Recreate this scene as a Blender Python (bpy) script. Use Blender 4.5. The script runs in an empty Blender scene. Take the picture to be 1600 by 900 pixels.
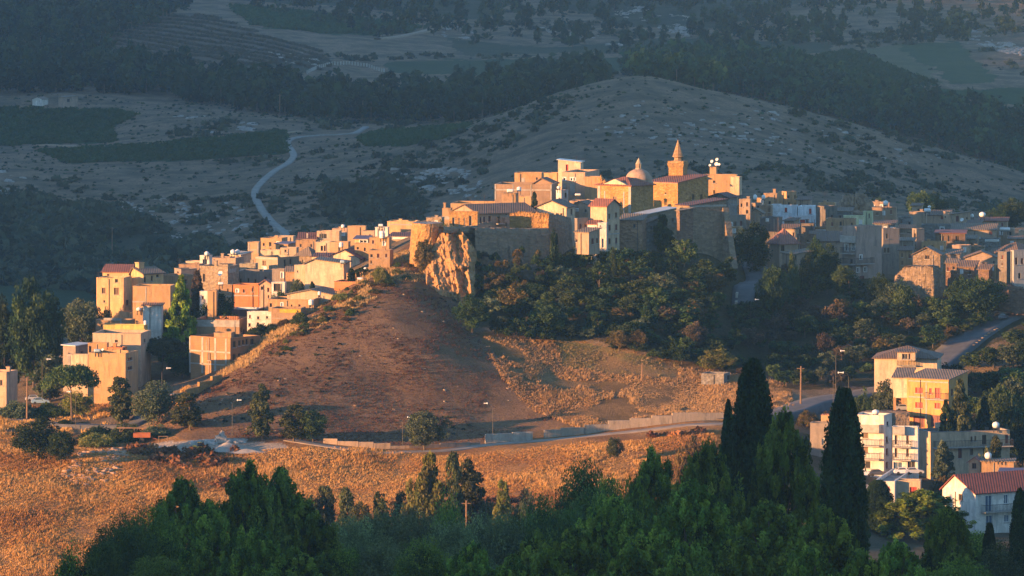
import bpy, math, random
import numpy as np
from mathutils import Vector

F, HZ = 9000.0, 140.0            # focal length in photo pixels, rows from the photo's top up to the horizon
rnd = random.Random(7)
C = bpy.context.scene.collection
sc = bpy.context.scene

def P(px, py, Y):
    return ((px-800)/F*Y, Y, -(py+HZ)/F*Y)

# ------------------------------------------------------------------ camera, light
cam = bpy.data.cameras.new('camera'); camo = bpy.data.objects.new('camera', cam); C.objects.link(camo)
cam.sensor_width = 36; cam.lens = F/1600*36; cam.shift_y = -(450+HZ)/1600
camo.rotation_euler = (math.radians(90), 0, 0); cam.clip_start = 1; cam.clip_end = 20000
sc.camera = camo
AZ = math.radians(31); EL = math.radians(7.0)
SD = (math.cos(AZ), math.sin(AZ))           # ground direction the sunlight travels in
sun = bpy.data.lights.new('sun', 'SUN'); so = bpy.data.objects.new('sun', sun); C.objects.link(so)
sun.energy = 5.0; sun.angle = math.radians(0.5); sun.color = (1.0, 0.5, 0.19)
dv = Vector((SD[0]*math.cos(EL), SD[1]*math.cos(EL), -math.sin(EL)))
so.rotation_euler = dv.to_track_quat('-Z', 'Y').to_euler(); so.location = (-300, -200, 200)
w = bpy.data.worlds.new('World'); sc.world = w; w.use_nodes = True
nt = w.node_tree; bg = nt.nodes['Background']
sky = nt.nodes.new('ShaderNodeTexSky'); sky.sky_type = 'NISHITA'; sky.sun_disc = False
sky.sun_elevation = EL
sky.sun_rotation = math.atan2(-SD[0], -SD[1])
sky.air_density = 1.0; sky.dust_density = 0.2; sky.ozone_density = 4.5
hsn = nt.nodes.new('ShaderNodeHueSaturation'); hsn.inputs['Saturation'].default_value = .86; hsn.inputs['Hue'].default_value = .49
nt.links.new(sky.outputs[0], hsn.inputs['Color']); nt.links.new(hsn.outputs[0], bg.inputs[0]); bg.inputs[1].default_value = 0.138
sc.view_settings.view_transform = 'Standard'; sc.view_settings.look = 'None'
sc.view_settings.gamma = 1; sc.view_settings.use_curve_mapping = False
sc.view_settings.exposure = 1.8
sc.cycles.use_denoising = True
sc.cycles.max_bounces = 5; sc.cycles.diffuse_bounces = 2; sc.cycles.glossy_bounces = 2
sc.cycles.transmission_bounces = 2; sc.cycles.volume_bounces = 1; sc.cycles.transparent_max_bounces = 6
sc.cycles.caustics_reflective = False; sc.cycles.caustics_refractive = False

# ------------------------------------------------------------------ object helpers
def tag(o, label=None, cat=None, group=None, kind=None):
    if label: o['label'] = label
    if cat: o['category'] = cat
    if group: o['group'] = group
    if kind: o['kind'] = kind
    return o
def empty(name, loc, label, cat, group=None):
    o = bpy.data.objects.new(name, None); C.objects.link(o); o.location = loc
    o.empty_display_size = 0.5
    return tag(o, label, cat, group)
def np_mesh(name, V, Fc, mats=(), smooth=False, col=None, cols=None):
    """V (n,3), Fc (m,k) arrays -> mesh"""
    me = bpy.data.meshes.new(name)
    V = np.asarray(V, np.float32); Fc = np.asarray(Fc, np.int32)
    n, k = Fc.shape
    me.vertices.add(len(V)); me.vertices.foreach_set('co', V.ravel())
    me.loops.add(n*k); me.loops.foreach_set('vertex_index', Fc.ravel())
    me.polygons.add(n); me.polygons.foreach_set('loop_start', np.arange(n, dtype=np.int32)*k)
    me.polygons.foreach_set('loop_total', np.full(n, k, np.int32))
    if smooth: me.polygons.foreach_set('use_smooth', np.ones(n, bool))
    for m in mats: me.materials.append(m)
    me.update(calc_edges=True)
    cc = dict(cols or {})
    if col is not None: cc['Col'] = col
    for nm, c in cc.items():
        at = me.color_attributes.new(nm, 'FLOAT_COLOR', 'POINT')
        c = np.asarray(c, np.float32)
        if c.shape[1] == 3: c = np.concatenate([c, np.ones((len(c), 1), np.float32)], 1)
        at.data.foreach_set('color', c.ravel())
    return me
def link(name, me, parent=None, loc=None):
    o = bpy.data.objects.new(name, me); C.objects.link(o)
    if parent: o.parent = parent
    if loc is not None: o.location = loc
    return o
class MB:
    """collects faces in world coordinates; build() makes ONE mesh object relative to its parent"""
    def __init__(s): s.v = []; s.f = []; s.m = []
    def poly(s, pts, m=0):
        i = len(s.v); s.v += [tuple(p) for p in pts]; s.f.append(tuple(range(i, i+len(pts)))); s.m.append(m)
    def hexa(s, p, m=0):     # p: 8 points, bottom 0-3 then top 4-7
        i = len(s.v); s.v += [tuple(q) for q in p]
        for f in ((3,2,1,0),(4,5,6,7),(0,1,5,4),(1,2,6,5),(2,3,7,6),(3,0,4,7)):
            s.f.append(tuple(i+k for k in f)); s.m.append(m)
    def box(s, c, sz, m=0, rz=0):
        x, y, z = c; a, b, h = sz[0]/2, sz[1]/2, sz[2]/2
        cs, sn = math.cos(rz), math.sin(rz)
        q = [(-a,-b),(a,-b),(a,b),(-a,b)]
        q = [(x+u*cs-v*sn, y+u*sn+v*cs) for u, v in q]
        s.hexa([(u,v,z-h) for u,v in q]+[(u,v,z+h) for u,v in q], m)
    def lathe(s, c, prof, n=16, m=0, axis='z'):
        i = len(s.v); x, y, z = c
        for r, h in prof:
            for k in range(n):
                a = 2*math.pi*k/n; u, v = r*math.cos(a), r*math.sin(a)
                s.v.append((x+u, y+v, z+h) if axis == 'z' else (x+h, y+u, z+v) if axis == 'x' else (x+u, y+h, z+v))
        for j in range(len(prof)-1):
            for k in range(n):
                k2 = (k+1) % n
                s.f.append((i+j*n+k, i+j*n+k2, i+(j+1)*n+k2, i+(j+1)*n+k)); s.m.append(m)
        s.f.append(tuple(i+k for k in range(n))[::-1]); s.m.append(m)
        s.f.append(tuple(i+(len(prof)-1)*n+k for k in range(n))); s.m.append(m)
    def tube(s, pts, r, n=6, m=0):
        i = len(s.v); rings = []
        for q in range(len(pts)):
            p = Vector(pts[q]); d = Vector(pts[min(q+1, len(pts)-1)])-Vector(pts[max(q-1, 0)])
            d.normalize(); up = Vector((0,0,1)) if abs(d.z) < .9 else Vector((1,0,0))
            e = d.cross(up).normalized(); g = d.cross(e)
            rr = r[q] if isinstance(r, (list, tuple)) else r
            for k in range(n):
                a = 2*math.pi*k/n
                s.v.append(tuple(p+e*rr*math.cos(a)+g*rr*math.sin(a)))
        for j in range(len(pts)-1):
            for k in range(n):
                k2 = (k+1) % n
                s.f.append((i+j*n+k, i+j*n+k2, i+(j+1)*n+k2, i+(j+1)*n+k)); s.m.append(m)
        s.f.append(tuple(i+k for k in range(n))); s.m.append(m)
        s.f.append(tuple(i+(len(pts)-1)*n+k for k in range(n))[::-1]); s.m.append(m)
    def build(s, name, mats, parent=None, smooth=False, origin=None):
        if not isinstance(mats, (list, tuple)): mats = [mats]
        o = Vector(origin) if origin is not None else (Vector((0,0,0)) if parent is None else wloc(parent))
        me = bpy.data.meshes.new(name)
        me.from_pydata([(a-o.x, b-o.y, c-o.z) for a, b, c in s.v], [], s.f)
        for m in mats: me.materials.append(m)
        me.polygons.foreach_set('material_index', s.m)
        if smooth: me.polygons.foreach_set('use_smooth', [True]*len(s.f))
        me.update()
        ob = link(name, me, parent)
        if parent is None and origin is not None: ob.location = o
        return ob
def wloc(o):
    v = Vector(o.location)
    while o.parent: o = o.parent; v = v+o.location
    return v
def copy_tree(o, loc=None, parent=None):
    c = o.copy(); C.objects.link(c); c.parent = parent
    if loc is not None: c.location = loc
    for ch in o.children: copy_tree(ch, None, c)
    return c

# ------------------------------------------------------------------ materials
def mat_nodes(name):
    m = bpy.data.materials.new(name); m.use_nodes = True
    n = m.node_tree.nodes; l = m.node_tree.links
    return m, n, l, n['Principled BSDF']
def noise(n, l, vec, scale, detail=5, rough=.55):
    t = n.new('ShaderNodeTexNoise'); t.inputs['Scale'].default_value = scale
    t.inputs['Detail'].default_value = detail; t.inputs['Roughness'].default_value = rough
    if vec is not None: l.new(vec, t.inputs['Vector'])
    return t.outputs['Fac']
def ramp(n, l, fac, lo, hi, a=0., b=1.):
    t = n.new('ShaderNodeMapRange'); t.inputs['From Min'].default_value = lo; t.inputs['From Max'].default_value = hi
    t.inputs['To Min'].default_value = a; t.inputs['To Max'].default_value = b
    l.new(fac, t.inputs['Value']); return t.outputs['Result']
def mixc(n, l, fac, a, b, mode='MIX'):
    t = n.new('ShaderNodeMix'); t.data_type = 'RGBA'; t.blend_type = mode
    for k, v in ((0, fac), (6, a), (7, b)):
        if isinstance(v, (int, float)): t.inputs[k].default_value = v
        elif isinstance(v, tuple): t.inputs[k].default_value = (*v, 1) if len(v) == 3 else v
        else: l.new(v, t.inputs[k])
    return t.outputs[2]
def bump(n, l, b, h, strength, dist):
    t = n.new('ShaderNodeBump'); t.inputs['Strength'].default_value = strength; t.inputs['Distance'].default_value = dist
    l.new(h, t.inputs['Height']); l.new(t.outputs[0], b.inputs['Normal'])
_mc = {}
def plaster(col, kind='plaster'):
    key = (kind, tuple(round(c, 3) for c in col))
    if key in _mc: return _mc[key]
    m, n, l, b = mat_nodes(kind+'_wall'); b.inputs['Roughness'].default_value = .9
    geo = n.new('ShaderNodeNewGeometry'); pos = geo.outputs['Position']
    mp = n.new('ShaderNodeMapping'); mp.inputs['Scale'].default_value = (1, 1, .14); l.new(pos, mp.inputs['Vector'])
    big = noise(n, l, pos, .35, 6, .6); st = noise(n, l, mp.outputs[0], 1.7, 5, .7); fine = noise(n, l, pos, 5, 4, .7)
    g = .33
    dark = tuple(c*.55*(.9, .95, 1.0)[i] for i, c in enumerate(col))
    lite = tuple(min(.85, c*1.18+.01) for c in col)
    if kind == 'plaster':
        c1 = mixc(n, l, ramp(n, l, big, .35, .7), tuple(c*.86 for c in col), lite)
        c1 = mixc(n, l, ramp(n, l, st, .46, .66, 0, .95), c1, dark)
        pt = noise(n, l, pos, .8, 3, .6)
        c1 = mixc(n, l, ramp(n, l, pt, .53, .57, 0, .8), c1, tuple(.6*c+.4*q for c, q in zip(col, (.25, .19, .14))))
        c1 = mixc(n, l, ramp(n, l, fine, .3, .7, 0, .4), c1, dark)
        bump(n, l, b, fine, .5, .05)
    elif kind in ('stone', 'rubble'):
        v = n.new('ShaderNodeTexVoronoi'); v.inputs['Scale'].default_value = 1.6 if kind == 'stone' else 1.0
        mp2 = n.new('ShaderNodeMapping'); mp2.inputs['Scale'].default_value = (1, 1, 1.7); l.new(pos, mp2.inputs['Vector'])
        l.new(mp2.outputs[0], v.inputs['Vector'])
        sp = n.new('ShaderNodeSeparateColor'); l.new(v.outputs['Color'], sp.inputs[0])
        c1 = mixc(n, l, sp.outputs[0], tuple(c*.6 for c in col), lite)
        c1 = mixc(n, l, ramp(n, l, big, .35, .7, 0, .8), c1, tuple(c*.72 for c in col))
        c1 = mixc(n, l, ramp(n, l, st, .5, .75, 0, .85), c1, dark)
        c1 = mixc(n, l, ramp(n, l, fine, .45, .75, 0, .5), c1, dark)
        mm = n.new('ShaderNodeMath'); mm.operation = 'ADD'; l.new(fine, mm.inputs[0]); l.new(v.outputs['Distance'], mm.inputs[1])
        bump(n, l, b, mm.outputs[0], .8, .22)
    elif kind == 'block':      # bare hollow block in courses
        wv = n.new('ShaderNodeTexWave'); wv.bands_direction = 'Z'; wv.inputs['Scale'].default_value = 1.3; l.new(pos, wv.inputs['Vector'])
        wv.inputs['Distortion'].default_value = .5
        c1 = mixc(n, l, ramp(n, l, big, .35, .7), tuple(c*.8 for c in col), lite)
        c1 = mixc(n, l, ramp(n, l, wv.outputs['Fac'], .0, .35, .4, 0), c1, dark)
        c1 = mixc(n, l, ramp(n, l, st, .5, .75, 0, .6), c1, dark)
        bump(n, l, b, fine, .6, .06)
    l.new(c1, b.inputs['Base Color']); _mc[key] = m; return m
def tile(col):
    key = ('tile', col)
    if key in _mc: return _mc[key]
    m, n, l, b = mat_nodes('clay_tile_roof'); b.inputs['Roughness'].default_value = .85
    geo = n.new('ShaderNodeNewGeometry'); pos = geo.outputs['Position']
    a = noise(n, l, pos, .6, 5, .7); f = noise(n, l, pos, 3.2, 3, .8)
    wv = n.new('ShaderNodeTexWave'); wv.inputs['Scale'].default_value = .9; wv.inputs['Distortion'].default_value = .6; l.new(pos, wv.inputs['Vector'])
    c1 = mixc(n, l, ramp(n, l, a, .3, .7), tuple(c*.6 for c in col), tuple(c*1.2 for c in col))
    c1 = mixc(n, l, ramp(n, l, f, .4, .75, 0, .7), c1, tuple(.5*c+.03 for c in col))
    c1 = mixc(n, l, ramp(n, l, wv.outputs['Fac'], 0, 1, 0, .25), c1, (.04, .03, .025))
    bump(n, l, b, wv.outputs['Fac'], .5, .08)
    l.new(c1, b.inputs['Base Color']); _mc[key] = m; return m
def flat(name, col, rough=.7, metal=0, var=.25, scale=1.5):
    key = (name, tuple(col))
    if key in _mc: return _mc[key]
    m, n, l, b = mat_nodes(name); b.inputs['Roughness'].default_value = rough; b.inputs['Metallic'].default_value = metal
    geo = n.new('ShaderNodeNewGeometry')
    a = noise(n, l, geo.outputs['Position'], scale, 4, .6)
    l.new(mixc(n, l, ramp(n, l, a, .3, .7), tuple(c*(1-var) for c in col), tuple(min(.9, c*(1+var*.5)) for c in col)), b.inputs['Base Color'])
    _mc[key] = m; return m
def leafmat(name, trans=.25):
    m, n, l, b = mat_nodes(name)
    at = n.new('ShaderNodeAttribute'); at.attribute_name = 'Col'
    oi = n.new('ShaderNodeObjectInfo')
    hs = n.new('ShaderNodeHueSaturation'); l.new(at.outputs['Color'], hs.inputs['Color'])
    l.new(ramp(n, l, oi.outputs['Random'], 0, 1, .7, 1.25), hs.inputs['Value'])
    l.new(ramp(n, l, oi.outputs['Random'], 0, 1, .485, .515), hs.inputs['Hue'])
    b.inputs['Roughness'].default_value = .75; l.new(hs.outputs[0], b.inputs['Base Color'])
    b.inputs['Specular IOR Level'].default_value = .2
    t = n.new('ShaderNodeBsdfTranslucent'); l.new(hs.outputs[0], t.inputs[0])
    mx = n.new('ShaderNodeMixShader'); mx.inputs[0].default_value = trans
    l.new(b.outputs[0], mx.inputs[1]); l.new(t.outputs[0], mx.inputs[2])
    l.new(mx.outputs[0], n['Material Output'].inputs['Surface'])
    return m
LEAF = leafmat('foliage'); BARK = flat('bark', (.11, .08, .055), .95, 0, .5, 4)
M = dict(
    glass=flat('window_glass', (.025, .03, .035), .25, 0, .3), frame=flat('brown_frame', (.16, .09, .05), .6),
    white=flat('white_paint', (.7, .69, .66), .5, 0, .1), red=flat('red_shutter', (.42, .045, .025), .6, 0, .15),
    maroon=flat('dark_red_paint', (.16, .05, .04), .7), blue=flat('blue_grey_door', (.06, .1, .16), .6),
    conc=flat('concrete', (.33, .3, .26), .9, 0, .3), deck=flat('flat_roof_deck', (.24, .21, .19), .9, 0, .45, .8),
    metal=flat('zinc_sheet', (.42, .46, .48), .5, .3, .2), iron=flat('dark_iron', (.06, .055, .05), .6, .4),
    purple=flat('purple_sheet', (.09, .07, .12), .6), tank=flat('tank_plastic', (.66, .66, .64), .4, 0, .1),
    bluet=flat('blue_tank_plastic', (.3, .42, .5), .4, 0, .1), wood=flat('weathered_wood', (.2, .12, .07), .85, 0, .4, 5),
    dark=flat('dark_interior', (.03, .027, .025), .9), yellow=flat('yellow_paint', (.6, .36, .04), .5),
    orange=flat('orange_paint', (.3, .09, .03), .5), rubber=flat('tyre_rubber', (.02, .02, .02), .8),
    asphalt=flat('asphalt', (.085, .085, .09), .9, 0, .35, .6), gravel=flat('pale_gravel_track', (.22, .2, .175), .95, 0, .3, .5),
)
# ------------------------------------------------------------------ terrain
PX = np.array([-300,0,100,200,300,400,500,600,650,700,800,900,1000,1100,1200,1300,1400,1500,1600,1900], float)
ROWS = [
 (0,   'z', [-3]*20), (150, 'z', [-24]*20), (300, 'z', [-45]*20),
 (420, 'y', [1010]*20), (520, 'y', [1010]*20), (620, 'y', [1090]*20),
 (680, 'y', [955,955,956,957,958,958,956,950,950,950,940,930,920,910,900,890,880,880,880,880]),
 (730, 'y', [842,843,844,846,848,850,850,840,840,830,820,820,820,810,815,825,845,850,850,850]),
 (765, 'y', [752,754,757,760,763,766,767,765,765,765,760,755,755,755,765,780,800,810,810,810]),
 (790, 'y', [698,702,705,706,706,704,706,712,712,712,706,700,695,690,715,740,750,755,760,760]),
 (806, 'y', [672,680,688,688,668,664,674,682,684,688,690,682,674,668,680,705,725,735,740,740]),
 (820, 'y', [655,660,660,652,624,610,618,632,638,644,656,657,652,648,645,660,690,700,705,705]),
 (840, 'y', [638,640,635,625,604,562,543,540,543,554,582,600,606,608,608,612,630,640,640,640]),
 (860, 'y', [622,620,600,594,588,536,488,472,480,492,515,520,520,545,575,575,580,580,575,575]),
 (875, 'y', [605,600,575,550,560,536,474,430,430,458,485,455,460,470,530,530,535,530,525,525]),
 (890, 'y', [600,585,560,500,505,500,460,405,388,400,430,405,405,405,490,475,475,490,490,490]),
 (905, 'y', [600,580,555,490,480,475,440,395,372,362,362,385,388,390,455,445,445,462,460,460]),
 (925, 'y', [600,575,550,480,465,455,425,385,365,358,355,375,385,385,415,420,430,440,440,440]),
 (950, 'y', [600,575,550,470,450,435,405,370,355,345,335,345,350,365,385,400,410,415,415,415]),
 (980, 'y', [600,575,550,460,440,410,390,365,350,340,322,322,325,345,365,372,380,380,385,385]),
 (1020,'y', [600,580,560,470,430,400,382,365,350,335,310,300,300,320,342,355,360,365,370,370]),
 (1060,'y', [600,590,570,490,440,410,390,375,360,345,310,295,295,305,325,340,348,352,358,358]),
 (1120,'y', [600,590,575,540,500,460,430,410,390,370,335,320,320,325,335,350,355,360,365,365]),
 (1200,'y', [560,560,560,550,530,500,480,460,450,440,420,410,400,390,380,375,370,368,370,370]),
 (1300,'y', [480,480,480,480,475,460,450,440,430,430,400,380,360,350,345,345,345,345,350,350]),
 (1400,'y', [395,395,400,400,395,375,360,350,345,340,310,285,270,265,270,285,300,320,335,335]),
 (1500,'y', [310,310,315,320,315,300,285,275,270,260,225,195,190,205,225,250,275,300,320,320]),
 (1580,'y', [262,262,262,262,258,250,240,230,222,210,170,136,122,140,165,188,215,243,275,340]),
 (1640,'y', [240,240,235,225,212,210,210,208,205,198,172,150,150,165,190,215,240,270,300,340]),
 (1720,'y', [205,205,200,185,178,180,186,190,190,186,170,150,150,165,190,215,240,262,285,310]),
 (1800,'y', [150,150,150,155,160,166,175,180,180,178,160,145,140,140,150,160,170,185,200,215]),
 (1900,'y', [110,110,112,115,118,122,130,135,135,132,125,120,118,118,120,122,125,130,140,150]),
 (2000,'y', [80,80,82,80,85,85,95,100,100,100,100,98,95,92,92,90,88,92,95,100]),
 (2150,'y', [40,38,40,35,32,35,45,50,50,55,60,62,60,58,55,50,48,50,50,55]),
 (2300,'y', [0,0,0,-5,0,5,8,10,10,10,15,15,10,10,5,0,0,5,5,10]),
 (2600,'y', [-85]*20), (3000,'y', [-190]*20), (3600,'z', [22]*20), (4500,'z', [10]*20)]
YK = np.array([r[0] for r in ROWS], float)
ZK = np.array([[v if r[1] == 'z' else -(v+HZ)/F*r[0] for v in r[2]] for r in ROWS], float)
def pchip(xk, yk, x):      # along axis 0 of yk
    h = np.diff(xk)[:, None]; d = np.diff(yk, axis=0)/h
    m = np.zeros_like(yk); w1 = 2*h[1:]+h[:-1]; w2 = h[1:]+2*h[:-1]
    ok = d[1:]*d[:-1] > 0
    with np.errstate(divide='ignore', invalid='ignore'):
        mm = (w1+w2)/(w1/d[:-1]+w2/d[1:])
    m[1:-1] = np.where(ok, mm, 0); m[0] = d[0]; m[-1] = d[-1]
    i = np.clip(np.searchsorted(xk, x, side='right')-1, 0, len(xk)-2)
    hh = h[i]; t = ((x-xk[i])[:, None])/hh
    return ((1+2*t)*(1-t)**2)*yk[i]+(t*(1-t)**2)*hh*m[i]+(t*t*(3-2*t))*yk[i+1]+(t*t*(t-1))*hh*m[i+1]
YD = np.arange(0, 4501, 2.0); PD = np.arange(-300, 1901, 10.0)
ZD = pchip(PX, pchip(YK, ZK, YD).T.copy(), PD).T       # (Y, px)
k5 = np.array([1, 3, 4, 3, 1.])/12
def sm(A, ax):
    pad = [(0, 0), (0, 0)]; pad[ax] = (2, 2); B = np.pad(A, pad, mode='edge'); o = 0
    for q in range(5):
        sl = [slice(None)]*2; sl[ax] = slice(q, q+A.shape[ax]); o = o+k5[q]*B[tuple(sl)]
    return o
ZD = sm(sm(ZD, 1), 1)
_g = np.random.RandomState(3); NT = _g.rand(256, 256)
def vnoise(x, y):
    xi = np.floor(x).astype(int); yi = np.floor(y).astype(int); fx = x-xi; fy = y-yi
    fx = fx*fx*(3-2*fx); fy = fy*fy*(3-2*fy)
    a = NT[xi % 256, yi % 256]; b = NT[(xi+1) % 256, yi % 256]; c = NT[xi % 256, (yi+1) % 256]; d = NT[(xi+1) % 256, (yi+1) % 256]
    return (a*(1-fx)+b*fx)*(1-fy)+(c*(1-fx)+d*fx)*fy-.5
def fbm(x, y, o=4):
    s = 0; a = 1.
    for k in range(o):
        s = s+a*vnoise(x*2**k+17*k, y*2**k+31*k); a *= .5
    return s
_ct, _st = math.cos(AZ), math.sin(AZ)
HS = []; HV = []  # unseen ridge left of view, crest shaped to shade far slopes and near trees
for _s, _z in ((-500, 0), (0, -14), (350, -28), (482, -32), (530, -70), (560, -320), (892, -320), (905, -80), (930, -44), (1040, -42), (1150, -38), (1400, -26), (1800, -12), (2200, 4), (3000, 34)):
    HS.append(_s); HV.append(_z+(max(0, _s)*_st/_ct+290)*math.tan(EL))
TRW = []
def zfun(x, y):
    x = np.asarray(x, float); y = np.asarray(y, float)
    yy = np.clip(y, 1e-3, 4499); px = np.clip(x/np.maximum(yy, 30)*F+800, -299.9, 1899.9)
    fi = yy/2; i = np.minimum(fi.astype(int), len(YD)-2); fy = fi-i
    fj = (px+300)/10; j = np.minimum(fj.astype(int), len(PD)-2); fx = fj-j
    z = (ZD[i, j]*(1-fy)+ZD[i+1, j]*fy)*(1-fx)+(ZD[i, j+1]*(1-fy)+ZD[i+1, j+1]*fy)*fx
    far = np.clip((y-1150)/300, 0, 1)
    fn = fbm(x/34, y/60, 5)*1.9
    if len(TRW) and np.any(y > 1150):
        d = np.full(np.shape(x), 1e9)
        for a_, b_ in TRW: d = np.minimum(d, (x-a_)**2+((y-b_)*.5)**2)
        fn = fn*np.clip((np.sqrt(d)-4)/16, 0, 1)
    z = z+fbm(x/9, y/9, 3)*.35*(1-far)+far*fn
    s = -SD[1]*x+SD[0]*y; t = SD[0]*x+SD[1]*y
    hc = np.interp(s, HS, HV)+fbm(s/60, t/90, 3)*5
    bump_ = np.cos(np.clip((t+290)/230, -1, 1)*math.pi/2)**2
    bump_ = np.where(t < -290, np.maximum(bump_, .75), bump_)
    r = (hc-z)*bump_
    return z+np.where(r > 0, r, 0)
def ground(px, py, y0=100, y1=2600):
    """first visible terrain point under photo pixel (px,py) at depth y0..y1"""
    Y = np.arange(y0, y1, 1.0); x = (px-800)/F*Y
    q = -zfun(x, Y)/Y*F-HZ
    k = np.argmax(q <= py)
    if q[k] > py: k = len(Y)-1
    if k > 0 and q[k-1] > py:
        tt = (q[k-1]-py)/(q[k-1]-q[k]); Yk = Y[k-1]+tt
    else: Yk = Y[k]
    xx = (px-800)/F*Yk
    return (xx, float(Yk), float(zfun(xx, Yk)))
TRP = [(450,372),(442,362),(425,348),(408,326),(398,303),(410,285),(430,268),(450,256),(459,243),(449,224),(462,216),(500,212),(530,211),(556,208),(572,199)]
_tp = [(TRP[i][0]+(TRP[i+1][0]-TRP[i][0])*k/4, TRP[i][1]+(TRP[i+1][1]-TRP[i][1])*k/4) for i in range(len(TRP)-1) for k in range(4)]
_fb = fbm
fbm = lambda x, y, o=4: np.zeros(np.shape(x))
_tw = [ground(a, b, 1200, 1800)[:2] for a, b in _tp]; TRG = [ground(a, b, 1200, 1800)[:2] for a, b in TRP]
fbm = _fb; TRW += _tw
def inpoly(px, py, poly):
    c = np.zeros(px.shape, bool); n = len(poly); j = n-1
    for i in range(n):
        xi, yi = poly[i]; xj, yj = poly[j]
        hit = ((yi > py) != (yj > py)) & (px < (xj-xi)*(py-yi)/((yj-yi) or 1e-9)+xi)
        c ^= hit; j = i
    return c
pxs = np.concatenate([-np.geomspace(23000, 420, 60)+0, np.arange(-300, 1901, 2.5), np.geomspace(2050, 23000, 45)])
Ys = np.concatenate([np.arange(4, 300, 12), np.arange(300, 640, 4), np.arange(640, 800, 1.0), np.arange(800, 960, .6), np.arange(960, 1200, 1.5), np.arange(1200, 1900, 2.2), np.arange(1900, 2400, 4), np.arange(2400, 4500, 30)])
GX, GY = np.meshgrid((pxs-800)/F, Ys); GX = GX*np.maximum(GY, 40)
GZ = zfun(GX, GY)
# behind the camera the hill simply goes on
py = -GZ/GY*F-HZ; pxg = np.broadcast_to(pxs, GX.shape)
wob = fbm(GX/14, GY/14, 4)*14; wob2 = fbm(GX/11+50, GY/11, 4)*10
qx = pxg+wob*(GY < 1150)+wob*1.5*(GY >= 1150); qy = py+wob2
A = np.zeros(GX.shape+(3,)); B = np.zeros(GX.shape+(3,))
def setz(mask, a, b): A[mask] = a; B[mask] = b
setz(np.ones(GX.shape, bool), (.26, .175, .115), (.105, .085, .055))            # scrub
near = (GY < 690); setz(near, (.10, .085, .04), (.05, .05, .025))
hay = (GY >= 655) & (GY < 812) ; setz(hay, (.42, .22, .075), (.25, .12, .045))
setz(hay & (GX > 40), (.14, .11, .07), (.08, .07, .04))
vill = (GY > 812) & (GY < 1150); setz(vill, (.26, .19, .12), (.14, .1, .06))
setz((GY > 1120) & (GY < 1150), (.13, .10, .07), (.05, .05, .03))
brown = inpoly(qx, qy, [(250,640),(400,545),(500,482),(600,425),(700,470),(745,560),(800,585),(905,652),(880,668),(760,692),(640,700),(470,700),(380,690),(300,690),(200,640)]) & (GY > 796) & (GY < 885)
setz(brown, (.25, .15, .08), (.185, .108, .058))
rocky = inpoly(qx, qy, [(400,545),(500,480),(600,412),(640,380),(760,400),(860,400),(860,470),(740,480),(700,470),(600,470),(500,520),(420,560)]) & (GY > 840) & (GY < 900)
setz(rocky, (.26, .14, .065), (.12, .065, .035))
fld = inpoly(qx, qy, [(745,520),(900,535),(1050,560),(1240,600),(1240,650),(1100,655),(900,680),(800,690),(905,655),(800,590)]) & (GY > 790) & (GY < 890)
setz(fld, (.30, .18, .08), (.15, .095, .042))
grn = inpoly(qx, qy, [(865,535),(960,545),(1060,572),(1050,590),(960,582),(880,575)]) & (GY > 790) & (GY < 890); setz(grn, (.16, .15, .06), (.24, .15, .07))
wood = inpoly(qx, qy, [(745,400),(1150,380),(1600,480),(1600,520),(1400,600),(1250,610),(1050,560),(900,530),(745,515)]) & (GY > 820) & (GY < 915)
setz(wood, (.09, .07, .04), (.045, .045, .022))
yard = inpoly(pxg+wob*.4, py+wob2*.1, [(205,700),(260,690),(330,688),(440,692),(452,700),(380,708),(300,711),(215,710)]) & (GY > 770) & (GY < 815)
setz(yard, (.52, .42, .32), (.40, .32, .25))
FAR = GY > 1150; FZ = []
def fz(poly, a, b, k=1.):
    FZ.append(poly); setz(inpoly(pxg+wob*1.2*k, py+wob2*.5*k, poly) & FAR, a, b)
GR1 = ((.022, .05, .018), (.035, .07, .024))
fz([(-300,300),(0,310),(200,330),(380,400),(380,420),(150,470),(-300,520)], (.06, .06, .035), (.03, .038, .022), 3)
fz([(-300,168),(180,172),(215,180),(175,200),(180,222),(0,228),(-300,228)], *GR1)
fz([(60,236),(250,225),(445,205),(450,240),(300,250),(110,255)], *GR1)
fz([(-300,430),(160,455),(160,500),(-300,510)], (.035, .06, .026), (.03, .05, .022))
fz([(560,215),(600,205),(735,195),(700,215),(640,228),(575,228)], *GR1)
fz([(145,75),(230,20),(330,25),(430,60),(500,80),(520,110),(350,112),(200,85)], (.16, .115, .08), (.12, .09, .065))
fz([(360,100),(470,90),(520,90),(470,118),(380,116)], (.09, .08, .055), (.06, .06, .04))
fz([(360,10),(480,20),(660,42),(620,55),(500,52),(400,40)], *GR1)
fz([(1250,92),(1330,80),(1430,120),(1470,132),(1380,135),(1290,125)], *GR1)
fz([(1340,78),(1400,70),(1480,130),(1440,130)], (.15, .13, .07), (.1, .1, .05))
fz([(1400,72),(1500,65),(1560,128),(1490,130)], (.06, .085, .035), (.045, .07, .03))
fz([(1440,140),(1900,136),(1900,170),(1560,162)], *GR1)
fz([(600,95),(1000,88),(1180,95),(1150,110),(700,118),(600,112)], (.035, .055, .025), (.05, .07, .03))
fz([(700,60),(860,75),(1000,60),(1300,65),(1300,85),(1000,80),(720,88)], (.045, .055, .03), (.07, .07, .04))
fz([(-300,-10),(330,-10),(200,30),(150,70),(0,78),(-300,80)], (.03, .038, .022), (.045, .05, .03))
fz([(830,-10),(1300,-10),(1100,50),(960,40)], (.035, .042, .025), (.07, .07, .045))
fz([(330,-10),(830,-10),(760,30),(640,20),(450,5)], (.04, .045, .025), (.07, .07, .045))
nv, nh = GX.shape
idx = np.arange(nv*nh).reshape(nv, nh)
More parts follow.
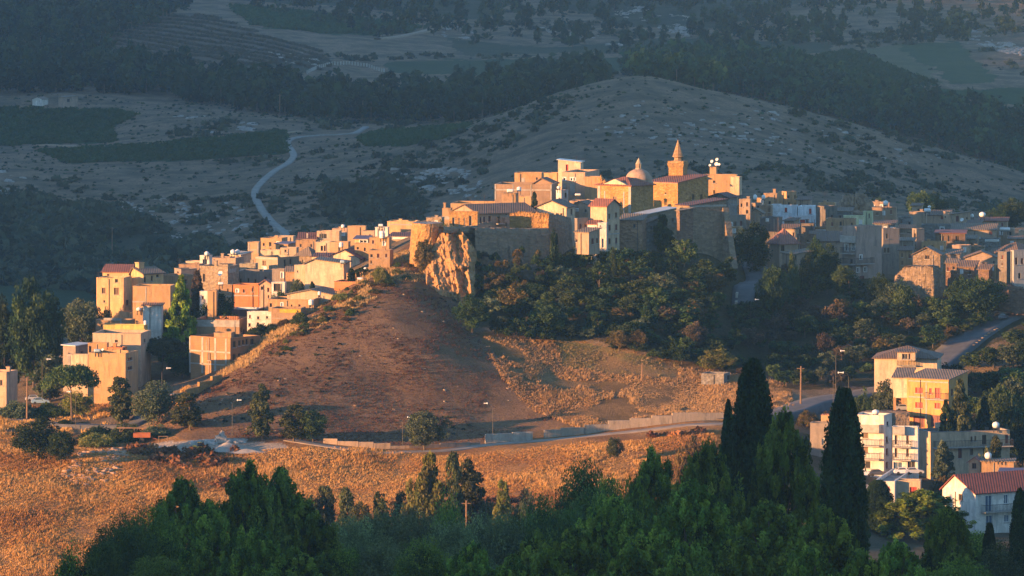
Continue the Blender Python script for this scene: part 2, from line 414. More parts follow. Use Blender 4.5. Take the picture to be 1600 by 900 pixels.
Q = np.stack([idx[:-1, :-1], idx[:-1, 1:], idx[1:, 1:], idx[1:, :-1]], -1).reshape(-1, 4)
gm, n, l, b = mat_nodes('ground'); b.inputs['Roughness'].default_value = 1.0; b.inputs['Specular IOR Level'].default_value = .1
geo = n.new('ShaderNodeNewGeometry'); pos = geo.outputs['Position']
aA = n.new('ShaderNodeAttribute'); aA.attribute_name = 'ColA'; aB = n.new('ShaderNodeAttribute'); aB.attribute_name = 'ColB'
n1 = noise(n, l, pos, .09, 8, .68); n2 = noise(n, l, pos, .9, 6, .7); n3 = noise(n, l, pos, 3.5, 4, .7)
c1 = mixc(n, l, ramp(n, l, n1, .42, .6), aA.outputs['Color'], aB.outputs['Color'])
c1 = mixc(n, l, ramp(n, l, n2, .45, .62, 0, .6), c1, aB.outputs['Color'])
c1 = mixc(n, l, ramp(n, l, n3, .35, .75, 1.25, .7), (0,0,0), c1)
c1 = mixc(n, l, 1.0, c1, ramp(n, l, n3, .3, .75, 1.2, .65), 'MULTIPLY')
t = n.new('ShaderNodeMath'); t.operation = 'ADD'; l.new(n2, t.inputs[0]); l.new(n3, t.inputs[1])
bump(n, l, b, t.outputs[0], .9, .5)
l.new(c1, b.inputs['Base Color'])
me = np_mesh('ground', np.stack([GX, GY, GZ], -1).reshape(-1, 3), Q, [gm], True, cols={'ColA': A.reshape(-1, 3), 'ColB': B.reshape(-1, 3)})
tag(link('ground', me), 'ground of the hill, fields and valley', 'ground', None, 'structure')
# haze
def haze(density=.00018):
    x0, x1, y0, y1, z0, z1 = -12500, 12500, -400, 4700, float(GZ.min())-1, float(GZ.max())+3
    mb = MB(); mb.hexa([(x0,y0,z0),(x1,y0,z0),(x1,y1,z0),(x0,y1,z0),(x0,y0,z1),(x1,y0,z1),(x1,y1,z1),(x0,y1,z1)])
    m = bpy.data.materials.new('haze'); m.use_nodes = True; nn = m.node_tree.nodes; nn.remove(nn['Principled BSDF'])
    v = nn.new('ShaderNodeVolumePrincipled'); v.inputs['Color'].default_value = (.26, .6, 1, 1); v.inputs['Density'].default_value = density
    v.inputs['Anisotropy'].default_value = 0.0
    m.node_tree.links.new(v.outputs[0], nn['Material Output'].inputs['Volume'])
    tag(mb.build('haze', m), 'pale evening haze over the valley', 'haze', None, 'stuff')
# ------------------------------------------------------------------ trees
def rotm(rs, n):
    q = rs.normal(size=(n, 4)); q /= np.linalg.norm(q, axis=1)[:, None]
    a, b, c, d = q.T
    return np.stack([np.stack([1-2*(c*c+d*d), 2*(b*c-a*d), 2*(b*d+a*c)], -1),
                     np.stack([2*(b*c+a*d), 1-2*(b*b+d*d), 2*(c*d-a*b)], -1)], 1)     # two axes (n,2,3)
def leaves(rs, cen, size, upbias=0., asp=.6):
    """cen (n,3) -> quads (rhombus leaves)"""
    n = len(cen); R = rotm(rs, n); u = R[:, 0]; v = R[:, 1]
    if upbias:
        u = u+np.array([0, 0, upbias]); u /= np.linalg.norm(u, axis=1)[:, None]
        v = v-u*np.sum(u*v, 1)[:, None]; v /= np.linalg.norm(v, axis=1)[:, None]+1e-9
    sz = (size*(.6+.8*rs.rand(n)))[:, None]
    V = np.stack([cen-u*sz, cen+v*sz*asp, cen+u*sz, cen-v*sz*asp], 1).reshape(-1, 3)
    Fq = np.arange(4*n).reshape(n, 4)
    return V, Fq
def clumps(rs, kind, H, R, nc):
    """clump centres, radii"""
    out = []
    if kind == 'cypress':
        for k in range(nc):
            t = rs.rand()**.85; z = H*(.05+.93*t)
            r = R*math.sin(math.pi*min(1, (.03+.97*(1-t))**.58*.6))*(.45+.75*rs.rand()); a = rs.rand()*6.283
            out.append((r*.75*math.cos(a), r*.75*math.sin(a), z, R*(.34-.2*t)))
    elif kind == 'conifer':
        for k in range(nc):
            t = rs.rand()**.9; z = H*(.1+.9*t); r = R*(1-t)**.8*(.55+.5*rs.rand())+.05; a = rs.rand()*6.283
            out.append((r*math.cos(a), r*math.sin(a), z-.1*r, R*(.26-.16*t)))
    elif kind == 'umbrella':
        for k in range(nc):
            a = rs.rand()*6.283; q = math.sqrt(rs.rand()); r = R*q*.85
            z = H*(.62+.32*math.sqrt(max(0, 1-q*q))*(.55+.5*rs.rand())); out.append((r*math.cos(a), r*math.sin(a), z, R*.2*(.8+.5*rs.rand())))
    elif kind == 'pine':        # Aleppo pine: several rising lobes, pointed uneven top
        ph = rs.rand(6)*6.28
        lobes = []
        for i in range(26):
            a = i*2.4+rs.rand()*.8; t = min(.93, .06+.9*(i+.5)/26+rs.normal()*.04); env = (1-t**2.6)**.62*(.8+.25*rs.rand()); lobes.append((R*env*.74*math.cos(a), R*env*.74*math.sin(a), H*(.07+.86*t), R*(.34-.16*t)*(.75+.5*rs.rand())))
        for k in range(int(nc*.72)):
            lx, ly, lz, lr = lobes[k % 26]; d = rs.normal(size=3); d /= np.linalg.norm(d); q = rs.rand()**.45; d[2] = d[2]*.9+.15
            out.append((lx+d[0]*lr*q, ly+d[1]*lr*q, max(.3, lz+d[2]*lr*q), R*(.045+.06*rs.rand()**2)))
        nc = nc-len(out)
        for k in range(nc):
            a = rs.rand()*6.283; t = rs.rand()**.75; env = (1-t**(2.4+.9*rs.rand()))**.62*(.72+.2*math.sin(2*a+ph[0]+2*t)+.16*math.sin(5*a+ph[1]+7*t)+.1*math.sin(9*a+ph[2]-11*t))
            rr = R*env*rs.rand()**.4*rs.uniform(.72, 1.12); hh = 1+.10*math.sin(3*a+ph[3])*(1-t)
            out.append((rr*math.cos(a), rr*math.sin(a), H*(.08+.9*t)*hh, R*(.05+.075*rs.rand()**2)*(1.2-.35*t)))
    elif kind == 'upright':     # eucalyptus / poplar
        off = [(rs.rand()-.5, rs.rand()-.5, .65+.35*rs.rand()) for _ in range(4)]; off[0] = (0, 0, 1)
        for k in range(nc):
            ox, oy, top = off[k % 4]; t = rs.rand(); z = H*(.12+(top-.14)*t)
            rr = R*.6*math.sin(math.pi*(.15+.8*t))**.7*(.3+.8*rs.rand()); a = rs.rand()*6.283
            out.append((ox*R*.8+rr*math.cos(a), oy*R*.8+rr*math.sin(a), z, R*.2*(.7+.6*rs.rand())))
    elif kind == 'bush':
        for k in range(nc):
            a = rs.rand()*6.283; q = math.sqrt(rs.rand()); hh = .45+.55*vn1(rs, a)
            z = H*hh*math.sqrt(max(0, 1-q*q))*(.5+.5*rs.rand()); out.append((R*q*.9*math.cos(a), R*q*.9*math.sin(a), z, R*.22*(.7+.6*rs.rand())))
    else:                       # broad
        ex = rs.normal(size=3)*.12
        for k in range(nc):
            d = rs.normal(size=3); d /= np.linalg.norm(d); q = rs.rand()**.33
            d = d*q; bl = 1+.22*math.sin(3*math.atan2(d[1], d[0])+ex[0]*30)+.15*math.sin(5*d[2]+ex[1]*40)
            out.append((d[0]*R*.85*bl, d[1]*R*.85*bl, H*.56+d[2]*H*.37*(1+.2*math.sin(4*d[0]+ex[2]*20)), R*.22*(.7+.6*rs.rand())))
    return out
def vn1(rs, a): return .5+.5*math.sin(2.1*a)*math.cos(1.3*a)
PAL = {
 'fgdark': [(.055, .095, .018), (.08, .13, .025), (.032, .06, .012), (.11, .15, .03)],
 'fgolive': [(.13, .16, .06), (.17, .2, .075), (.085, .11, .04)],
 'pine': [(.045, .10, .018), (.065, .125, .022), (.028, .07, .016), (.085, .135, .03)],
 'fgpine': [(.11, .175, .02), (.15, .215, .026), (.065, .11, .014), (.21, .26, .03), (.04, .07, .011)],
 'scrub': [(.045, .055, .03), (.07, .075, .042), (.03, .042, .024)],
 'cypress': [(.014, .035, .012), (.022, .05, .016), (.032, .062, .02)],
 'dark': [(.018, .042, .015), (.028, .056, .018), (.045, .07, .022), (.012, .03, .012)],
 'olive': [(.075, .10, .055), (.10, .125, .07), (.05, .075, .04)],
 'euca': [(.06, .075, .03), (.09, .10, .04), (.04, .055, .024)],
 'green': [(.045, .075, .022), (.07, .10, .03), (.028, .05, .018)],
 'autumn': [(.11, .08, .03), (.09, .068, .03), (.14, .09, .03), (.06, .055, .025)],
 'brown': [(.075, .055, .04), (.095, .066, .046), (.055, .045, .03)],
 'yellow': [(.13, .14, .03), (.10, .12, .035), (.18, .17, .05)],
}
def crown_mesh(name, seed, kind, pal, H, R, nc, nl, size, up=0.):
    rs = np.random.RandomState(seed); cl = clumps(rs, kind, H, R, nc); per = max(4, nl//nc)
    cs = []; co = []; P_ = PAL[pal]
    for (x, y, z, r) in cl:
        d = rs.normal(size=(per, 3)); d /= np.linalg.norm(d, axis=1)[:, None]; q = (.35+.65*rs.rand(per)**.5)[:, None]
        c = np.array([x, y, z])+d*q*r*np.array([1, 1, 1.7 if kind in ('pine', 'cypress') else .8])
        cs.append(c); base = np.array(P_[rs.randint(len(P_))])*(.68+.6*rs.rand())
        co.append(np.repeat(base[None], per, 0)*(.8+.4*rs.rand(per, 1)))
    cen = np.concatenate(cs); cen[:, 2] = np.maximum(cen[:, 2], .15); col = np.concatenate(co)
    V, Fq = leaves(rs, cen, size, up)
    return np_mesh(name, V, Fq, [LEAF], False, col=np.repeat(col, 4, 0)), cl
def trunk_mesh(name, seed, kind, H, R, cl):
    rs = np.random.RandomState(seed+99); mb = MB(); r0 = max(.09, H*.022)
    top = {'umbrella': .72, 'bush': .4, 'cypress': .9, 'conifer': .95}.get(kind, .75)*H
    lean = rs.normal(size=2)*.03*H
    pts = [(lean[0]*(t**1.5), lean[1]*(t**1.5), -1.2+(top+1.2)*t) for t in np.linspace(0, 1, 6)]
    mb.tube(pts, [r0*1.3, r0, r0*.85, r0*.7, r0*.5, r0*.25], 7)
    n = 4 if kind in ('cypress', 'conifer') else 20 if kind == 'pine' else 10
    for k in rs.choice(len(cl), min(n, len(cl)), False):
        x, y, z, r = cl[k]; zz = max(.15*H, z-.25*H); q = (zz+1.2)/(top+1.2); q = min(q, .9)
        b0 = (lean[0]*q**1.5, lean[1]*q**1.5, -1.2+(top+1.2)*q)
        mb.tube([b0, ((b0[0]+x)/2, (b0[1]+y)/2, (b0[2]+z)/2-.02*H), (x, y, z)], [r0*.4, r0*.28, r0*.1], 5)
    o = mb.build(name, BARK); me = o.data; bpy.data.objects.remove(o); return me
_tv = {}
def variant(kind, pal, k, res):
    """res: leaf budget class. returns (crown mesh, trunk mesh) of a tree 1 m high-scale H=10,R=4"""
    key = (kind, pal, k, res)
    if key not in _tv:
        H, R = {'cypress': (10, 1.6), 'conifer': (10, 3.2), 'umbrella': (10, 6), 'pine': (10, 4.2), 'upright': (10, 3.4), 'bush': (10, 10), 'broad': (10, 5.2)}[kind]
        nc, nl, sz = {'hi': (620, 60000, .10), 'mid': (130, 10000, .22), 'lo': (60, 2600, .36)}[res]
        if kind == 'bush': sz *= 2.0
        if kind == 'cypress': sz *= .95; nc = int(nc*1.4)
        up = .9 if kind in ('cypress', 'pine') else .3 if kind in ('upright', 'conifer') else 0
        seed = hash((kind, pal, k)) % 1000 if False else (sum(map(ord, kind+pal))*7+k*131) % 9973
        cr, cl = crown_mesh('crown', seed, kind, pal, H, R, nc, nl, sz, up)
        _tv[key] = (cr, trunk_mesh('trunk', seed, kind, H, R, cl), R/H)
    return _tv[key]
NAME = {'cypress': ('cypress_tree', 'cypress'), 'conifer': ('conifer_tree', 'conifer'), 'umbrella': ('umbrella_pine', 'pine tree'), 'pine': ('pine_tree', 'pine tree'), 'upright': ('eucalyptus_tree', 'tree'), 'bush': ('shrub', 'shrub'), 'broad': ('broadleaf_tree', 'tree')}
tree_n = [0]
def tree(px, py, ptop, wpx, kind, pal, label, group=None, res='mid', k=None, Y=None, yr=(300, 1150), name=None):
    """base at photo pixel (px,py) on the ground (or at depth Y), top at row ptop, crown wpx wide"""
    tree_n[0] += 1; k = tree_n[0] % 4 if k is None else k
    if Y: x = (px-800)/F*Y; loc = (x, Y, float(zfun(x, Y)))
    else: loc = ground(px, py, *yr)
    H = max(.6, (-(ptop+HZ)/F*loc[1])-loc[2]); Wm = wpx/F*loc[1]
    cr, tr, rh = variant(kind, pal, k, res)
    nm, cat = NAME[kind]
    root = empty(name or nm, loc, label, cat, group); root.rotation_euler = (0, 0, rnd.random()*6.28)
    s = H/10.0*1.02; sxy = Wm/2/(rh*10)*1.02
    root.scale = (sxy, sxy, s)
    c = link('crown', cr, root); tt = link('trunk', tr, root)
    return root
def forest(name, label, spots, pal='dark', kinds=('broad',), leafs=150, size=.5):
    """far wood: one object; spots (x,y,z,H,R)"""
    rs = np.random.RandomState(5); Vs = []; Fs = []; Cs = []; off = 0
    protos = []
    for k in range(6):
        cl = clumps(rs, kinds[k % len(kinds)], 10, 5.0, 16); per = max(3, leafs//16); cc = []
        for (x, y, z, r) in cl:
            d = rs.normal(size=(per, 3)); d /= np.linalg.norm(d, axis=1)[:, None]
            cc.append(np.array([x, y, z])+d*r*1.25)
        protos.append(np.concatenate(cc))
    P_ = [np.array(p) for p in PAL[pal]]
    tv = []; tf = []; to = 0
    for i, (x, y, z, H, R) in enumerate(spots):
        p = protos[i % 6]*np.array([R/5, R/5, H/10]); a = rs.rand()*6.28; cs_, sn = math.cos(a), math.sin(a)
        c = np.stack([p[:, 0]*cs_-p[:, 1]*sn+x, p[:, 0]*sn+p[:, 1]*cs_+y, p[:, 2]+z], -1)
        V, Fq = leaves(rs, c, size*(H/8)); Vs.append(V); Fs.append(Fq+off); off += len(V)
        base = P_[rs.randint(len(P_))]*(.7+.6*rs.rand())
        Cs.append(np.repeat((base*(.75+.5*rs.rand(len(c), 1))), 4, 0))
        r = .03*H; q = [(-r, -r), (r, -r), (r, r), (-r, r)]
        tv += [(x+u, y+v, z-.5) for u, v in q]+[(x+u*.5, y+v*.5, z+H*.6) for u, v in q]
        tf += [(to, to+1, to+5, to+4), (to+1, to+2, to+6, to+5), (to+2, to+3, to+7, to+6), (to+3, to, to+4, to+7)]; to += 8
    me = np_mesh(name, np.concatenate(Vs), np.concatenate(Fs), [LEAF], False, col=np.concatenate(Cs))
    o = tag(link(name, me), label, 'wood', None, 'stuff')
    if tf: tag(link('trunks', np_mesh('trunks', tv, tf, [BARK]), o), kind='stuff')
    return o
# ------------------------------------------------------------------ buildings
WT = {'d': ('glass', 'frame'), 'w': ('glass', 'white'), 'r': ('red', 'red'), 'm': ('maroon', 'maroon'), 'b': ('blue', 'white'), 's': ('frame', 'frame'), 'o': ('dark', 'frame'), 'W': ('white', 'white'), 'k': ('dark', 'conc')}
class House:
    def __init__(s, name, cat, label, x0, xc, x1, yt, Y, mat, yb=None, group=None, root=None, th=None, depth=None, base=1.0):
        wl = max(1e-3, xc-x0); wr = max(1e-3, x1-xc)
        s.th = math.radians(th) if th is not None else min(math.radians(66), max(math.radians(7), math.atan2(wr, wl)))
        s.Y = Y; ct, sn = math.cos(s.th), math.sin(s.th)
        s.C = np.array([(xc-800)/F*Y, Y]); s.A = np.array([-ct, sn]); s.B = np.array([sn, ct])
        s.La = wl/F*Y/ct; s.Lb = max(wr/F*Y/sn, 1.5); s.Lb = min(s.Lb, 30)
        if depth: s.Lb = depth
        s.zt = -(yt+HZ)/F*Y; s.mat = mat
        cs = [s.C, s.C+s.A*s.La, s.C+s.B*s.Lb, s.C+s.A*s.La+s.B*s.Lb]
        g = [float(zfun(c[0], c[1])) for c in cs]; s.gz = sum(g)/4
        s.zb = min(g)-base if yb is None else -(yb+HZ)/F*Y
        cen = sum(cs)/4
        s.root = root or empty(name, (cen[0], cen[1], max(min(g), s.zb)), label, cat, group)
        s.wins = []
    def p(s, a, b, z): q = s.C+s.A*a+s.B*b; return (q[0], q[1], z)
    def z(s, py, dy=0): return -(py+HZ)/F*(s.Y+dy)
    def uf(s, px):     # photo column -> ('L'|'R', metres from the front corner)
        xc = s.C[0]/s.Y*F+800; t = (px-800)/F
        D = s.A if px < xc else s.B      # C.x + u*Dx = t*(C.y+u*Dy)
        u = (t*s.C[1]-s.C[0])/(D[0]-t*D[1]); return ('L' if px < xc else 'R'), u
    def wall(s, wins=(), mat=None, name='wall', top=None, gable=None, bands=()):
        """wins: (px,py,w,h,type) in photo pixels"""
        mb = MB(); zt = s.zt if top is None else top; zb = s.zb; op = {'L': [], 'R': []}; built = []
        for wn in wins:
            px, py, wp, hp = wn[:4]; ty = wn[4] if len(wn) > 4 else 'd'
            f, u = s.uf(px); D = s.A if f == 'L' else s.B; L = s.La if f == 'L' else s.Lb
            fore = abs(D[0]); Yw = s.C[1]+u*D[1]; wm = wp/Yw*Yw*Yw/F/max(.25, fore) if False else wp*Yw/F/max(.25, fore)
            zc = -(py+HZ)/F*Yw; hm = hp*Yw/F
            u0, u1 = max(.12, u-wm/2), min(L-.12, u+wm/2); z0, z1 = zc-hm/2, min(zc+hm/2, zt-.1)
            if u1-u0 < .15 or z1-z0 < .15 or z0 < zb: continue
            op[f].append((u0, u1, z0, z1)); built.append((f, u0, u1, z0, z1, ty))
        R = .22
        for f, D, N, L in (('L', s.A, -s.B, s.La), ('R', s.B, -s.A, s.Lb)):
            us = sorted({0, L, *[o[0] for o in op[f]], *[o[1] for o in op[f]]}); zs = sorted({zb, zt, *[o[2] for o in op[f]], *[o[3] for o in op[f]]})
            pt = lambda u, z, d=0: (*(s.C+D*u-N*d), z)
            for i in range(len(us)-1):
                for j in range(len(zs)-1):
                    uc, zc = (us[i]+us[i+1])/2, (zs[j]+zs[j+1])/2
                    if any(o[0] < uc < o[1] and o[2] < zc < o[3] for o in op[f]): continue
                    mb.poly([pt(us[i], zs[j]), pt(us[i+1], zs[j]), pt(us[i+1], zs[j+1]), pt(us[i], zs[j+1])])
            for (a, b, c, d) in op[f]:
                for q in ([(a, c), (b, c)], [(b, c), (b, d)], [(b, d), (a, d)], [(a, d), (a, c)]):
                    mb.poly([pt(*q[0]), pt(*q[1]), pt(*q[1], R), pt(*q[0], R)])
        La, Lb = s.La, s.Lb
        mb.poly([s.p(La, 0, zb), s.p(La, Lb, zb), s.p(La, Lb, zt), s.p(La, 0, zt)])
        mb.poly([s.p(0, Lb, zb), s.p(La, Lb, zb), s.p(La, Lb, zt), s.p(0, Lb, zt)])
        if gable: 
            kind, za, fr = gable
            if kind == 'gl':
                for b in (0, Lb): mb.poly([s.p(0, b, zt), s.p(La, b, zt), s.p(La*fr, b, za)])
            elif kind == 'gr':
                for a in (0, La): mb.poly([s.p(a, 0, zt), s.p(a, Lb, zt), s.p(a, Lb*fr, za)])
        for (bx0, by0, bx1, by1) in bands:       # plaster bands standing 5 cm proud
            f, u0 = s.uf(bx0+.01); f1, u1 = s.uf(bx1-.01); D, N = (s.A, -s.B) if f == 'L' else (s.B, -s.A)
            if f1 != f: continue
            u0, u1 = sorted((max(0, u0), max(0, u1))); z1, z0 = s.z(by0), s.z(by1)
            e = .05; q = [s.C+D*u0+N*.004, s.C+D*u1+N*.004, s.C+D*u1+N*e, s.C+D*u0+N*e]
            mb.hexa([(a[0], a[1], z0) for a in q]+[(a[0], a[1], z1) for a in q], 1)
        o = mb.build(name, [mat or s.mat, M['conc']], s.root)
        for (f, u0, u1, z0, z1, ty) in built: s.window(f, u0, u1, z0, z1, ty)
        return s
    def window(s, f, u0, u1, z0, z1, ty):
        D, N = (s.A, -s.B) if f == 'L' else (s.B, -s.A); mb = MB(); R = .22
        def bx(a, b, c, d, o0, o1, m):
            q = [s.C+D*a-N*o1, s.C+D*b-N*o1, s.C+D*b-N*o0, s.C+D*a-N*o0]
            mb.hexa([(k[0], k[1], c) for k in q]+[(k[0], k[1], d) for k in q], m)
        t = .07
        bx(u0+.003, u1-.003, z0+.003, z1-.003, R-.04, R-.01, 0)
        bx(u0+.003, u0+t, z0+.003, z1-.003, R-.12, R-.041, 1); bx(u1-t, u1-.003, z0+.003, z1-.003, R-.12, R-.041, 1)
        bx(u0+t, u1-t, z1-t, z1-.003, R-.12, R-.041, 1); bx(u0+t, u1-t, z0+.003, z0+t, R-.12, R-.041, 1)
        if u1-u0 > .6: um = (u0+u1)/2; bx(um-.025, um+.025, z0+t, z1-t, R-.1, R-.041, 1)
        door = (z1-z0) > 1.55
        if ty in 'wW' : e = .1
        else: e = .0
        if not door: bx(u0-.1, u1+.1, z0-.1, z0-.004, -.1, .1, 2)
        if e:
            bx(u0-e, u0-.003, z0, z1+e, -.03, .05, 1); bx(u1+.003, u1+e, z0, z1+e, -.03, .05, 1); bx(u0, u1, z1+.003, z1+e, -.03, .05, 1)
        a, b = WT[ty]
        mb.build('door' if door else 'window', [M[a], M[b], M['conc']], s.root)
    def flatroof(s, par=.35, mat=None, cap=True):
        mb = MB(); La, Lb, z = s.La, s.Lb, s.zt
        def bx(a0, a1, b0, b1, c, d, m): mb.hexa([s.p(a0,b0,c), s.p(a1,b0,c), s.p(a1,b1,c), s.p(a0,b1,c), s.p(a0,b0,d), s.p(a1,b0,d), s.p(a1,b1,d), s.p(a0,b1,d)], m)
        w_ = .22
        bx(w_+.01, La-w_-.01, w_+.01, Lb-w_-.01, z-par-.15, z-par, 0)
        e = .04
        bx(-e, La+e, -e, w_, z+.003, z+.09, 1); bx(-e, La+e, Lb-w_, Lb+e, z+.003, z+.09, 1)
        bx(-e, w_, w_+.002, Lb-w_-.002, z+.003, z+.09, 1); bx(La-w_, La+e, w_+.002, Lb-w_-.002, z+.003, z+.09, 1)
        # inner faces of the parapet
        for q in (((w_,w_),(La-w_,w_)), ((La-w_,w_),(La-w_,Lb-w_)), ((La-w_,Lb-w_),(w_,Lb-w_)), ((w_,Lb-w_),(w_,w_))):
            mb.poly([s.p(*q[0], z-par), s.p(*q[1], z-par), s.p(*q[1], z+.003), s.p(*q[0], z+.003)], 1)
        mb.build('roof', [M['deck'], mat or s.mat], s.root); return s
    def slab(s, name, pts, th, mats, m=0):
        mb = MB(); mb.hexa([(x, y, z) for x, y, z in pts]+[(x, y, z+th) for x, y, z in pts], m); return mb.build(name, mats, s.root)
    def gableroof(s, kind, za, fr=.5, mat=None, ov=.3, th=.14):
        La, Lb, z = s.La, s.Lb, s.zt; mb = MB(); mat = mat or tile((.2, .11, .07))
        def sl(q): mb.hexa([(x, y, zz+.01) for x, y, zz in q]+[(x, y, zz+th) for x, y, zz in q])
        if kind == 'gl':
            k1 = (za-z)/max(.1, La*fr)*ov; k2 = (za-z)/max(.1, La*(1-fr))*ov
            sl([s.p(-ov, -ov, z-k1), s.p(La*fr, -ov, za), s.p(La*fr, Lb+ov, za), s.p(-ov, Lb+ov, z-k1)])
            sl([s.p(La*fr+.004, -ov, za), s.p(La+ov, -ov, z-k2), s.p(La+ov, Lb+ov, z-k2), s.p(La*fr+.004, Lb+ov, za)])
        else:
            k1 = (za-z)/max(.1, Lb*fr)*ov; k2 = (za-z)/max(.1, Lb*(1-fr))*ov
            sl([s.p(-ov, -ov, z-k1), s.p(La+ov, -ov, z-k1), s.p(La+ov, Lb*fr, za), s.p(-ov, Lb*fr, za)])
            sl([s.p(-ov, Lb*fr+.004, za), s.p(La+ov, Lb*fr+.004, za), s.p(La+ov, Lb+ov, z-k2), s.p(-ov, Lb+ov, z-k2)])
        mb.build('roof', mat, s.root); return s
    def hiproof(s, za, mat=None, ov=.35):
        La, Lb, z = s.La, s.Lb, s.zt; r = min(La, Lb)/2; mb = MB(); o = ov
        if La >= Lb: R1, R2 = s.p(r, Lb/2, za), s.p(La-r, Lb/2, za)
        else: R1, R2 = s.p(La/2, r, za), s.p(La/2, Lb-r, za)
        e = [s.p(-o, -o, z), s.p(La+o, -o, z), s.p(La+o, Lb+o, z), s.p(-o, Lb+o, z)]
        if La >= Lb: mb.poly([e[0], R1, R2, e[1]]); mb.poly([e[1], R2, e[2]]); mb.poly([e[2], R2, R1, e[3]]); mb.poly([e[3], R1, e[0]])
        else: mb.poly([e[0], R1, e[1]]); mb.poly([e[1], R1, R2, e[2]]); mb.poly([e[2], R2, e[3]]); mb.poly([e[3], R2, R1, e[0]])
        mb.poly([e[0], e[1], e[2], e[3]]); lo = [(x, y, zz-.12) for x, y, zz in e]
        for k in range(4): mb.poly([e[k], e[(k+1) % 4], lo[(k+1) % 4], lo[k]])
        mb.poly(lo)
        mb.build('roof', mat or tile((.2, .11, .07)), s.root); return s
    def shedroof(s, zhi, mat=None, ov=.25, way='back', th=.12):
        """way: the side that is high ('back' = away from the left face, 'left', 'right')"""
        La, Lb, z = s.La, s.Lb, s.zt; h = {'back': (0, 0, 1, 1), 'left': (0, 1, 1, 0), 'right': (1, 0, 0, 1), 'front': (1, 1, 0, 0)}[way]
        zz = [z+(zhi-z)*k for k in h]; mb = MB(); e = [s.p(-ov, -ov, zz[0]), s.p(La+ov, -ov, zz[1]), s.p(La+ov, Lb+ov, zz[2]), s.p(-ov, Lb+ov, zz[3])]
        mb.hexa([(x, y, q+.01) for x, y, q in e]+[(x, y, q+th) for x, y, q in e])
        c = [s.p(0, 0, 0), s.p(La, 0, 0), s.p(La, Lb, 0), s.p(0, Lb, 0)]; wm = MB()
        for k in range(4):
            k2 = (k+1) % 4; a, b = c[k], c[k2]
            if zz[k]+zz[k2] > 2*z+.01: wm.poly([(a[0], a[1], z), (b[0], b[1], z), (b[0], b[1], zz[k2]), (a[0], a[1], zz[k])])
        mb.build('roof', mat or tile((.2, .11, .07)), s.root)
        if wm.f: wm.build('upper_wall', s.mat, s.root)
        return s
    def balcony(s, px0, px1, py, d=.9, rail='iron', th=.14):
        f, u0 = s.uf(px0+.01); f1, u1 = s.uf(px1-.01); D, N = (s.A, -s.B) if f == 'L' else (s.B, -s.A)
        u0, u1 = sorted((u0, u1)); z = s.z(py); mb = MB()
        def bx(a, b, o0, o1, c, e, m):
            q = [s.C+D*a+N*o0, s.C+D*b+N*o0, s.C+D*b+N*o1, s.C+D*a+N*o1]; mb.hexa([(k[0], k[1], c) for k in q]+[(k[0], k[1], e) for k in q], m)
        bx(u0, u1, .004, d, z-th, z, 0)
        if rail == 'solid': bx(u0, u1, d-.12, d, z+.003, z+.95, 0); bx(u0, u0+.12, .004, d-.123, z+.003, z+.95, 0); bx(u1-.12, u1, .004, d-.123, z+.003, z+.95, 0)
        else:
            bx(u0, u1, d-.06, d-.02, z+.85, z+.9, 1); nb = max(3, int((u1-u0)/.22))
            for k in range(nb+1): uu = u0+.03+(u1-u0-.06)*k/nb; bx(uu-.015, uu+.015, d-.055, d-.025, z+.003, z+.85, 1)
            for uu in (u0+.02, u1-.05):
                for kk in range(4): oo = .1+(d-.15)*kk/4; bx(uu, uu+.03, oo, oo+.03, z+.003, z+.85, 1)
                bx(uu, uu+.03, .004, d-.06, z+.851, z+.89, 1)
        mb.build('balcony', [M['conc'], M['iron']], s.root); return s
    def chimney(s, px, pt, w=.6, h=None, mat=None):
        f, u = s.uf(px); D = s.A if f == 'L' else s.B; q = s.C+D*u+(s.B if f == 'L' else s.A)*min(1.0, .4*(s.Lb if f == 'L' else s.La))
        z1 = -(pt+HZ)/F*q[1]; z0 = s.zt-.3; mb = MB()
        mb.box((q[0], q[1], (z0+z1)/2), (w, w, z1-z0), 0, -s.th); mb.box((q[0], q[1], z1+.07), (w+.16, w+.16, .12), 0, -s.th); mb.box((q[0], q[1], z1+.19), (w*.6, w*.6, .1), 1, -s.th)
        mb.build('chimney', [mat or s.mat, M['dark']], s.root); return s
# wall colours
def K(c, kind='plaster'): return plaster(c, kind)
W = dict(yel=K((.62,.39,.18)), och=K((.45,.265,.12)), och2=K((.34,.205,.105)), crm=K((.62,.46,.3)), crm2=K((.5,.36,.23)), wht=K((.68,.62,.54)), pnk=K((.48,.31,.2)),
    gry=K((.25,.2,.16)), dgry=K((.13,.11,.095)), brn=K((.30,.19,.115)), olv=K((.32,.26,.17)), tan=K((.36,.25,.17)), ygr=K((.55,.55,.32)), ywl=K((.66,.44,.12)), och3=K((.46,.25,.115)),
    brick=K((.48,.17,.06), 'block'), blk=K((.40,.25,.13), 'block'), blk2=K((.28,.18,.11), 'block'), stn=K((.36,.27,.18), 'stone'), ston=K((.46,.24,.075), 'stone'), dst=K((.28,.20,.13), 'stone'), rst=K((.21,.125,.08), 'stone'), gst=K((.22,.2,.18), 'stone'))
T = dict(red=tile((.26,.085,.05)), brn=tile((.17,.105,.07)), gry=tile((.2,.145,.1)), pink=tile((.34,.14,.1)), drd=tile((.12,.045,.04)), org=tile((.4,.17,.08)), brt=tile((.23,.055,.03)))
HOUSES = []
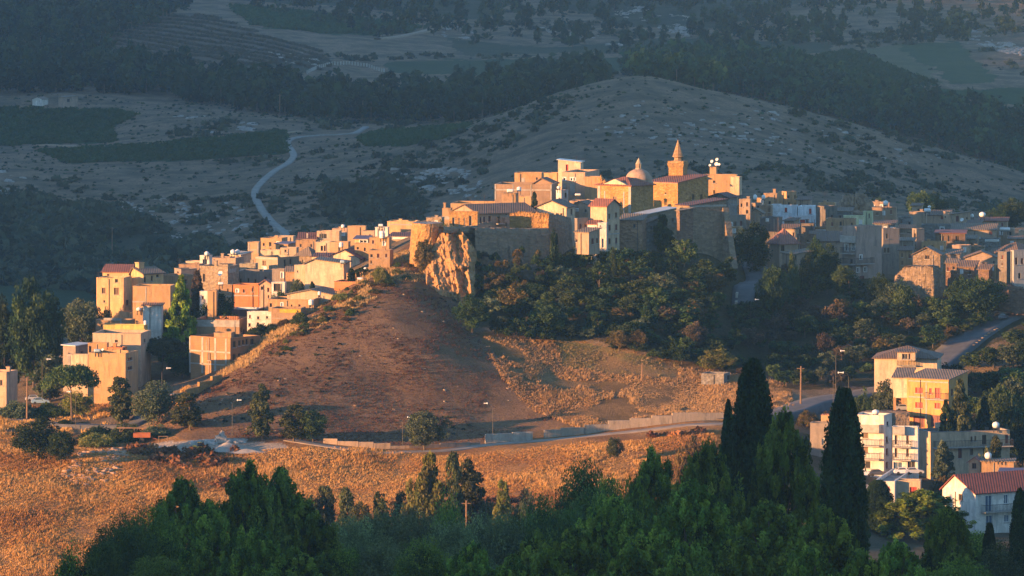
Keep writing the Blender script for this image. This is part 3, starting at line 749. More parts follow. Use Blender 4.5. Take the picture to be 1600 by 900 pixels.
def house(label, x0, xc, x1, yt, Y, mat, roof='flat', wins=(), za=None, rm=None, fr=.5, yb=None, group=None, name='house', cat='house', bands=(), th=None, depth=None, way='back', root=None, wname='wall', par=.35):
    h = House(name, cat, label, x0, xc, x1, yt, Y, W[mat] if isinstance(mat, str) else mat, yb, group, root, th, depth)
    hr = random.Random(len(HOUSES)*7+3)
    wins = list(wins)
    if group and not wins and label and hr.random() < (.85 if 'shaded' in group else .45):
        a, b_ = (x0, xc) if xc-x0 > x1-xc else (xc, x1)
        nwin = 1+int((b_-a)/16)
        for k in range(nwin):
            pxw = a+(b_-a)*(k+.5+hr.uniform(-.2, .2))/nwin; wins.append((pxw, yt+hr.uniform(6, 9.5), hr.uniform(2.4, 4), hr.uniform(4, 7), hr.choice('dsmoWd')))
            if hr.random() < .4: wins.append((pxw+hr.uniform(-1, 1), yt+hr.uniform(17, 20), hr.uniform(2.4, 4), hr.uniform(4, 7), hr.choice('dso')))
    rmm = T[rm] if isinstance(rm, str) and rm in T else M[rm] if isinstance(rm, str) else rm
    z = None if za is None else h.z(za, h.Lb*h.B[1]*(.5 if roof != 'gl' else 0))
    g = (roof, z, fr) if roof in ('gl', 'gr') else None
    h.wall(wins, gable=g, bands=bands, name=wname)
    if roof == 'flat': h.flatroof(mat=rmm, par=par)
    elif roof in ('gl', 'gr'): h.gableroof(roof, z, fr, rmm)
    elif roof == 'hip': h.hiproof(z, rmm)
    elif roof == 'shed': h.shedroof(h.z(za, h.Lb*h.B[1] if way == 'back' else 0), rmm, way=way)
    if label and hr.random() < .4:
        u = h.La*hr.uniform(.1, .9); q = h.p(u, -.08, 0); mb = MB(); mb.tube([(q[0], q[1], h.zb), (q[0], q[1], h.zt-.1)], .045, 5); mb.build('downpipe', M['iron' if hr.random() < .5 else 'conc'], h.root)
    if label and group and roof == 'flat' and h.La > 1.6 and h.Lb > 1.6 and hr.random() < .4:
        c = h.p(h.La*hr.uniform(.2, .8), h.Lb*hr.uniform(.3, .8), 0); hh = hr.uniform(.5, 1.1); mb = MB(); mb.box((c[0], c[1], h.zt-.35+hh/2), (.45, .45, hh), 0, -h.th); mb.box((c[0], c[1], h.zt-.3+hh), (.6, .6, .08), 0, -h.th); mb.build('chimney', h.mat, h.root)
    HOUSES.append(h); return h
# ------------------------------------------------------------------ the lit left part of the village
g1 = 'houses stepping down the sunlit left flank of the hill'
h = house('tall yellow house with shuttered windows, leftmost of the top row above the dark trees', 150, 193, 203, 435, 850+36, 'yel', 'flat', [(182,455,8,11,'s'),(182,438,5,7),(162,454,6,9,'s'),(163,471,3,4),(199,473,4,9)], group=g1)
b = House('house', '', '', 160, 202, 206, 426, 893, W['yel'], root=h.root); b.wall([(169,431,4,6)], name='upper_wall'); b.shedroof(b.z(416), T['red'], way='back')
b = House('house', '', '', 203, 224, 254, 428, 890, W['yel'], root=h.root, th=52); b.wall([(226.5,437,3,9),(237.5,435,3,8),(246,431,4,4)], name='side_wall', gable=('gl', b.z(420), .8)); b.gableroof('gl', b.z(420), .8, T['gry']); b.chimney(210, 411, 1.0)
house('plain ochre box house with stained top band, below the grey-roofed yellow house', 207, 266, 272, 448, 880, 'och', 'flat', group=g1, bands=[(227,449,229,487),(207,471,228,473)])
house('small ochre block house with blank wall behind the feathery conifer', 242, 276, 306, 432, 898, 'och2', 'flat', [(290,440,4,7)], group=g1)
house('small dark grey block house in shade below a long brown parapet', 271, 283, 307, 421, 912, 'gry', 'flat', [(278,427,3,6)], group=g1)
house('low brown stone house with a long parapet, left of the white turret room', 279, 311, 318, 414, 925, 'brn', 'flat', group=g1)
house('low cream roof room left of the white turret room with the round tank', 290, 312, 316, 409, 940, 'crm', 'flat', group=g1)
h_t1 = house('little white turret room with two slit windows under a round tank', 312, 327, 331, 400, 936, 'wht', 'flat', [(318,409,3,8),(322,409,3,8)], group=g1)
house('big brown stone house with an arched window, behind the reddish cypress', 311, 356, 371, 417, 912, 'stn', 'flat', [(319,434,4,13,'o'),(337,414,4,6)], group=g1, bands=[(357,421,369,427)])
house('pink-brown stone house with a flat tiled edge behind the arched-window house', 327, 368, 379, 404, 945, 'tan', 'flat', [(373,420,3,8)], group=g1)
h_t2 = house('cream house end carrying two round tanks on its roof', 358, 376, 392, 399, 958, 'crm', 'shed', za=394, rm='conc', group=g1)
house('brown stucco box house joined to the orange brick one', 337, 362.5, 364, 446, 886, 'och2', 'flat', group=g1, bands=[(337,462,362,463.5)])
house('bare orange brick house wall with a pale concrete stripe', 364, 404, 412, 446, 885, 'brick', 'flat', group=g1, bands=[(364,461,404,463)])
house('white shed with a grey roof beside the feathery conifer', 312, 325, 327, 456, 876, 'wht', 'flat', group=g1, cat='shed', name='shed')
house('tiny orange-walled room left of the brown stucco box house', 324, 338, 339, 455, 875, 'och', 'flat', group=g1)
house('dark red walled low house with a grey slab roof, below the orange brick wall', 358, 402, 410, 484, 880, K((.2,.07,.05)), 'flat', group=g1, rm='metal')
house('long shaded grey house with a row of small windows behind the brick house', 371, 424, 430, 425, 918, 'gry', 'flat', [(376,439,3,8),(388,438,3,7),(399,440,3,8),(415,436,4,7)], group=g1)
house('olive roof room with one small awning window above the long shaded grey house', 374, 399, 402, 413, 932, 'olv', 'flat', [(388,421,5,4)], group=g1)
house('grey-green house with a white door and bright roof edge, left of the cream gable house', 399, 434, 466, 403, 936, 'olv', 'flat', [(413,411,6,8,'s'),(413,420,6,7,'W'),(445,411,3,11),(454,409,3,9)], group=g1, bands=[(399,403.5,434,406)])
house('stone house with a dark hipped tile roof at the middle of the sunlit flank', 462, 487, 500, 400, 955, 'dst', 'hip', [(474,408,4,5)], za=385, rm='gry', group=g1)
house('narrow grey house with one tall white window, left of the orange stucco house', 425, 444, 447, 421, 914, 'gry', 'flat', [(441,430,4,9,'W')], group=g1)
house('small orange stucco house squeezed beside the pale cream wing', 446, 460, 462, 425, 912, 'och3', 'shed', za=417, rm='gry', group=g1)
h_cr = house('largest pale cream house with a blank gable wall above two dark bushes', 476, 537, 545, 412, 886, 'crm', 'gl', za=406, fr=.78, rm='gry', group=g1)
house('narrow pale cream wing with a small red balcony', 460, 476, 478, 415, 890, 'crm', 'flat', [(475,434,3,9,'r'),(465,424,2,3),(466,440,2,3)], group=g1)
house('cream house with slit windows under a dark red lean-to roof', 487, 512, 520, 402, 900, 'crm', 'shed', [(490,406,3,2),(494,406,3,2),(500,406,5,3)], za=396, rm='drd', group=g1)
house('yellow-cream gable house under a dark red roof, above the largest cream house', 508, 562, 577, 404, 906, 'crm', 'gl', [(570,412,4,8)], za=391, fr=.45, rm='drd', group=g1)
house('low orange-red brick hut beside the dark bushes, below the largest cream house', 522, 566, 576, 441, 876, 'brick', 'flat', group=g1, name='hut', cat='hut', rm='org')
house('terraced orange-red roof house under two brown boxes and a white tank', 541, 570, 581, 428, 884, 'och', 'flat', [(572,434,4,4)], group=g1, rm='org')
house('tall blank ochre block house at the foot of the round stone bastion', 576, 609, 614, 392, 880, 'och2', 'flat', group=g1)
house('plain ochre block house below the purple-roofed porch room', 554, 577, 579, 381, 908, 'och', 'flat', group=g1)
house('yellow porch room with a purple roof and one wide window', 554, 575, 579, 374, 920, 'yel', 'shed', [(568,377,11,5,'w')], za=369, rm='purple', group=g1)
h_t3 = house('wide ochre block house with a big white tank standing on its roof edge', 577, 608, 611, 372, 903, 'och', 'flat', group=g1)
house('tall grey-brown block house with bare infill, right of the long pinkish one', 543, 571, 573, 354, 960, 'blk', 'flat', group=g1)
house('low pinkish block house left of the white house with a red window', 565, 585, 588, 362, 955, 'pnk', 'flat', group=g1)
h_t4 = house('small white house with one red window and a white roof tank', 586, 606, 608, 356, 942, 'wht', 'flat', [(597,360,4,3,'r')], group=g1)
house('big blank yellow house with a cornice at the top right of the sunlit flank', 605, 650, 655, 347, 946, 'yel', 'flat', group=g1, bands=[(609,350,650,352)])
house('brown stone house with a flattish dark red roof, left of the round bastion', 608, 641, 647, 370, 922, 'blk', 'shed', [(625,372,28,3,'W')], za=364, rm='drd', group=g1)
house('cream house with two dark red tiled roof slopes on the skyline', 465, 494, 496, 374, 985, 'crm', 'shed', za=364, rm='drd', group=g1, bands=[(479,364.5,481,374)])
house('long ochre parapet house below the two dark red tiled slopes', 462, 493, 496, 376, 968, 'och2', 'flat', group=g1)
house('pale cream stepped house with a patch of grey wall, skyline centre', 495, 530, 533, 362, 985, 'crm2', 'flat', [(505,369,12,8,'k')], group=g1)
house('cream house with a dark red door, beside a green roof garden', 493, 515, 518, 379, 950, 'crm', 'flat', [(508,388,4,9,'m'),(503,388,4,8,'d')], group=g1)
h_t5 = house('brown bare-block house with a white tank at its right end', 515, 544, 547, 379, 946, 'blk', 'flat', group=g1)
h_t6 = house('pink skyline house with a small white tank on its right corner', 519, 542, 545, 358, 990, 'pnk', 'flat', [(534,366,9,5,'W')], group=g1)
house('leftmost skyline house, bare brick framed in pale concrete', 387, 404, 407, 379, 972, 'blk', 'flat', group=g1, bands=[(387,390,404,391),(388,379.5,390,396),(402,379.5,404,396)])
house('long low ochre house on the skyline below the far track', 407, 440, 448, 373, 1000, 'och', 'flat', group=g1)
house('low cream skyline house where the far track meets the roofs', 428, 458, 461, 370, 1010, 'crm2', 'flat', group=g1)
house('pinkish cream house with a rough roof terrace, right of the framed brick house', 407, 437, 440, 392, 960, 'crm', 'flat', group=g1)
house('open porch house under a flat purple roof', 430, 450, 462, 382, 974, 'och', 'shed', [(443,386,13,5,'o')], za=378.5, rm='purple', group=g1)
house('low cream house between the purple porch and the dark hipped roof', 438, 463, 466, 388, 958, 'crm2', 'flat', [(446,392,3,4)], group=g1)
house('brown bare-block roof room with a taller middle bay, above the bright yellow wall', 149, 205, 209, 501, 872, 'och2', 'flat', group=g1, bands=[(162,497,190,501),(188,501,190,512)])
h_t7 = house('bright yellow-washed parapet house with a white drum on its corner', 161, 226, 229, 509, 862, 'ywl', 'flat', group=g1)
house('long stained cream house with one tiny window and a shaded side', 144, 220, 231, 522, 853, 'crm2', 'flat', [(182,533,5,4),(226,532,3,6)], group=g1)
house('low grey-blue shaded house at the left below the long stained cream one', 97, 118, 138, 541, 852, 'gry', 'shed', [(108,553,3,4),(128,551,4,5)], za=537, rm='metal', group=g1)
house('ochre roof room with a dark doorway, above the big blank ochre wall', 137, 167, 168, 537, 849, 'och', 'flat', [(141,546,4,11,'o')], group=g1)
house('tiny orange brick roof room beside the dark doorway room', 168, 191, 197, 544, 847, 'brick', 'flat', [(194,547,3,6)], group=g1)
house('pale cream annex wall left of the big blank ochre wall', 106, 137, 138, 555, 843, 'crm', 'flat', group=g1, bands=[(106,555.5,110,590)])
h_t8 = house('big blank ochre wall house with red edge, lowest and leftmost of the village', 137, 196, 212, 553, 836, 'och', 'flat', [(203,561,6,5,'d'),(203,575,6,6,'d')], group=g1)
h_t9 = house('low house with a red-brown roof and a grey drum behind the bare roof room', 185, 211, 240, 489, 882, 'och', 'flat', [(218,493,3,4),(224,494,3,4),(233,505,5,6)], group=g1)
house('white low garden house hidden behind shrubs under the plain ochre box', 223, 252, 254, 478, 874, 'wht', 'shed', za=474, rm='org', group=g1)
house('small ochre and cream house half hidden behind the round dark trees', 260, 297, 298, 524, 874, 'och2', 'flat', group=g1, bands=[(281,530,295,545)])
house('broad house with a pale top half and an orange roof edge, behind the framed house', 305, 374, 386, 500, 868, 'och2', 'flat', [(377,516,3,8,'o'),(381,518,3,8,'o')], group=g1, bands=[(305,500.5,374,511)], rm='org')
h = house('square ochre house in pale concrete frame with a long windowed shaded side', 295, 360, 404, 529, 850, K((.30,.16,.07), 'block'), 'flat', [(327,557,5,12,'s'),(366,538,4,10),(374,536,3,9),(380,535,3,8),(385.5,534,3,9),(394,534,5,9),(366,558,4,10),(374,555,3,6)], group=g1, th=38,
  bands=[(296,550,360,552.5),(296,570,360,572),(315,529.5,318,586),(335,529.5,338,586),(352,529.5,354.5,586),(296,529.5,298,586),(327-5,533,327-4,549)])
b = House('house', '', '', 334, 361, 366, 521, 856, W['och'], root=h.root); b.wall(name='roof_room'); b.flatroof()
house('blank white house standing out above the dark bushes at the hill edge', 386, 424, 426, 488, 868, 'wht', 'flat', group=g1)
house('ochre house with a strip of egg-yellow paint, right of the blank white one', 424, 470, 476, 483, 862, 'och2', 'flat', group=g1, bands=[(424,497,447,498)])
bb = HOUSES[-1]; mb = MB(); u0 = bb.uf(437)[1]; q = [bb.p(u0,-.06,0), bb.p(.02,-.06,0), bb.p(.02,-.004,0), bb.p(u0,-.004,0)]; z1, z0 = bb.z(483.5), bb.z(489)
mb.hexa([(a[0],a[1],z0) for a in q]+[(a[0],a[1],z1) for a in q]); mb.build('painted_strip', K((.62,.34,.03)), bb.root)
h_t10 = house('long ochre block house with a tall white tank on its right part', 419, 490, 500, 469, 868, 'och', 'flat', group=g1)
house('long low pale house with a flat gable and grey roof, below the largest cream house', 448, 520, 538, 461, 872, 'crm2', 'gl', [(499,463,3,3)], za=454, rm='gry', group=g1)
house('white house with a pink gabled roof beside the small white arch', 405, 423, 426, 444, 884, 'pnk', 'gl', za=438, rm='pink', group=g1)
h = house('small white garden wall with a round arch beside the pink gabled house', 424, 445, 446, 442, 883, 'wht', 'flat', [(433,449,11,12,'o')], group=None, cat='arch wall', name='arch_wall')
h = house('plain low house with reddish wall at the far left edge of the photo', -30, 10, 24, 582, 830, 'pnk', 'flat', [(2,598,4,9)])
h.chimney(9, 574, .5)

# ------------------------------------------------------------------ the rock plateau and upper houses
g2 = 'upper houses around the church'
house('low brown house with a slim red chimney pole, left of the arcade ruin', 691, 704, 706, 326, 922, 'och2', 'flat', group=g2, bands=[(691,338,704,343)])
HOUSES[-1].chimney(694, 318, .35)
house('low stone shed with creeper at the left end of the plateau', 666, 690, 694, 341, 902, 'stn', 'flat', group=g2, cat='shed', name='shed')
house('ochre house with a flat roof behind the triangular white gable', 704, 780, 790, 319, 940, 'och', 'flat', [(717,324,6,2)], group=g2)
h = house('long grey-walled house with a big brown tiled roof and triangular cream gable', 706, 747, 838, 334, 893, 'tan', 'gl', [(751,344,3,9,'m'),(756.5,343,3,9,'m'),(765,342,4,9,'m'),(779,344,4,12,'d'),(791,334,2,5),(791,351,2,6),(751,357,3,2),(756,357,3,2),(765,355,3,3)], za=322, rm='brn', th=60, group=g2)
h.balcony(775, 786, 350, .7)
h = house('brown frame house of bare block with two rows of open bays, below the top houses', 773, 862, 871, 289, 945, 'blk2', 'flat', group=g2, bands=[(773,296,862,298),(773,288.5,775,312),(801,288.5,802.5,312),(829,288.5,830.5,312),(860,288.5,862,312)])
house('brown gable-ended block house right of the bare frame house', 834, 864, 872, 287, 952, 'blk2', 'gl', za=279, fr=.6, rm='brn', group=g2)
house('ochre house with a walled-up doorway, left of the top terrace', 804, 846, 850, 271, 975, 'och', 'flat', [(839,279,3,4)], group=g2, bands=[(815,278,820,285)])
house('small ochre house wedged between the two top ochre houses', 850, 870, 879, 271, 970, 'och', 'flat', [(875,281,3,5)], group=g2)
h = house('large ochre house with white-framed twin windows, highest terrace left of the church', 878, 914, 938, 270, 955, 'pnk', 'flat', [(882,280,4,5,'w'),(893,280,3,5,'w'),(897.5,280,3,5,'w')], group=g2, th=14, bands=[(891,287,898,305),(879,287,884,296)])
b = House('house', '', '', 914, 936, 940, 277, 953, W['och'], root=h.root); b.wall(name='side_wall'); b.flatroof()
house('square peach roof house with one red door, topmost of the village', 872, 907, 912, 254, 968, 'crm', 'shed', [(886,262,4,10,'r')], za=250, rm='metal', way='left', group=g2)
h_t11 = house('small brown block room with white tanks, in front of the bare frame house', 784, 806, 810, 303, 926, 'och2', 'flat', group=g2)
h_t12 = house('ochre block house with a stepped roof room, left of the cream gable house', 811, 830, 835, 308, 918, 'och', 'flat', group=g2)
h_t13 = house('narrow white-grey tower house with a small tank, behind the cream gable house', 869, 877, 888, 298, 922, K((.5,.47,.43)), 'flat', [(874,311,3,4),(884,305,3,8)], group=g2, th=45)
h = house('cream house with a sunlit gable and twin dark windows on the curtain wall', 838, 885, 899, 324, 899, 'crm', 'gl', [(871,336,5,6),(877,336,3,6),(893,331,3,9)], za=314, rm='brn', group=g2)
house('grey-brown gable house behind the slim four-storey house', 895, 919, 931, 321, 905, 'tan', 'gl', za=315, rm='gry', group=g2)
house('low pink and white terrace house under the large ochre house', 890, 926, 932, 315, 925, 'pnk', 'flat', [(921,312,4,5,'w')], group=g2)
h = house('slim four-storey grey house with a red tiled roof, base in the trees', 923, 948, 968.5, 322, 888, 'crm2', 'gr', [(952,338,3.5,8,'s'),(962.5,336,3.5,8,'s'),(952.5,356,3.5,9,'m'),(963,355,3.5,9,'m'),(952.5,377,3.5,9,'m'),(963,376,3.5,9,'m')], za=312, rm='red', group=g2, yb=412)
mb = MB(); e = .05
for (a0, a1, y0, y1) in ((0, h.Lb, 324, 410),):
    q = [h.p(0,0,0), h.p(0,h.Lb,0)]; N = -h.A
    c = [(h.C[0]+N[0]*.004, h.C[1]+N[1]*.004), (h.C[0]+h.B[0]*h.Lb+N[0]*.004, h.C[1]+h.B[1]*h.Lb+N[1]*.004)]
for yy in (366,):
    z = h.z(yy); c2 = [(c[0][0],c[0][1]), (c[1][0],c[1][1]), (c[1][0]+N[0]*e, c[1][1]+N[1]*e), (c[0][0]+N[0]*e, c[0][1]+N[1]*e)]
    mb.hexa([(x,y,z-.1) for x,y in c2]+[(x,y,z+.1) for x,y in c2])
mb.build('floor_band', M['conc'], h.root)
house('white house part with a dark blue door below the slim grey house', 934, 947.5, 949, 349, 886, 'wht', 'flat', [(942,380,4,15,'b'),(938,353,2,2)], group=g2)
house('small cream cottage with red-brown windows above the shrubs, lowest by the slim house', 899, 920, 937.5, 364, 880, 'tan', 'shed', [(926,377,4,9,'m'),(933,376,3,8,'m'),(901,376,3,5)], za=357, rm='gry', group=g2, yb=398)
house('grey terrace house with two red-brown doors behind the cream cottage', 898, 902, 919, 342, 888, 'gry', 'flat', [(907,355,3.5,9,'m'),(914.5,354,3,8,'m')], group=g2, th=50)
house('little white house with a tilted clay roof beside the slim grey house', 918, 933, 937, 351, 887, 'wht', 'shed', [(932,357,4,5)], za=345, rm='red', group=g2)
house('brown stone house with a single small window below the yellow chapel', 968, 1003, 1012, 345, 893, K((.36,.22,.13),'stone'), 'shed', [(991,353,4,6)], za=335, rm='gry', group=g2, yb=395)
house('narrow grey stone house leaning on the brown stone house', 1003, 1010, 1028, 350, 896, 'gst', 'shed', [(1018,356,3,6)], za=340, rm='brn', group=g2, th=50, yb=392)
house('low building with a wide pale metal roof in front of the church', 985, 1003, 1058, 337, 903, 'stn', 'shed', za=325, rm='metal', group=g2, th=55, yb=395)
h = house('large ochre house with a chimney block of satellite dishes, right of the church', 1098, 1151, 1154, 274, 958, 'och', 'flat', [(1116,284,4,4),(1116,300,3,6,'s')], group=g2)
b = House('house', '', '', 1109, 1119, 1121, 262, 962, W['och'], root=h.root, depth=1.4); b.wall(name='roof_tower'); b.flatroof()
h_dish = b
b = House('house', '', '', 1141, 1155, 1160, 277, 950, W['crm2'], root=h.root, yb=305); b.wall(name='side_wall'); b.flatroof()

# ------------------------------------------------------------------ church
ch = House('church', 'church', 'sunlit golden stone church with a small dome and a pointed spire', 934, 986, 1022, 290, 912, W['ston'], th=38, yb=345)
R = ch.root
cap = K((.5,.33,.15), 'plaster')
ch.wall([(961,313,6,12,'s')], name='chapel_wall', bands=[(934,289.5,986,291.5),(934,292,938,333),(982,292,986,333),(944,300,946,333),(974,300,976,333)]); ch.wall
ch.hiproof(ch.z(278), T['red'])
mb = MB(); a0, a1 = ch.La*.1, ch.La*.78; z = ch.zt+.12     # white pediment
for b0 in (-.35,): mb.hexa([ch.p(a0,b0,z), ch.p(a1,b0,z), ch.p(a1,b0+.5,z), ch.p(a0,b0+.5,z), ch.p((a0+a1)/2-.15,b0,ch.z(281)), ch.p((a0+a1)/2+.15,b0,ch.z(281)), ch.p((a0+a1)/2+.15,b0+.5,ch.z(281)), ch.p((a0+a1)/2-.15,b0+.5,ch.z(281))])
mb.build('pediment', W['crm'], R)
for (px, pt, rr) in ((936,273,.42),(942,280,.32),(985,287,.22)):
    f, u = ch.uf(px); c = ch.p(max(.4, u), .5, 0); hh = (-(pt+HZ)/F*c[1])-ch.zt; mb = MB()
    mb.lathe((c[0], c[1], ch.zt), [(rr,-.3),(rr,hh*.45),(rr*1.25,hh*.5),(rr*1.2,hh*.6),(rr*.75,hh*.72),(rr*.35,hh*.85),(.03,hh)], 10)
    mb.build('pinnacle', W['ston'], R)
t2 = House('church', '', '', 1012, 1059, 1108, 286, 930, W['ston'], root=R, th=36, yb=345)
t2.wall([(1040,302,3,3,'o'),(1083,308,4,9,'s'),(1096,308,4,9,'s')], name='transept_wall', bands=[(1013,285.5,1059,287)])
t2.shedroof(t2.z(277), T['red'], way='back')
nv_ = House('church', '', '', 1040, 1068, 1108, 281, 946, W['dst'], root=R, th=48, yb=345); nv_.wall([(1085,300,3,8,'o')], name='nave_wall', bands=[(1069,281,1107,283)]); nv_.hiproof(nv_.z(266), T['gry'], .5)
dm = (P(998, 283, 919)); mb = MB(); r = 21.5/F*919; hh = 19.5/F*919
dome_mat = K((.42,.27,.18))
pr = [(r*1.06,-1.5),(r*1.06,-.1),(r*1.0,0)]+[(r*math.cos(a), hh*math.sin(a)) for a in np.linspace(.08, 1.36, 12)]
mb.lathe(dm, pr, 28); dome = mb.build('dome', dome_mat, R, True)
mb = MB(); lz = dm[2]+hh*.97; lr = .4
mb.lathe((dm[0], dm[1], lz), [(lr*1.35,-.1),(lr*1.35,.12),(lr*1.1,.14)], 12)
for k in range(6):
    a = k*math.pi/3+.3; mb.box((dm[0]+lr*.85*math.cos(a), dm[1]+lr*.85*math.sin(a), lz+.45), (.22,.22,.7), 0, a)
mb.lathe((dm[0], dm[1], lz), [(lr*1.2,.8),(lr*1.25,.92),(lr*.9,1.05),(lr*.7,1.3),(lr*.3,1.55),(.05,1.75)], 12)
mb.build('lantern', W['crm2'], dome)
# bell tower: square shaft, corbelled cornice, ribbed spire
tw = House('church', '', '', 1045, 1067, 1074, 261, 938, W['ston'], root=R, th=20, yb=300, depth=2.3)
tw.wall(name='tower_wall')
mb = MB(); cx, cy, _ = tw.p(tw.La/2, tw.Lb/2, 0)
for (o, ya, yb_) in ((.05,262,260.5),(.12,260.3,258),(.2,257.8,255.5),(.12,255.3,252)):
    mb.box((cx, cy, (tw.z(ya)+tw.z(yb_))/2), (tw.La+2*o, tw.Lb+2*o, tw.z(yb_)-tw.z(ya)), 0, -tw.th)
mb.build('tower_cornice', K((.42,.24,.09),'stone'), R)
mb = MB(); zb, zt_ = tw.z(252), tw.z(219); Hs = zt_-zb; pr = [(.8,0),(.62,.1),(.56,.45),(.62,.55),(.9,.68)]
n_ = 11
for k in range(n_):
    t = k/n_; rr = .84*(1-t)**1.02+.07; z = .72+(Hs-.95)*t
    pr += [(rr, z), (rr*.93+.02, z+(Hs-.95)/n_*.6), (rr*.86, z+(Hs-.95)/n_*.62)]
pr += [(.1, Hs-.2), (.14, Hs-.1), (.02, Hs)]
mb.lathe((cx, cy, zb), pr, 8); mb.build('spire', K((.44,.26,.13),'stone'), R)
# tall shaded bastion of the apse
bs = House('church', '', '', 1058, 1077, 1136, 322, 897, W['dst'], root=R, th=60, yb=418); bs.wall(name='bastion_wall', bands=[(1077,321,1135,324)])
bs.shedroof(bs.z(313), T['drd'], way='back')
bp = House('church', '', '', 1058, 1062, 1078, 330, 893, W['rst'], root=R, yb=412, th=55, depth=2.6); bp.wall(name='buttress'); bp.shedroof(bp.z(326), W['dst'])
for (px0, px1, d_) in ((1128,1137,1.6),):
    u0, u1 = bs.uf(px0)[1], bs.uf(px1)[1]; mb = MB(); N = -bs.A
    q = [bs.C+bs.B*u0, bs.C+bs.B*u1]; top = bs.z(326); bot = bs.z(420)
    pts = [(q[0][0],q[0][1]),(q[1][0],q[1][1])]
    mb.hexa([(pts[0][0]+N[0]*d_*1.9, pts[0][1]+N[1]*d_*1.9, bot), (pts[1][0]+N[0]*d_*1.9, pts[1][1]+N[1]*d_*1.9, bot), (pts[1][0],pts[1][1],bot), (pts[0][0],pts[0][1],bot),
             (pts[0][0]+N[0]*.3, pts[0][1]+N[1]*.3, top), (pts[1][0]+N[0]*.3, pts[1][1]+N[1]*.3, top), (pts[1][0],pts[1][1],top), (pts[0][0],pts[0][1],top)])
    mb.build('buttress', W['dst'], R)

# ------------------------------------------------------------------ walls of the plateau
def prism_wall(name, label, cat, pts, mat, thick=1.2, jag=.0, batter=0., n=24, grp=None):
    """free wall along (px, Y, ytop, ybase) stations, uneven top, thickness behind"""
    st = []
    for i in range(len(pts)-1):
        for k in range(n): t = k/n; st.append([pts[i][j]*(1-t)+pts[i+1][j]*t for j in range(4)])
    st.append(list(pts[-1])); W3 = []
    for px, Y, yt, yb in st:
        x, y, zb = P(px, yb, Y); zt = P(px, yt, Y)[2]+(rnd.random()-.5)*jag; W3.append((x, y, min(zb, zt-.3), zt))
    V = []; Fc = []; nr = 9
    o = (W3[0][0], W3[0][1], W3[0][2])
    for i, (x, y, zb, zt) in enumerate(W3):
        a = W3[max(0, i-1)]; b_ = W3[min(len(W3)-1, i+1)]; d = Vector((b_[0]-a[0], b_[1]-a[1])).normalized(); N = Vector((d.y, -d.x))
        col = []
        for k in range(nr):
            t = k/(nr-1); off = batter*(1-t)+(rnd.random()-.5)*.22
            col.append((x+N.x*off-o[0], y+N.y*off-o[1], zb+(zt-zb)*t-o[2]))
        col.append((x-N.x*thick-o[0], y-N.y*thick-o[1], zt-.1-o[2])); col.append((x-N.x*thick-o[0], y-N.y*thick-o[1], zb-o[2])); V += col
    m_ = nr+2
    for i in range(len(W3)-1):
        for k in range(m_): a = i*m_+k; b2 = i*m_+(k+1) % m_; Fc.append((a, a+m_, b2+m_, b2))
    me = np_mesh(name, V, Fc, [mat]); bm_end = [tuple(range(m_))]
    ob = link(name, me, None, o); return tag(ob, label, cat, grp)
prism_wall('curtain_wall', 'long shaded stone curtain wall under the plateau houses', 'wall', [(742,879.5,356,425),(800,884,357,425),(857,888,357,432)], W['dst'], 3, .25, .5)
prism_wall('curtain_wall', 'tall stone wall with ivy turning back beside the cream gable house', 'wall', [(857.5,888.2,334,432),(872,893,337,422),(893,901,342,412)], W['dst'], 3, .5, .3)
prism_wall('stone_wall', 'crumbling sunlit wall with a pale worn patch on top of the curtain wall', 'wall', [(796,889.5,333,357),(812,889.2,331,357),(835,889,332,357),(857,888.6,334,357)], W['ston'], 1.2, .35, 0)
# arcade ruin in front of the long house
ar = house('roofless golden stone arcade wall with four tall openings', 702, 746, 749, 331.5, 884, 'ston', 'flat', [(708.5,347,4,15,'k'),(717.5,347,2,14,'k'),(725.5,347,2,14,'k'),(735,345,4.5,16,'k')], name='ruin', cat='ruin', yb=362, th=8, depth=1.2)
prism_wall('parapet_wall', 'low stone parapet at the foot of the arcade wall', 'wall', [(693,876,354,364),(720,879,354.5,364),(748,882,352,364)], W['stn'], 1, .1, 0, 10)
# round battered bastion
def bastion():
    V = []; Fc = []; nu, nz = 40, 14; cx, cy = P(668, 400, 884)[:2]; zt = P(0, 351, 877)[2]; zb = P(0, 418, 877)[2]; rs = np.random.RandomState(2)
    for k in range(nz+1):
        t = k/nz; r = 2.85*(1-t)+2.25*t
        for i in range(nu+1):
            a = math.pi*(1.0+i/nu); rr = r*(1+rs.normal()*.012); V.append((rr*1.05*math.cos(a), rr*2.2*math.sin(a), (zt-zb)*t+(rs.rand()-.5)*.1*(k == nz)))
    for k in range(nz):
        for i in range(nu): a = k*(nu+1)+i; Fc.append((a, a+1, a+nu+2, a+nu+1))
    c0 = len(V); V.append((0, 0, zt-zb+.12))
    for i in range(nu): Fc.append((nz*(nu+1)+i, nz*(nu+1)+i+1, c0, c0))
    mb = MB(); mb.v = [(v[0]+cx, v[1]+cy, v[2]+zb) for v in V]; mb.f = [tuple(dict.fromkeys(f)) for f in Fc]; mb.m = [0 if j < nz*nu else 1 for j in range(len(Fc))]
    tag(mb.build('bastion', [W['ston'], M['deck']], None, False, (cx, cy, zb)), 'round battered bastion of golden stone at the tip of the plateau', 'bastion')
bastion()
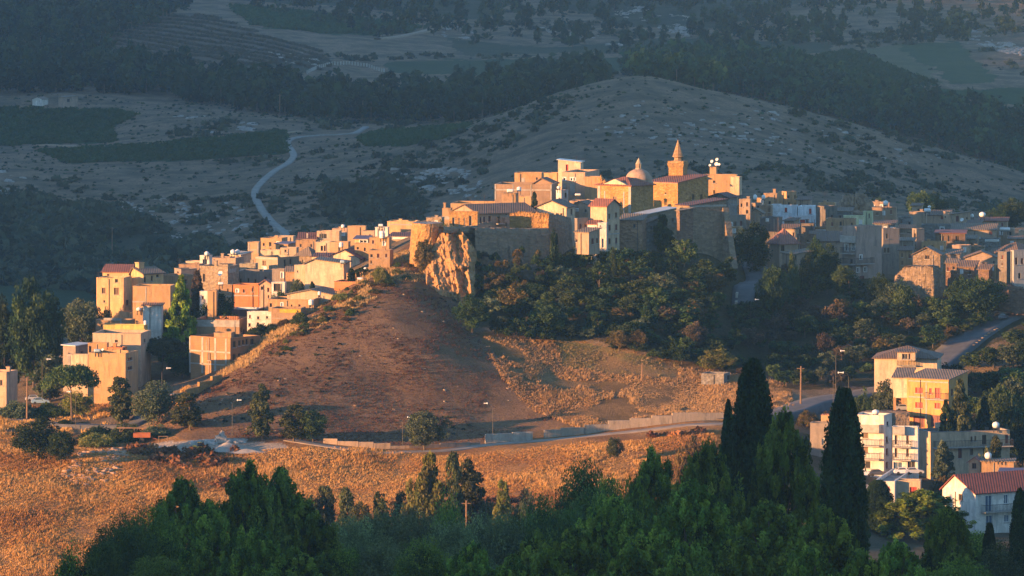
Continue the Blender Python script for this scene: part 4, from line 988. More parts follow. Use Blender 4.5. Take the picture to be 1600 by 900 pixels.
def crag(name, label, lobes, mat, seed=1, cat='rock'):
    """lobes: (px, py centre, Y, rx, ry, rz in metres): one displaced rock mesh each, joined in ONE object"""
    rs = np.random.RandomState(seed); Vs = []; Fs = []; off = 0; o = np.array(P(lobes[0][0], lobes[0][1], lobes[0][2]))
    for li, (px, py_, Y, rx, ry, rz) in enumerate(lobes):
        c = np.array(P(px, py_, Y)); nu, nw = 42, 30
        u = np.linspace(0, 2*np.pi, nu, endpoint=False); v = np.linspace(.02, np.pi-.02, nw); U, Vv = np.meshgrid(u, v)
        d = np.stack([np.cos(U)*np.sin(Vv), np.sin(U)*np.sin(Vv), np.cos(Vv)], -1)
        q = d*3.1+li*7.3; nse = fbm(q[..., 0]*1.1+q[..., 2]*.35, q[..., 1]*1.1-q[..., 2]*.5, 5)
        rid = np.abs(fbm(q[..., 0]*.8+11, q[..., 2]*.35+q[..., 1]*.8, 3))
        s = .66+nse*.3+.15*(.3-rid*1.5); s = s+.06*np.floor(q[..., 2]*1.9+nse*2)%2*.5*(np.abs(q[..., 2]) < 99)
        p = d*s[..., None]*np.array([rx, ry, rz])+c
        Vs.append(p.reshape(-1, 3)); ii = np.arange(nu*nw).reshape(nw, nu)
        Fs.append(np.stack([ii[:-1], np.roll(ii[:-1], -1, 1), np.roll(ii[1:], -1, 1), ii[1:]], -1).reshape(-1, 4)+off); off += nu*nw
    cube = np.array([(-1,-1,-1),(1,-1,-1),(1,1,-1),(-1,1,-1),(-.7,-.8,1),(.8,-.7,.9),(.7,.8,1.1),(-.8,.7,.8)]); cf = np.array([(3,2,1,0),(4,5,6,7),(0,1,5,4),(1,2,6,5),(2,3,7,6),(3,0,4,7)])
    for (px, py_, Y, rx, ry, rz) in lobes:          # angular blocks and ledges over the core
        c = np.array(P(px, py_, Y))
        for k in range(int(150*rx*rz/4)+120):
            a = rs.uniform(math.pi*.95, math.pi*2.05); t = rs.uniform(-.9, .95); r_ = math.sqrt(1-t*t)*rs.uniform(.8, 1.06)
            q = c+np.array([rx*r_*math.cos(a), ry*r_*math.sin(a), rz*t]); sc_ = rs.uniform(.1, .42); tl = rs.uniform(.8, 3.2)
            B_ = cube*rs.uniform(.6, 1.25, (8, 3))*np.array([sc_, sc_*.8, sc_*tl*.75]); th_ = rs.rand()*6.28; ti = rs.normal()*.22; ct_, st_ = math.cos(th_), math.sin(th_)
            B_ = np.stack([B_[:, 0]*ct_-B_[:, 1]*st_+ti*B_[:, 2], B_[:, 0]*st_+B_[:, 1]*ct_, B_[:, 2]], -1)+q
            Vs.append(B_); Fs.append(cf+off); off += 8
    me = np_mesh(name, np.concatenate(Vs)-o, np.concatenate(Fs), [mat], False)
    return tag(link(name, me, None, tuple(o)), label, cat)
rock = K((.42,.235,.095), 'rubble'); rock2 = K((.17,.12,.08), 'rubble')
def crag_pillars(name, label, rows, mat, x0=656, x1=750, seed=5):
    rs = np.random.RandomState(seed); Vs = []; Fs = []; off = 0; o = np.array(P(705, 440, 874))
    cube = np.array([(-1,-1,-1),(1,-1,-1),(1,1,-1),(-1,1,-1),(-1,-1,1),(1,-1,1),(1,1,1),(-1,1,1)], float); cf = np.array([(3,2,1,0),(4,5,6,7),(0,1,5,4),(1,2,6,5),(2,3,7,6),(3,0,4,7)])
    for Y0, drop, step, lo, hi in rows:
        px = lo
        while px < hi:
            Y = Y0+rs.normal()*.5; top = np.interp(px, [655,680,692,706,720,736,752], [408,392,357,353,360,378,398])+drop+rs.uniform(-4, 14); bot = np.interp(px, [655,690,715,740,752], [430,458,472,458,440])
            w_ = rs.uniform(.28, .85); z = -(bot+HZ)/F*Y-1; zt = -(top+HZ)/F*Y; x = (px-800)/F*Y; dx = dy = 0
            while z < zt:
                h_ = rs.uniform(.5, 2.1); fr = (zt-z)/max(.1, zt+(bot+HZ)/F*Y); s_ = w_*(.75+.45*min(1, fr)); dx = dx*.6+rs.normal()*.3; dy = dy*.6+rs.normal()*.3
                B_ = cube*np.array([s_, s_*rs.uniform(.7, 1.2), h_*.6])*rs.uniform(.6, 1.3, (8, 3)); th_ = rs.rand()*6.28; ti = rs.normal()*.28; ct_, st_ = math.cos(th_), math.sin(th_)
                B_ = np.stack([B_[:, 0]*ct_-B_[:, 1]*st_+ti*B_[:, 2], B_[:, 0]*st_+B_[:, 1]*ct_, B_[:, 2]], -1)+np.array([x+dx, Y+dy, z+h_/2])
                Vs.append(B_-o); Fs.append(cf+off); off += 8; z += h_*.9
            px += step*rs.uniform(.6, 1.3)
    return tag(link(name, np_mesh(name, np.concatenate(Vs), np.concatenate(Fs), [mat], False), None, tuple(o)), label, 'rock')
def crag_sheet(name, label, mat):
    nu, nw = 150, 120; V = []; Y0 = 879.0; top_x = [652,668,684,693,706,720,734,748,756]; top_y = [414,404,372,354,352,358,376,398,420]
    o = np.array(P(705, 440, 876)); pxs_ = np.linspace(652, 756, nu); A_ = np.zeros((nw+1, nu, 3))
    for i, px in enumerate(pxs_):
        yt = np.interp(px, top_x, top_y); yb = np.interp(px, [652,690,712,735,756], [436,464,476,464,446]); e = min(1, (px-652)/16, (756-px)/14)
        for k in range(nw):
            t = k/(nw-1); py_ = yb+(yt-yb)*t; z = -(py_+HZ)/F*Y0; A_[k, i] = ((px-800)/F*Y0, e, z)
    x, z, e = A_[:nw, :, 0], A_[:nw, :, 2], A_[:nw, :, 1]; t = np.linspace(0, 1, nw)[:, None]
    n1 = 1-2.6*np.abs(fbm(x*.42+z*.07+3, z*.16+9, 2)); n2 = 1-2.2*np.abs(fbm(x*1.15+z*.2, z*.42, 3)); st_ = np.floor((z*1.1+fbm(x*.5, z*.3, 2)*2.2))%2*.22; n3 = fbm(x*3.1, z*2.2, 3)
    d = (1-t)*6.0+1.7*n1+.75*n2+st_+.45*n3+1.8*np.cos(np.clip((x+9.3)/5.0, -1.5, 1.5))
    A_[:nw, :, 1] = Y0+2.2-d*(.25+.75*e)+(1-e)*1.5
    A_[nw, :, 0] = A_[nw-1, :, 0]; A_[nw, :, 2] = A_[nw-1, :, 2]-.3; A_[nw, :, 1] = Y0+6
    ii = np.arange((nw+1)*nu).reshape(nw+1, nu); Q_ = np.stack([ii[:-1, :-1], ii[:-1, 1:], ii[1:, 1:], ii[1:, :-1]], -1).reshape(-1, 4)
    return tag(link(name, np_mesh(name, A_.reshape(-1, 3)-o, Q_, [mat], False), None, tuple(o)), label, 'rock')
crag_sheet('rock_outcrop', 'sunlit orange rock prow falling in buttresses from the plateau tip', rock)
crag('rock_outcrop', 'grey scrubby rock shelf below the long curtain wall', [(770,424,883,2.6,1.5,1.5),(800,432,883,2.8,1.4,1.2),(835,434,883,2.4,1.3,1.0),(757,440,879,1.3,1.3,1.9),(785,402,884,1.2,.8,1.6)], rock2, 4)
crag('rock_outcrop', 'rounded bare rock mound behind the white terrace house', [(1337,326,975,2.6,2.4,2.2),(1325,330,976,1.4,1.6,1.6),(1350,332,975,1.2,1.6,1.5)], K((.32,.22,.14),'rubble'), 6)
# ------------------------------------------------------------------ shaded right part of the village
g3 = 'houses crowded on the shaded right side of the village'
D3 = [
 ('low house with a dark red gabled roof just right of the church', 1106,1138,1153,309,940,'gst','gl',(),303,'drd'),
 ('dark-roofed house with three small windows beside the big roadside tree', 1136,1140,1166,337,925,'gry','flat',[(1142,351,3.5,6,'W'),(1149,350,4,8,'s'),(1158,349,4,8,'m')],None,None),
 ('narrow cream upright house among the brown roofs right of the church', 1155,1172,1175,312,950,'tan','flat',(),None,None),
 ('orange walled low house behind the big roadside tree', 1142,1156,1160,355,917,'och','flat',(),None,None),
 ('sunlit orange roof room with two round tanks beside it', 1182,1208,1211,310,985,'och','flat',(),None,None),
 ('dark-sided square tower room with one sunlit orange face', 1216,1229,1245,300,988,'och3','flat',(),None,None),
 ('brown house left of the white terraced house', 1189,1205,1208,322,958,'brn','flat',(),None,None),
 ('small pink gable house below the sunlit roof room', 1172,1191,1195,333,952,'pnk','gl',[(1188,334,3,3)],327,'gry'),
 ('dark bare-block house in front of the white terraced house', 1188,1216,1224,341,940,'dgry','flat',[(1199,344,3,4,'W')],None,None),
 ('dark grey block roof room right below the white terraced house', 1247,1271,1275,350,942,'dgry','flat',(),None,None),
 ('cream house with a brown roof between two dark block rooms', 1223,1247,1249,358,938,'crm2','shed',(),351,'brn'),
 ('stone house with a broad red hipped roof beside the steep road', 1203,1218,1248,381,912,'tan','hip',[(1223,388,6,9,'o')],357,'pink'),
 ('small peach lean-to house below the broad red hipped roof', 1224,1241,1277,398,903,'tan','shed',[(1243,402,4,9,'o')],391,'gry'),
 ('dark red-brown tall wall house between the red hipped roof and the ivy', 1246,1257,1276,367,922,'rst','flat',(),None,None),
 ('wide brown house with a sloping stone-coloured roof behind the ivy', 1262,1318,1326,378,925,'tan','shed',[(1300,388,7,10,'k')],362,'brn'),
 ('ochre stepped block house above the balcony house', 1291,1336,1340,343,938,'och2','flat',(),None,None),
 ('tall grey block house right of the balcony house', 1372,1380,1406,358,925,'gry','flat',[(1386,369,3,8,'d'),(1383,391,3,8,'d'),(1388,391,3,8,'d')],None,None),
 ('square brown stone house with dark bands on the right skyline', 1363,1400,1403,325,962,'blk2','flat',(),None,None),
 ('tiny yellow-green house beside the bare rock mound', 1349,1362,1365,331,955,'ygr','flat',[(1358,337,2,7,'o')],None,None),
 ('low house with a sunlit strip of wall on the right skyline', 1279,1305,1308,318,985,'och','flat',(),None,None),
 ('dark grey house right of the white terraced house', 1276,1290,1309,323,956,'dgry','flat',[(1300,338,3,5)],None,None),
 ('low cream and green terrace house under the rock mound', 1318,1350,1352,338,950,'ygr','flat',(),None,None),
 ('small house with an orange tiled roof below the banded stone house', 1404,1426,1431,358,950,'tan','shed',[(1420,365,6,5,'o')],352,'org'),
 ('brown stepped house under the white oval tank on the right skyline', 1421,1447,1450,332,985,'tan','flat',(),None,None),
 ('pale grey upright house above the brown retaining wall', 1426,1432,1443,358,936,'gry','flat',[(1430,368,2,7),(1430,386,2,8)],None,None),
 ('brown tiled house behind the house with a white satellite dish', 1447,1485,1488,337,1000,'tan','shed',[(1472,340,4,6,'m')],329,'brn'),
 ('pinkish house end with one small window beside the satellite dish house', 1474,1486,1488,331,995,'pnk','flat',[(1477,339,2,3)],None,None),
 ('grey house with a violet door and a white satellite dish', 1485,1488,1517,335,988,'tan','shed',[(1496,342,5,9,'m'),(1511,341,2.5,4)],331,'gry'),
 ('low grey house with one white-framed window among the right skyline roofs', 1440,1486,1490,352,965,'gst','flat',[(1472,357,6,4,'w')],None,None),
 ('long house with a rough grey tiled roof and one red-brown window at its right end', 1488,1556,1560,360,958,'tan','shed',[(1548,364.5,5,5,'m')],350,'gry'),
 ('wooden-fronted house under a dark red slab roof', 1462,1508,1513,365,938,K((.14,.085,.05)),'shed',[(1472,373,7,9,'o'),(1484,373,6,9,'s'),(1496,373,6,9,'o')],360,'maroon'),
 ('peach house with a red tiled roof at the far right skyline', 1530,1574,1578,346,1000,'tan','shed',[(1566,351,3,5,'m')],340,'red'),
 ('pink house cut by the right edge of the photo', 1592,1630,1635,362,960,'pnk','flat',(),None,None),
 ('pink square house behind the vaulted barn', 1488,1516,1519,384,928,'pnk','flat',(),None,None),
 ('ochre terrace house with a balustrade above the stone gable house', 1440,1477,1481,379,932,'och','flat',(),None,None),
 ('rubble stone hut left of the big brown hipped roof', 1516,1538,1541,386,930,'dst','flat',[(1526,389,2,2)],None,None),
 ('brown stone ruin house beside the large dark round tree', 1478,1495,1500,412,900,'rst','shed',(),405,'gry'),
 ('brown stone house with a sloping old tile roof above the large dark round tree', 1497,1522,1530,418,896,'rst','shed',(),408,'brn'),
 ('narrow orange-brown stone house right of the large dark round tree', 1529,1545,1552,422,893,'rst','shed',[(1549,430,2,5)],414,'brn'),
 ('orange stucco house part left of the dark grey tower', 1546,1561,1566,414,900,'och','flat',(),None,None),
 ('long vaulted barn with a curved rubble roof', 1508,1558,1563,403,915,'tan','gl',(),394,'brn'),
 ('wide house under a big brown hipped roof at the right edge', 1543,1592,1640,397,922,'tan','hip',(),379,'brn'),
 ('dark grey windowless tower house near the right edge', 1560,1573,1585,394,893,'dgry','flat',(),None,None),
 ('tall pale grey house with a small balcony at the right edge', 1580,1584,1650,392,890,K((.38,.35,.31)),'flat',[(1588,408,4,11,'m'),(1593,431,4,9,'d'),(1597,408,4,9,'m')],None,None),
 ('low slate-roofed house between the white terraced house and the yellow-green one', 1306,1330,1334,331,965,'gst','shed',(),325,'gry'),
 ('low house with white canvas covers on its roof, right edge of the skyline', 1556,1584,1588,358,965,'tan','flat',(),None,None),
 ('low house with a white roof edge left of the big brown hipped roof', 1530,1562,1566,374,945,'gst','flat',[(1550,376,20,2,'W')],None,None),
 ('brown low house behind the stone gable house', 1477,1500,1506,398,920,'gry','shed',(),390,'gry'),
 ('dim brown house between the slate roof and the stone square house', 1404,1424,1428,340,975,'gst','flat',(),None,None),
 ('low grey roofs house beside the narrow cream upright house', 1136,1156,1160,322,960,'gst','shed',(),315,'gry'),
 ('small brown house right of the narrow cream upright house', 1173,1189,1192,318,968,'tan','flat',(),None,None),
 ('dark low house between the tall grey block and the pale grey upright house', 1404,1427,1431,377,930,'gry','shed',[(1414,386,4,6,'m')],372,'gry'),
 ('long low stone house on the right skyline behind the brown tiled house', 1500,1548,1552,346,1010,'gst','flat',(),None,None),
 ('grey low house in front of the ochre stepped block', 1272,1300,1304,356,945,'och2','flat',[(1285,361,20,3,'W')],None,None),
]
D3 += [
 ('small brown house with two windows squeezed above the red hipped roof',1226,1240,1250,346,950,'tan','shed',(),341,'brn'),
 ('narrow ochre house left of the dark-sided tower room',1196,1214,1217,303,996,'och2','flat',(),None,None),
 ('low tiled house between the dark tower room and the white terraced house',1246,1266,1270,313,985,'tan','shed',(),308,'brn'),
 ('brown house right of the bare rock mound',1362,1380,1384,316,985,'tan','flat',(),None,None),
 ('little stone house above the stepped brown skyline house',1425,1440,1443,322,1005,'tan','shed',(),318,'brn'),
 ('low ochre house left of the stone gable house',1405,1425,1429,392,918,'och2','shed',(),386,'brn'),
 ('two-storey tan house behind the pink square house',1500,1524,1528,374,945,'tan','shed',(),368,'gry'),
 ('small stone house between the ochre terrace and the pink square house',1478,1492,1496,376,940,'dst','flat',(),None,None),
 ('low brown house at the right edge behind the big brown hipped roof',1576,1604,1608,374,948,'brn','shed',(),369,'brn'),
 ('tall narrow brown house right of the tall grey block house',1404,1416,1424,366,942,'brn','flat',(),None,None),
 ('small tiled house in front of the grey house with the violet door',1512,1532,1536,350,975,'tan','shed',(),345,'brn'),
 ('low stone house under the banded stone house',1366,1398,1403,350,948,'gst','shed',(),345,'brn')]
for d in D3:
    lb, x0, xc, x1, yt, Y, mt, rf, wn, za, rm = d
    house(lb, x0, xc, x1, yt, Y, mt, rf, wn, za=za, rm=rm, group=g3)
h = house('white terraced house with red doorways, brightest house in the shaded part', 1206, 1268, 1278, 338, 958, K((.74,.75,.77)), 'flat', [(1228,344,4,4,'w'),(1239,345,6,8,'w'),(1254,347,8,8,'r'),(1267,346,3,4,'w'),(1273,346,3,6,'r')], group=g3, th=10)
for (x0, xc, x1, yt, wn) in ((1206,1219,1221,320,()),(1221,1245,1247,321.5,[(1228,328,4,7,'r')]),(1247,1269,1277,323.5,[(1266,330,4,8,'r')])):
    b = House('house', '', '', x0, xc, x1, yt, 960+(2 if x0 > 1210 else 0), K((.74,.75,.77)), root=h.root, th=10, yb=340); b.wall(wn, name='upper_wall'); b.flatroof()
h = house('four-storey balcony house with white-framed windows above the wood', 1318, 1338, 1380, 355, 912, K((.34,.25,.2)), 'flat', [(1323,387,5,11,'w'),(1333,386,5,11,'w'),(1341,422,4,8,'w'),(1352,421,4,8,'w'),(1347,436,8,10,'m'),(1345,402,4,7,'w'),(1330,408,4,8,'o')], group=g3, th=50)
h.balcony(1319, 1337, 396, .9); h.balcony(1319, 1337, 378, .9, 'solid'); h.balcony(1338.5, 1360, 412, 1.0); h.balcony(1319, 1337, 413, 1.0)
house('stone gable house with one dark square window, below the ochre terrace', 1427, 1469, 1477, 398, 903, 'dst', 'gl', [(1449,401,7,8,'o')], za=387, rm='brn', group=g3)
prism_wall('retaining_wall', 'brown rubble retaining wall under the stone gable house', 'wall', [(1398,893,432,450),(1412,892,418,462),(1440,891,417,470),(1458,890.5,417,468),(1473,893,420,465)], W['dst'], 5, .3, .4)
prism_wall('retaining_wall', 'tall weathered foot wall below the dark grey tower house', 'wall', [(1542,888,440,482),(1562,887,446,486),(1590,886,452,492),(1612,886,455,492)], W['rst'], 4, .4, .4)

# ------------------------------------------------------------------ modern houses at the lower right
h = house('large cream house with a brown hipped roof and roof terrace, highest of the lower right', 1367, 1464, 1478, 560, 838, 'crm', 'hip', [(1470,570,2.5,10),(1474,570,2,9)], za=540, rm='brn')
b = House('house', '', '', 1402, 1430, 1432, 551, 835.5, W['crm2'], root=h.root, yb=563.5, depth=3); b.wall([(1414,557,9,9,'k'),(1421,557,3,9,'d')], name='dormer_wall'); b.shedroof(b.z(549), T['brn'])
h.balcony(1402, 1432, 571, .8, 'iron')
h = house('orange-lit three-storey house with red shutters and brown garage doors', 1420, 1482, 1516, 594, 808, K((.56,.29,.085)), 'shed', [(1436,610,11,9,'r'),(1454,611,4,9,'r'),(1465,614,8,16,'r'),(1436,633,11,9,'r'),(1465,634,9,9,'r'),(1436,659,17,18,'m'),(1464,658,18,18,'m'),(1487.5,613,3.5,11,'m'),(1496,611,3.5,10,'m'),(1503,609,3.5,10,'m'),(1502,590,3,5,'d')], za=580, rm='gry', th=34, bands=[(1420,597,1482,599),(1446.5,600,1448.5,665),(1420,622,1447,624)])
h.balcony(1449, 1481, 624, .9)
b = House('house', '', '', 1396, 1421, 1424, 591, 812, W['crm'], root=h.root, yb=622, th=12, depth=5); b.wall(name='wing_wall', bands=()); b.shedroof(b.z(580), T['gry'])
for px in (1398, 1419):
    mb = MB(); c = P(px, 632, 812.6); mb.box((c[0], c[1], c[2]), (.35, .35, 2.1), 0); mb.build('pillar', W['och3'], h.root)
mb = MB()
c = b.p(b.La/2, 4.5, 0); mb.box((c[0], c[1], b.z(632)), (b.La, .3, 2.2), 0, -b.th)
mb.build('back_wall', W['och3'], h.root)
c = b.p(b.La/2, b.Lb/2, 0); h_port = (c[0], c[1], b.z(644.5))
prism_wall('retaining_wall', 'sloping retaining wall holding the carport beside the orange-lit house', 'wall', [(1380,806,648,672),(1396,807,645,672),(1421,807.5,645,674)], W['dst'], 6, .1, .2, 8)
h = house('white four-storey flats with brown balconies, left block of the lower right group', 1336, 1381, 1396, 650, 790, 'wht', 'flat', [(1387,662,4,7),(1386,687,4,10,'s'),(1386,706,4,11,'m'),(1386,727,4,11,'m'),(1352,680,9,9,'s'),(1352,703,9,10,'s'),(1352,726,16,12,'k')], th=22)
for py_ in (674, 696, 717): h.balcony(1337, 1378, py_, 1.3, 'solid' if py_ == 674 else 'iron')
h = house('pale three-storey flats with open balconies and a blue garage, right of the white flats', 1395, 1434, 1437, 668, 787, 'wht', 'flat', [(1400,687,4,14,'s'),(1418,687,4,13,'s'),(1400,707,4,14,'s'),(1418,706,4,14,'s'),(1403,728,14,13,'b'),(1424,727,12,12,'k')], th=10)
h.balcony(1396, 1435, 698, 1.1); h.balcony(1396, 1435, 718, 1.1); h.balcony(1396, 1436, 677, 1.1, 'solid')
h = house('long cream two-storey house with dark doors behind the small eucalyptus', 1437, 1455, 1581, 676, 792, 'crm2', 'flat', [(1518,686,3,8,'s'),(1524,685,3,8,'s'),(1538,687,7,15,'o'),(1556,684,5,8,'m'),(1573,686,5,14,'m'),(1500,708,6,16,'m'),(1518,706,5,10,'s'),(1540,705,8,9,'o'),(1472,706,5,12,'s')], th=74, rm='deck')
h.balcony(1458, 1580, 699, .9, 'iron')
b = House('house', '', '', 1462, 1482, 1505, 663, 797, W['crm2'], root=h.root, th=40, yb=678); b.wall(name='roof_wall'); b.flatroof()
h_t14 = h
house('small chapel-like house with a pointed front and round doorway', 1514, 1532, 1536, 722, 783, 'crm2', 'gl', [(1522,728,7,9,'o')], za=715, rm='pink')
h_t15 = house('low ochre annex with a flat grey roof beside the chapel-like house', 1534, 1584, 1589, 722, 781, 'och2', 'shed', za=717, rm='gry')
h = house('white two-storey house with a bright brick-red roof and blue shutters', 1478, 1524, 1640, 771, 742, 'wht', 'gl', [(1501,777,6,10,'d'),(1545,787,11,26,'b'),(1572,780,7,15,'b'),(1590,780,8,15,'b'),(1546,813,11,16,'b'),(1573,810,8,12,'b'),(1592,808,8,12,'b')], za=747, fr=.6, rm='brt', th=58)
h.balcony(1533, 1625, 800, 1.0)
h = house('low white house with two dark red shutters behind the green pines', 1366, 1398, 1440, 753, 768, 'wht', 'flat', [(1384,769,12,18,'r'),(1427,769,12,16,'r')], th=12)
b = House('house', '', '', 1398, 1438, 1442, 752, 769, W['crm2'], root=h.root, th=8); b.wall([(1427,769,11,16,'r')], name='side_wall'); b.flatroof()
h = house('grey house with an orange-lit stair tower, left of the slim cypress', 1266, 1296, 1301, 662, 800, 'gry', 'flat', [(1286,690,4,10,'b')])
b = House('house', '', '', 1283, 1301, 1304, 649, 803, W['och'], root=h.root); b.wall(name='stair_tower'); b.flatroof(mat=T['org'])
house('cream house with a purple roof behind the brick-red roof', 1562, 1640, 1650, 741, 768, 'crm2', 'shed', za=733, rm='purple')
house('grey stone outhouse in the lit field below the wood', 1096, 1131, 1142, 585, 842, 'gst', 'flat', [(1138,590,5,8,'o')], cat='shed', name='shed')
# far farm buildings
house('tiny white farm building at the far left beyond the dark field', 50, 66, 74, 155, 1770, 'wht', 'gl', (), za=152, rm='gry', cat='barn', name='barn')
house('tiny pinkish farm barn beside the far white farm building', 90, 102, 121, 152, 1765, 'tan', 'shed', [(107,157,4,5,'o')], za=150, rm='gry', cat='barn', name='barn')
# ------------------------------------------------------------------ roads (draped ribbons)
def dens(pts, step):
    out = [np.array(pts[0][:2])]; 
    P0 = np.array([p[:2] for p in pts]); n = len(P0)
    for i in range(n-1):
        p0, p1, p2, p3 = P0[max(0, i-1)], P0[i], P0[i+1], P0[min(n-1, i+2)]
        L = np.linalg.norm(p2-p1); m = max(1, int(L/step))
        for k in range(1, m+1):
            t = k/m; out.append(.5*((2*p1)+(-p0+p2)*t+(2*p0-5*p1+4*p2-p3)*t*t+(-p0+3*p1-3*p2+p3)*t**3))
    return np.array(out)
def ribbon(name, label, pts, width, mat, lift=.12, step=.8, cols_=5, kerb=False, smoothz=9, kind='structure'):
    c = dens(pts, step); d = np.gradient(c, axis=0); d /= np.linalg.norm(d, axis=1)[:, None]; N = np.stack([d[:, 1], -d[:, 0]], -1)
    us = np.linspace(-.5, .5, cols_)*width; XY = c[:, None]+N[:, None]*us[None, :, None]
    Z = zfun(XY[..., 0], XY[..., 1]); zc = Z.max(1)
    if smoothz: kk = np.ones(smoothz)/smoothz; zc = np.convolve(np.pad(zc, smoothz//2, mode='edge'), kk, 'valid')
    Zr = np.maximum(Z, zc[:, None])+lift
    V = np.concatenate([XY, Zr[..., None]], -1); n = len(c)
    V = np.concatenate([V, np.concatenate([XY[:, :1]+0*XY[:, :1], Z[:, :1, None]-1], -1), np.concatenate([XY[:, -1:], Z[:, -1:, None]-1], -1)], 1)
    m_ = cols_+2; order = [cols_]+list(range(cols_))+[cols_+1]; F_ = []
    for i in range(n-1):
        for k in range(len(order)-1): a, b_ = order[k], order[k+1]; F_.append((i*m_+a, i*m_+b_, (i+1)*m_+b_, (i+1)*m_+a))
    o = link(name, np_mesh(name, V.reshape(-1, 3), F_, [mat])); tag(o, label, name.replace('_', ' '), None, kind)
    return c, N, Zr
G = lambda *l, y0=700, y1=1150: [ground(px, py, y0, y1) for px, py in l]
ribbon('track', 'pale winding farm track on the far slope', TRG, 1.9, M['gravel'], .25, 2, smoothz=3)
ribbon('track', 'faint dirt track between the dark fields', G((60,228),(150,230),(240,226),(300,222),(400,212),(470,206), y0=1200, y1=1800), 1.6, flat('dirt', (.28,.2,.13), .95), .3, 3, smoothz=5)
ribbon('track', 'short dirt track climbing by the vineyard on the far slope', G((590,62),(625,58),(655,52),(690,43), y0=1700, y1=2400), 3.0, flat('dirt', (.28,.2,.13), .95), .5, 3, smoothz=5)
ribbon('dirt_road', 'valley road running below the brown hill', [P(px, py, Y)[:2] for px, py, Y in ((452,0,798),(480,0,796),(540,0,793),(600,0,792),(690,0,795),(760,0,800),(830,0,803),(950,0,806),(1050,0,808),(1130,0,810),(1200,0,816))], 2.5, flat('road_dust', (.27,.21,.16), .95, 0, .3, .6), .04)
rc, rN, rZ = ribbon('road', 'asphalt road curving up to the village past the lower right houses', [P(px, 0, Y)[:2] for px, Y in ((1130,812),(1190,816),(1240,822),(1290,832),(1340,838),(1400,848),(1460,862),(1520,876),(1570,888),(1640,902))], 5.2, M['asphalt'], .25, smoothz=15)
ribbon('road', 'side lane branching down past the carport', [P(px, 0, Y)[:2] for px, Y in ((1290,830),(1310,822),(1340,814),(1370,808),(1400,803),(1430,801))], 3.6, M['asphalt'], .2)
ribbon('street', 'steep shaded street climbing to the village square', [P(px, 0, Y)[:2] for px, Y in ((1160,878),(1163,886),(1172,894),(1182,901),(1180,910),(1172,921))], 3.4, M['asphalt'], .3, .5, smoothz=5)
ribbon('lane', 'lane at the left foot of the village', [P(px, 0, Y)[:2] for px, Y in ((-40,822),(30,822),(80,818),(150,815),(210,814),(235,822),(245,832))], 2.6, M['asphalt'], .15)
# kerb walls along the roads
def roadwall(name, label, c0, c1, h, mat, seg=True, thick=.3, gaps=0.):
    a = np.array(c0); b_ = np.array(c1)
    return None
def wall_line(name, label, pts, h, mat, thick=.35, step=3.0, jag=.12):
    mb = MB(); c = dens(pts, step); o = None
    for i in range(len(c)-1):
        p, q = c[i], c[i+1]; z0 = min(float(zfun(*p)), float(zfun(*q)))-.6; hh = h+(rnd.random()-.5)*2*jag
        d = Vector(q-p); L = d.length; d.normalize(); mid = (p+q)/2; zt = max(float(zfun(*p)), float(zfun(*q)))+hh
        mb.box((mid[0], mid[1], (z0+zt)/2), (L-.04, thick, zt-z0), 0, math.atan2(d.y, d.x))
    p = c[0]; return tag(mb.build(name, mat, None, False, (p[0], p[1], float(zfun(*p)))), label, 'wall')
pc = plaster((.42,.36,.29))
L_ = lambda *l: [P(px, 0, Y)[:2] for px, Y in l]
wall_line('roadside_wall', 'pale concrete slab wall by the road at the right foot of the brown hill', L_((758,803.5),(800,805),(832,806)), 1.15, pc)
wall_line('roadside_wall', 'long low segmented wall between the road and the dry grass field', L_((850,807),(950,810),(1050,812),(1130,814)), 1.0, plaster((.38,.3,.22)))
wall_line('roadside_wall', 'low broken fence wall at the front foot of the brown hill', L_((505,797),(560,796),(640,797),(750,802)), .55, plaster((.3,.22,.16)), .2, 2.0, .2)
wall_line('boundary_wall', 'low stone wall climbing the hill foot to the framed ochre house', L_((268,818),(290,822),(310,827),(330,830),(345,833)), .9, W['ston'])
wall_line('roadside_wall', 'long grey wall on the downhill side of the asphalt road', L_((1478,860),(1500,865),(1530,872),(1560,879)), .35, W['dst'], .35, 1.0, .02)
wall_line('roadside_wall', 'pale low wall on the left side of the steep street', L_((1150,878),(1153,886),(1160,893),(1168,898)), .7, pc)
wall_line('garden_wall', 'short ochre wall beside the lowest blank house', L_((197,833),(214,832)), 1.5, W['och'])
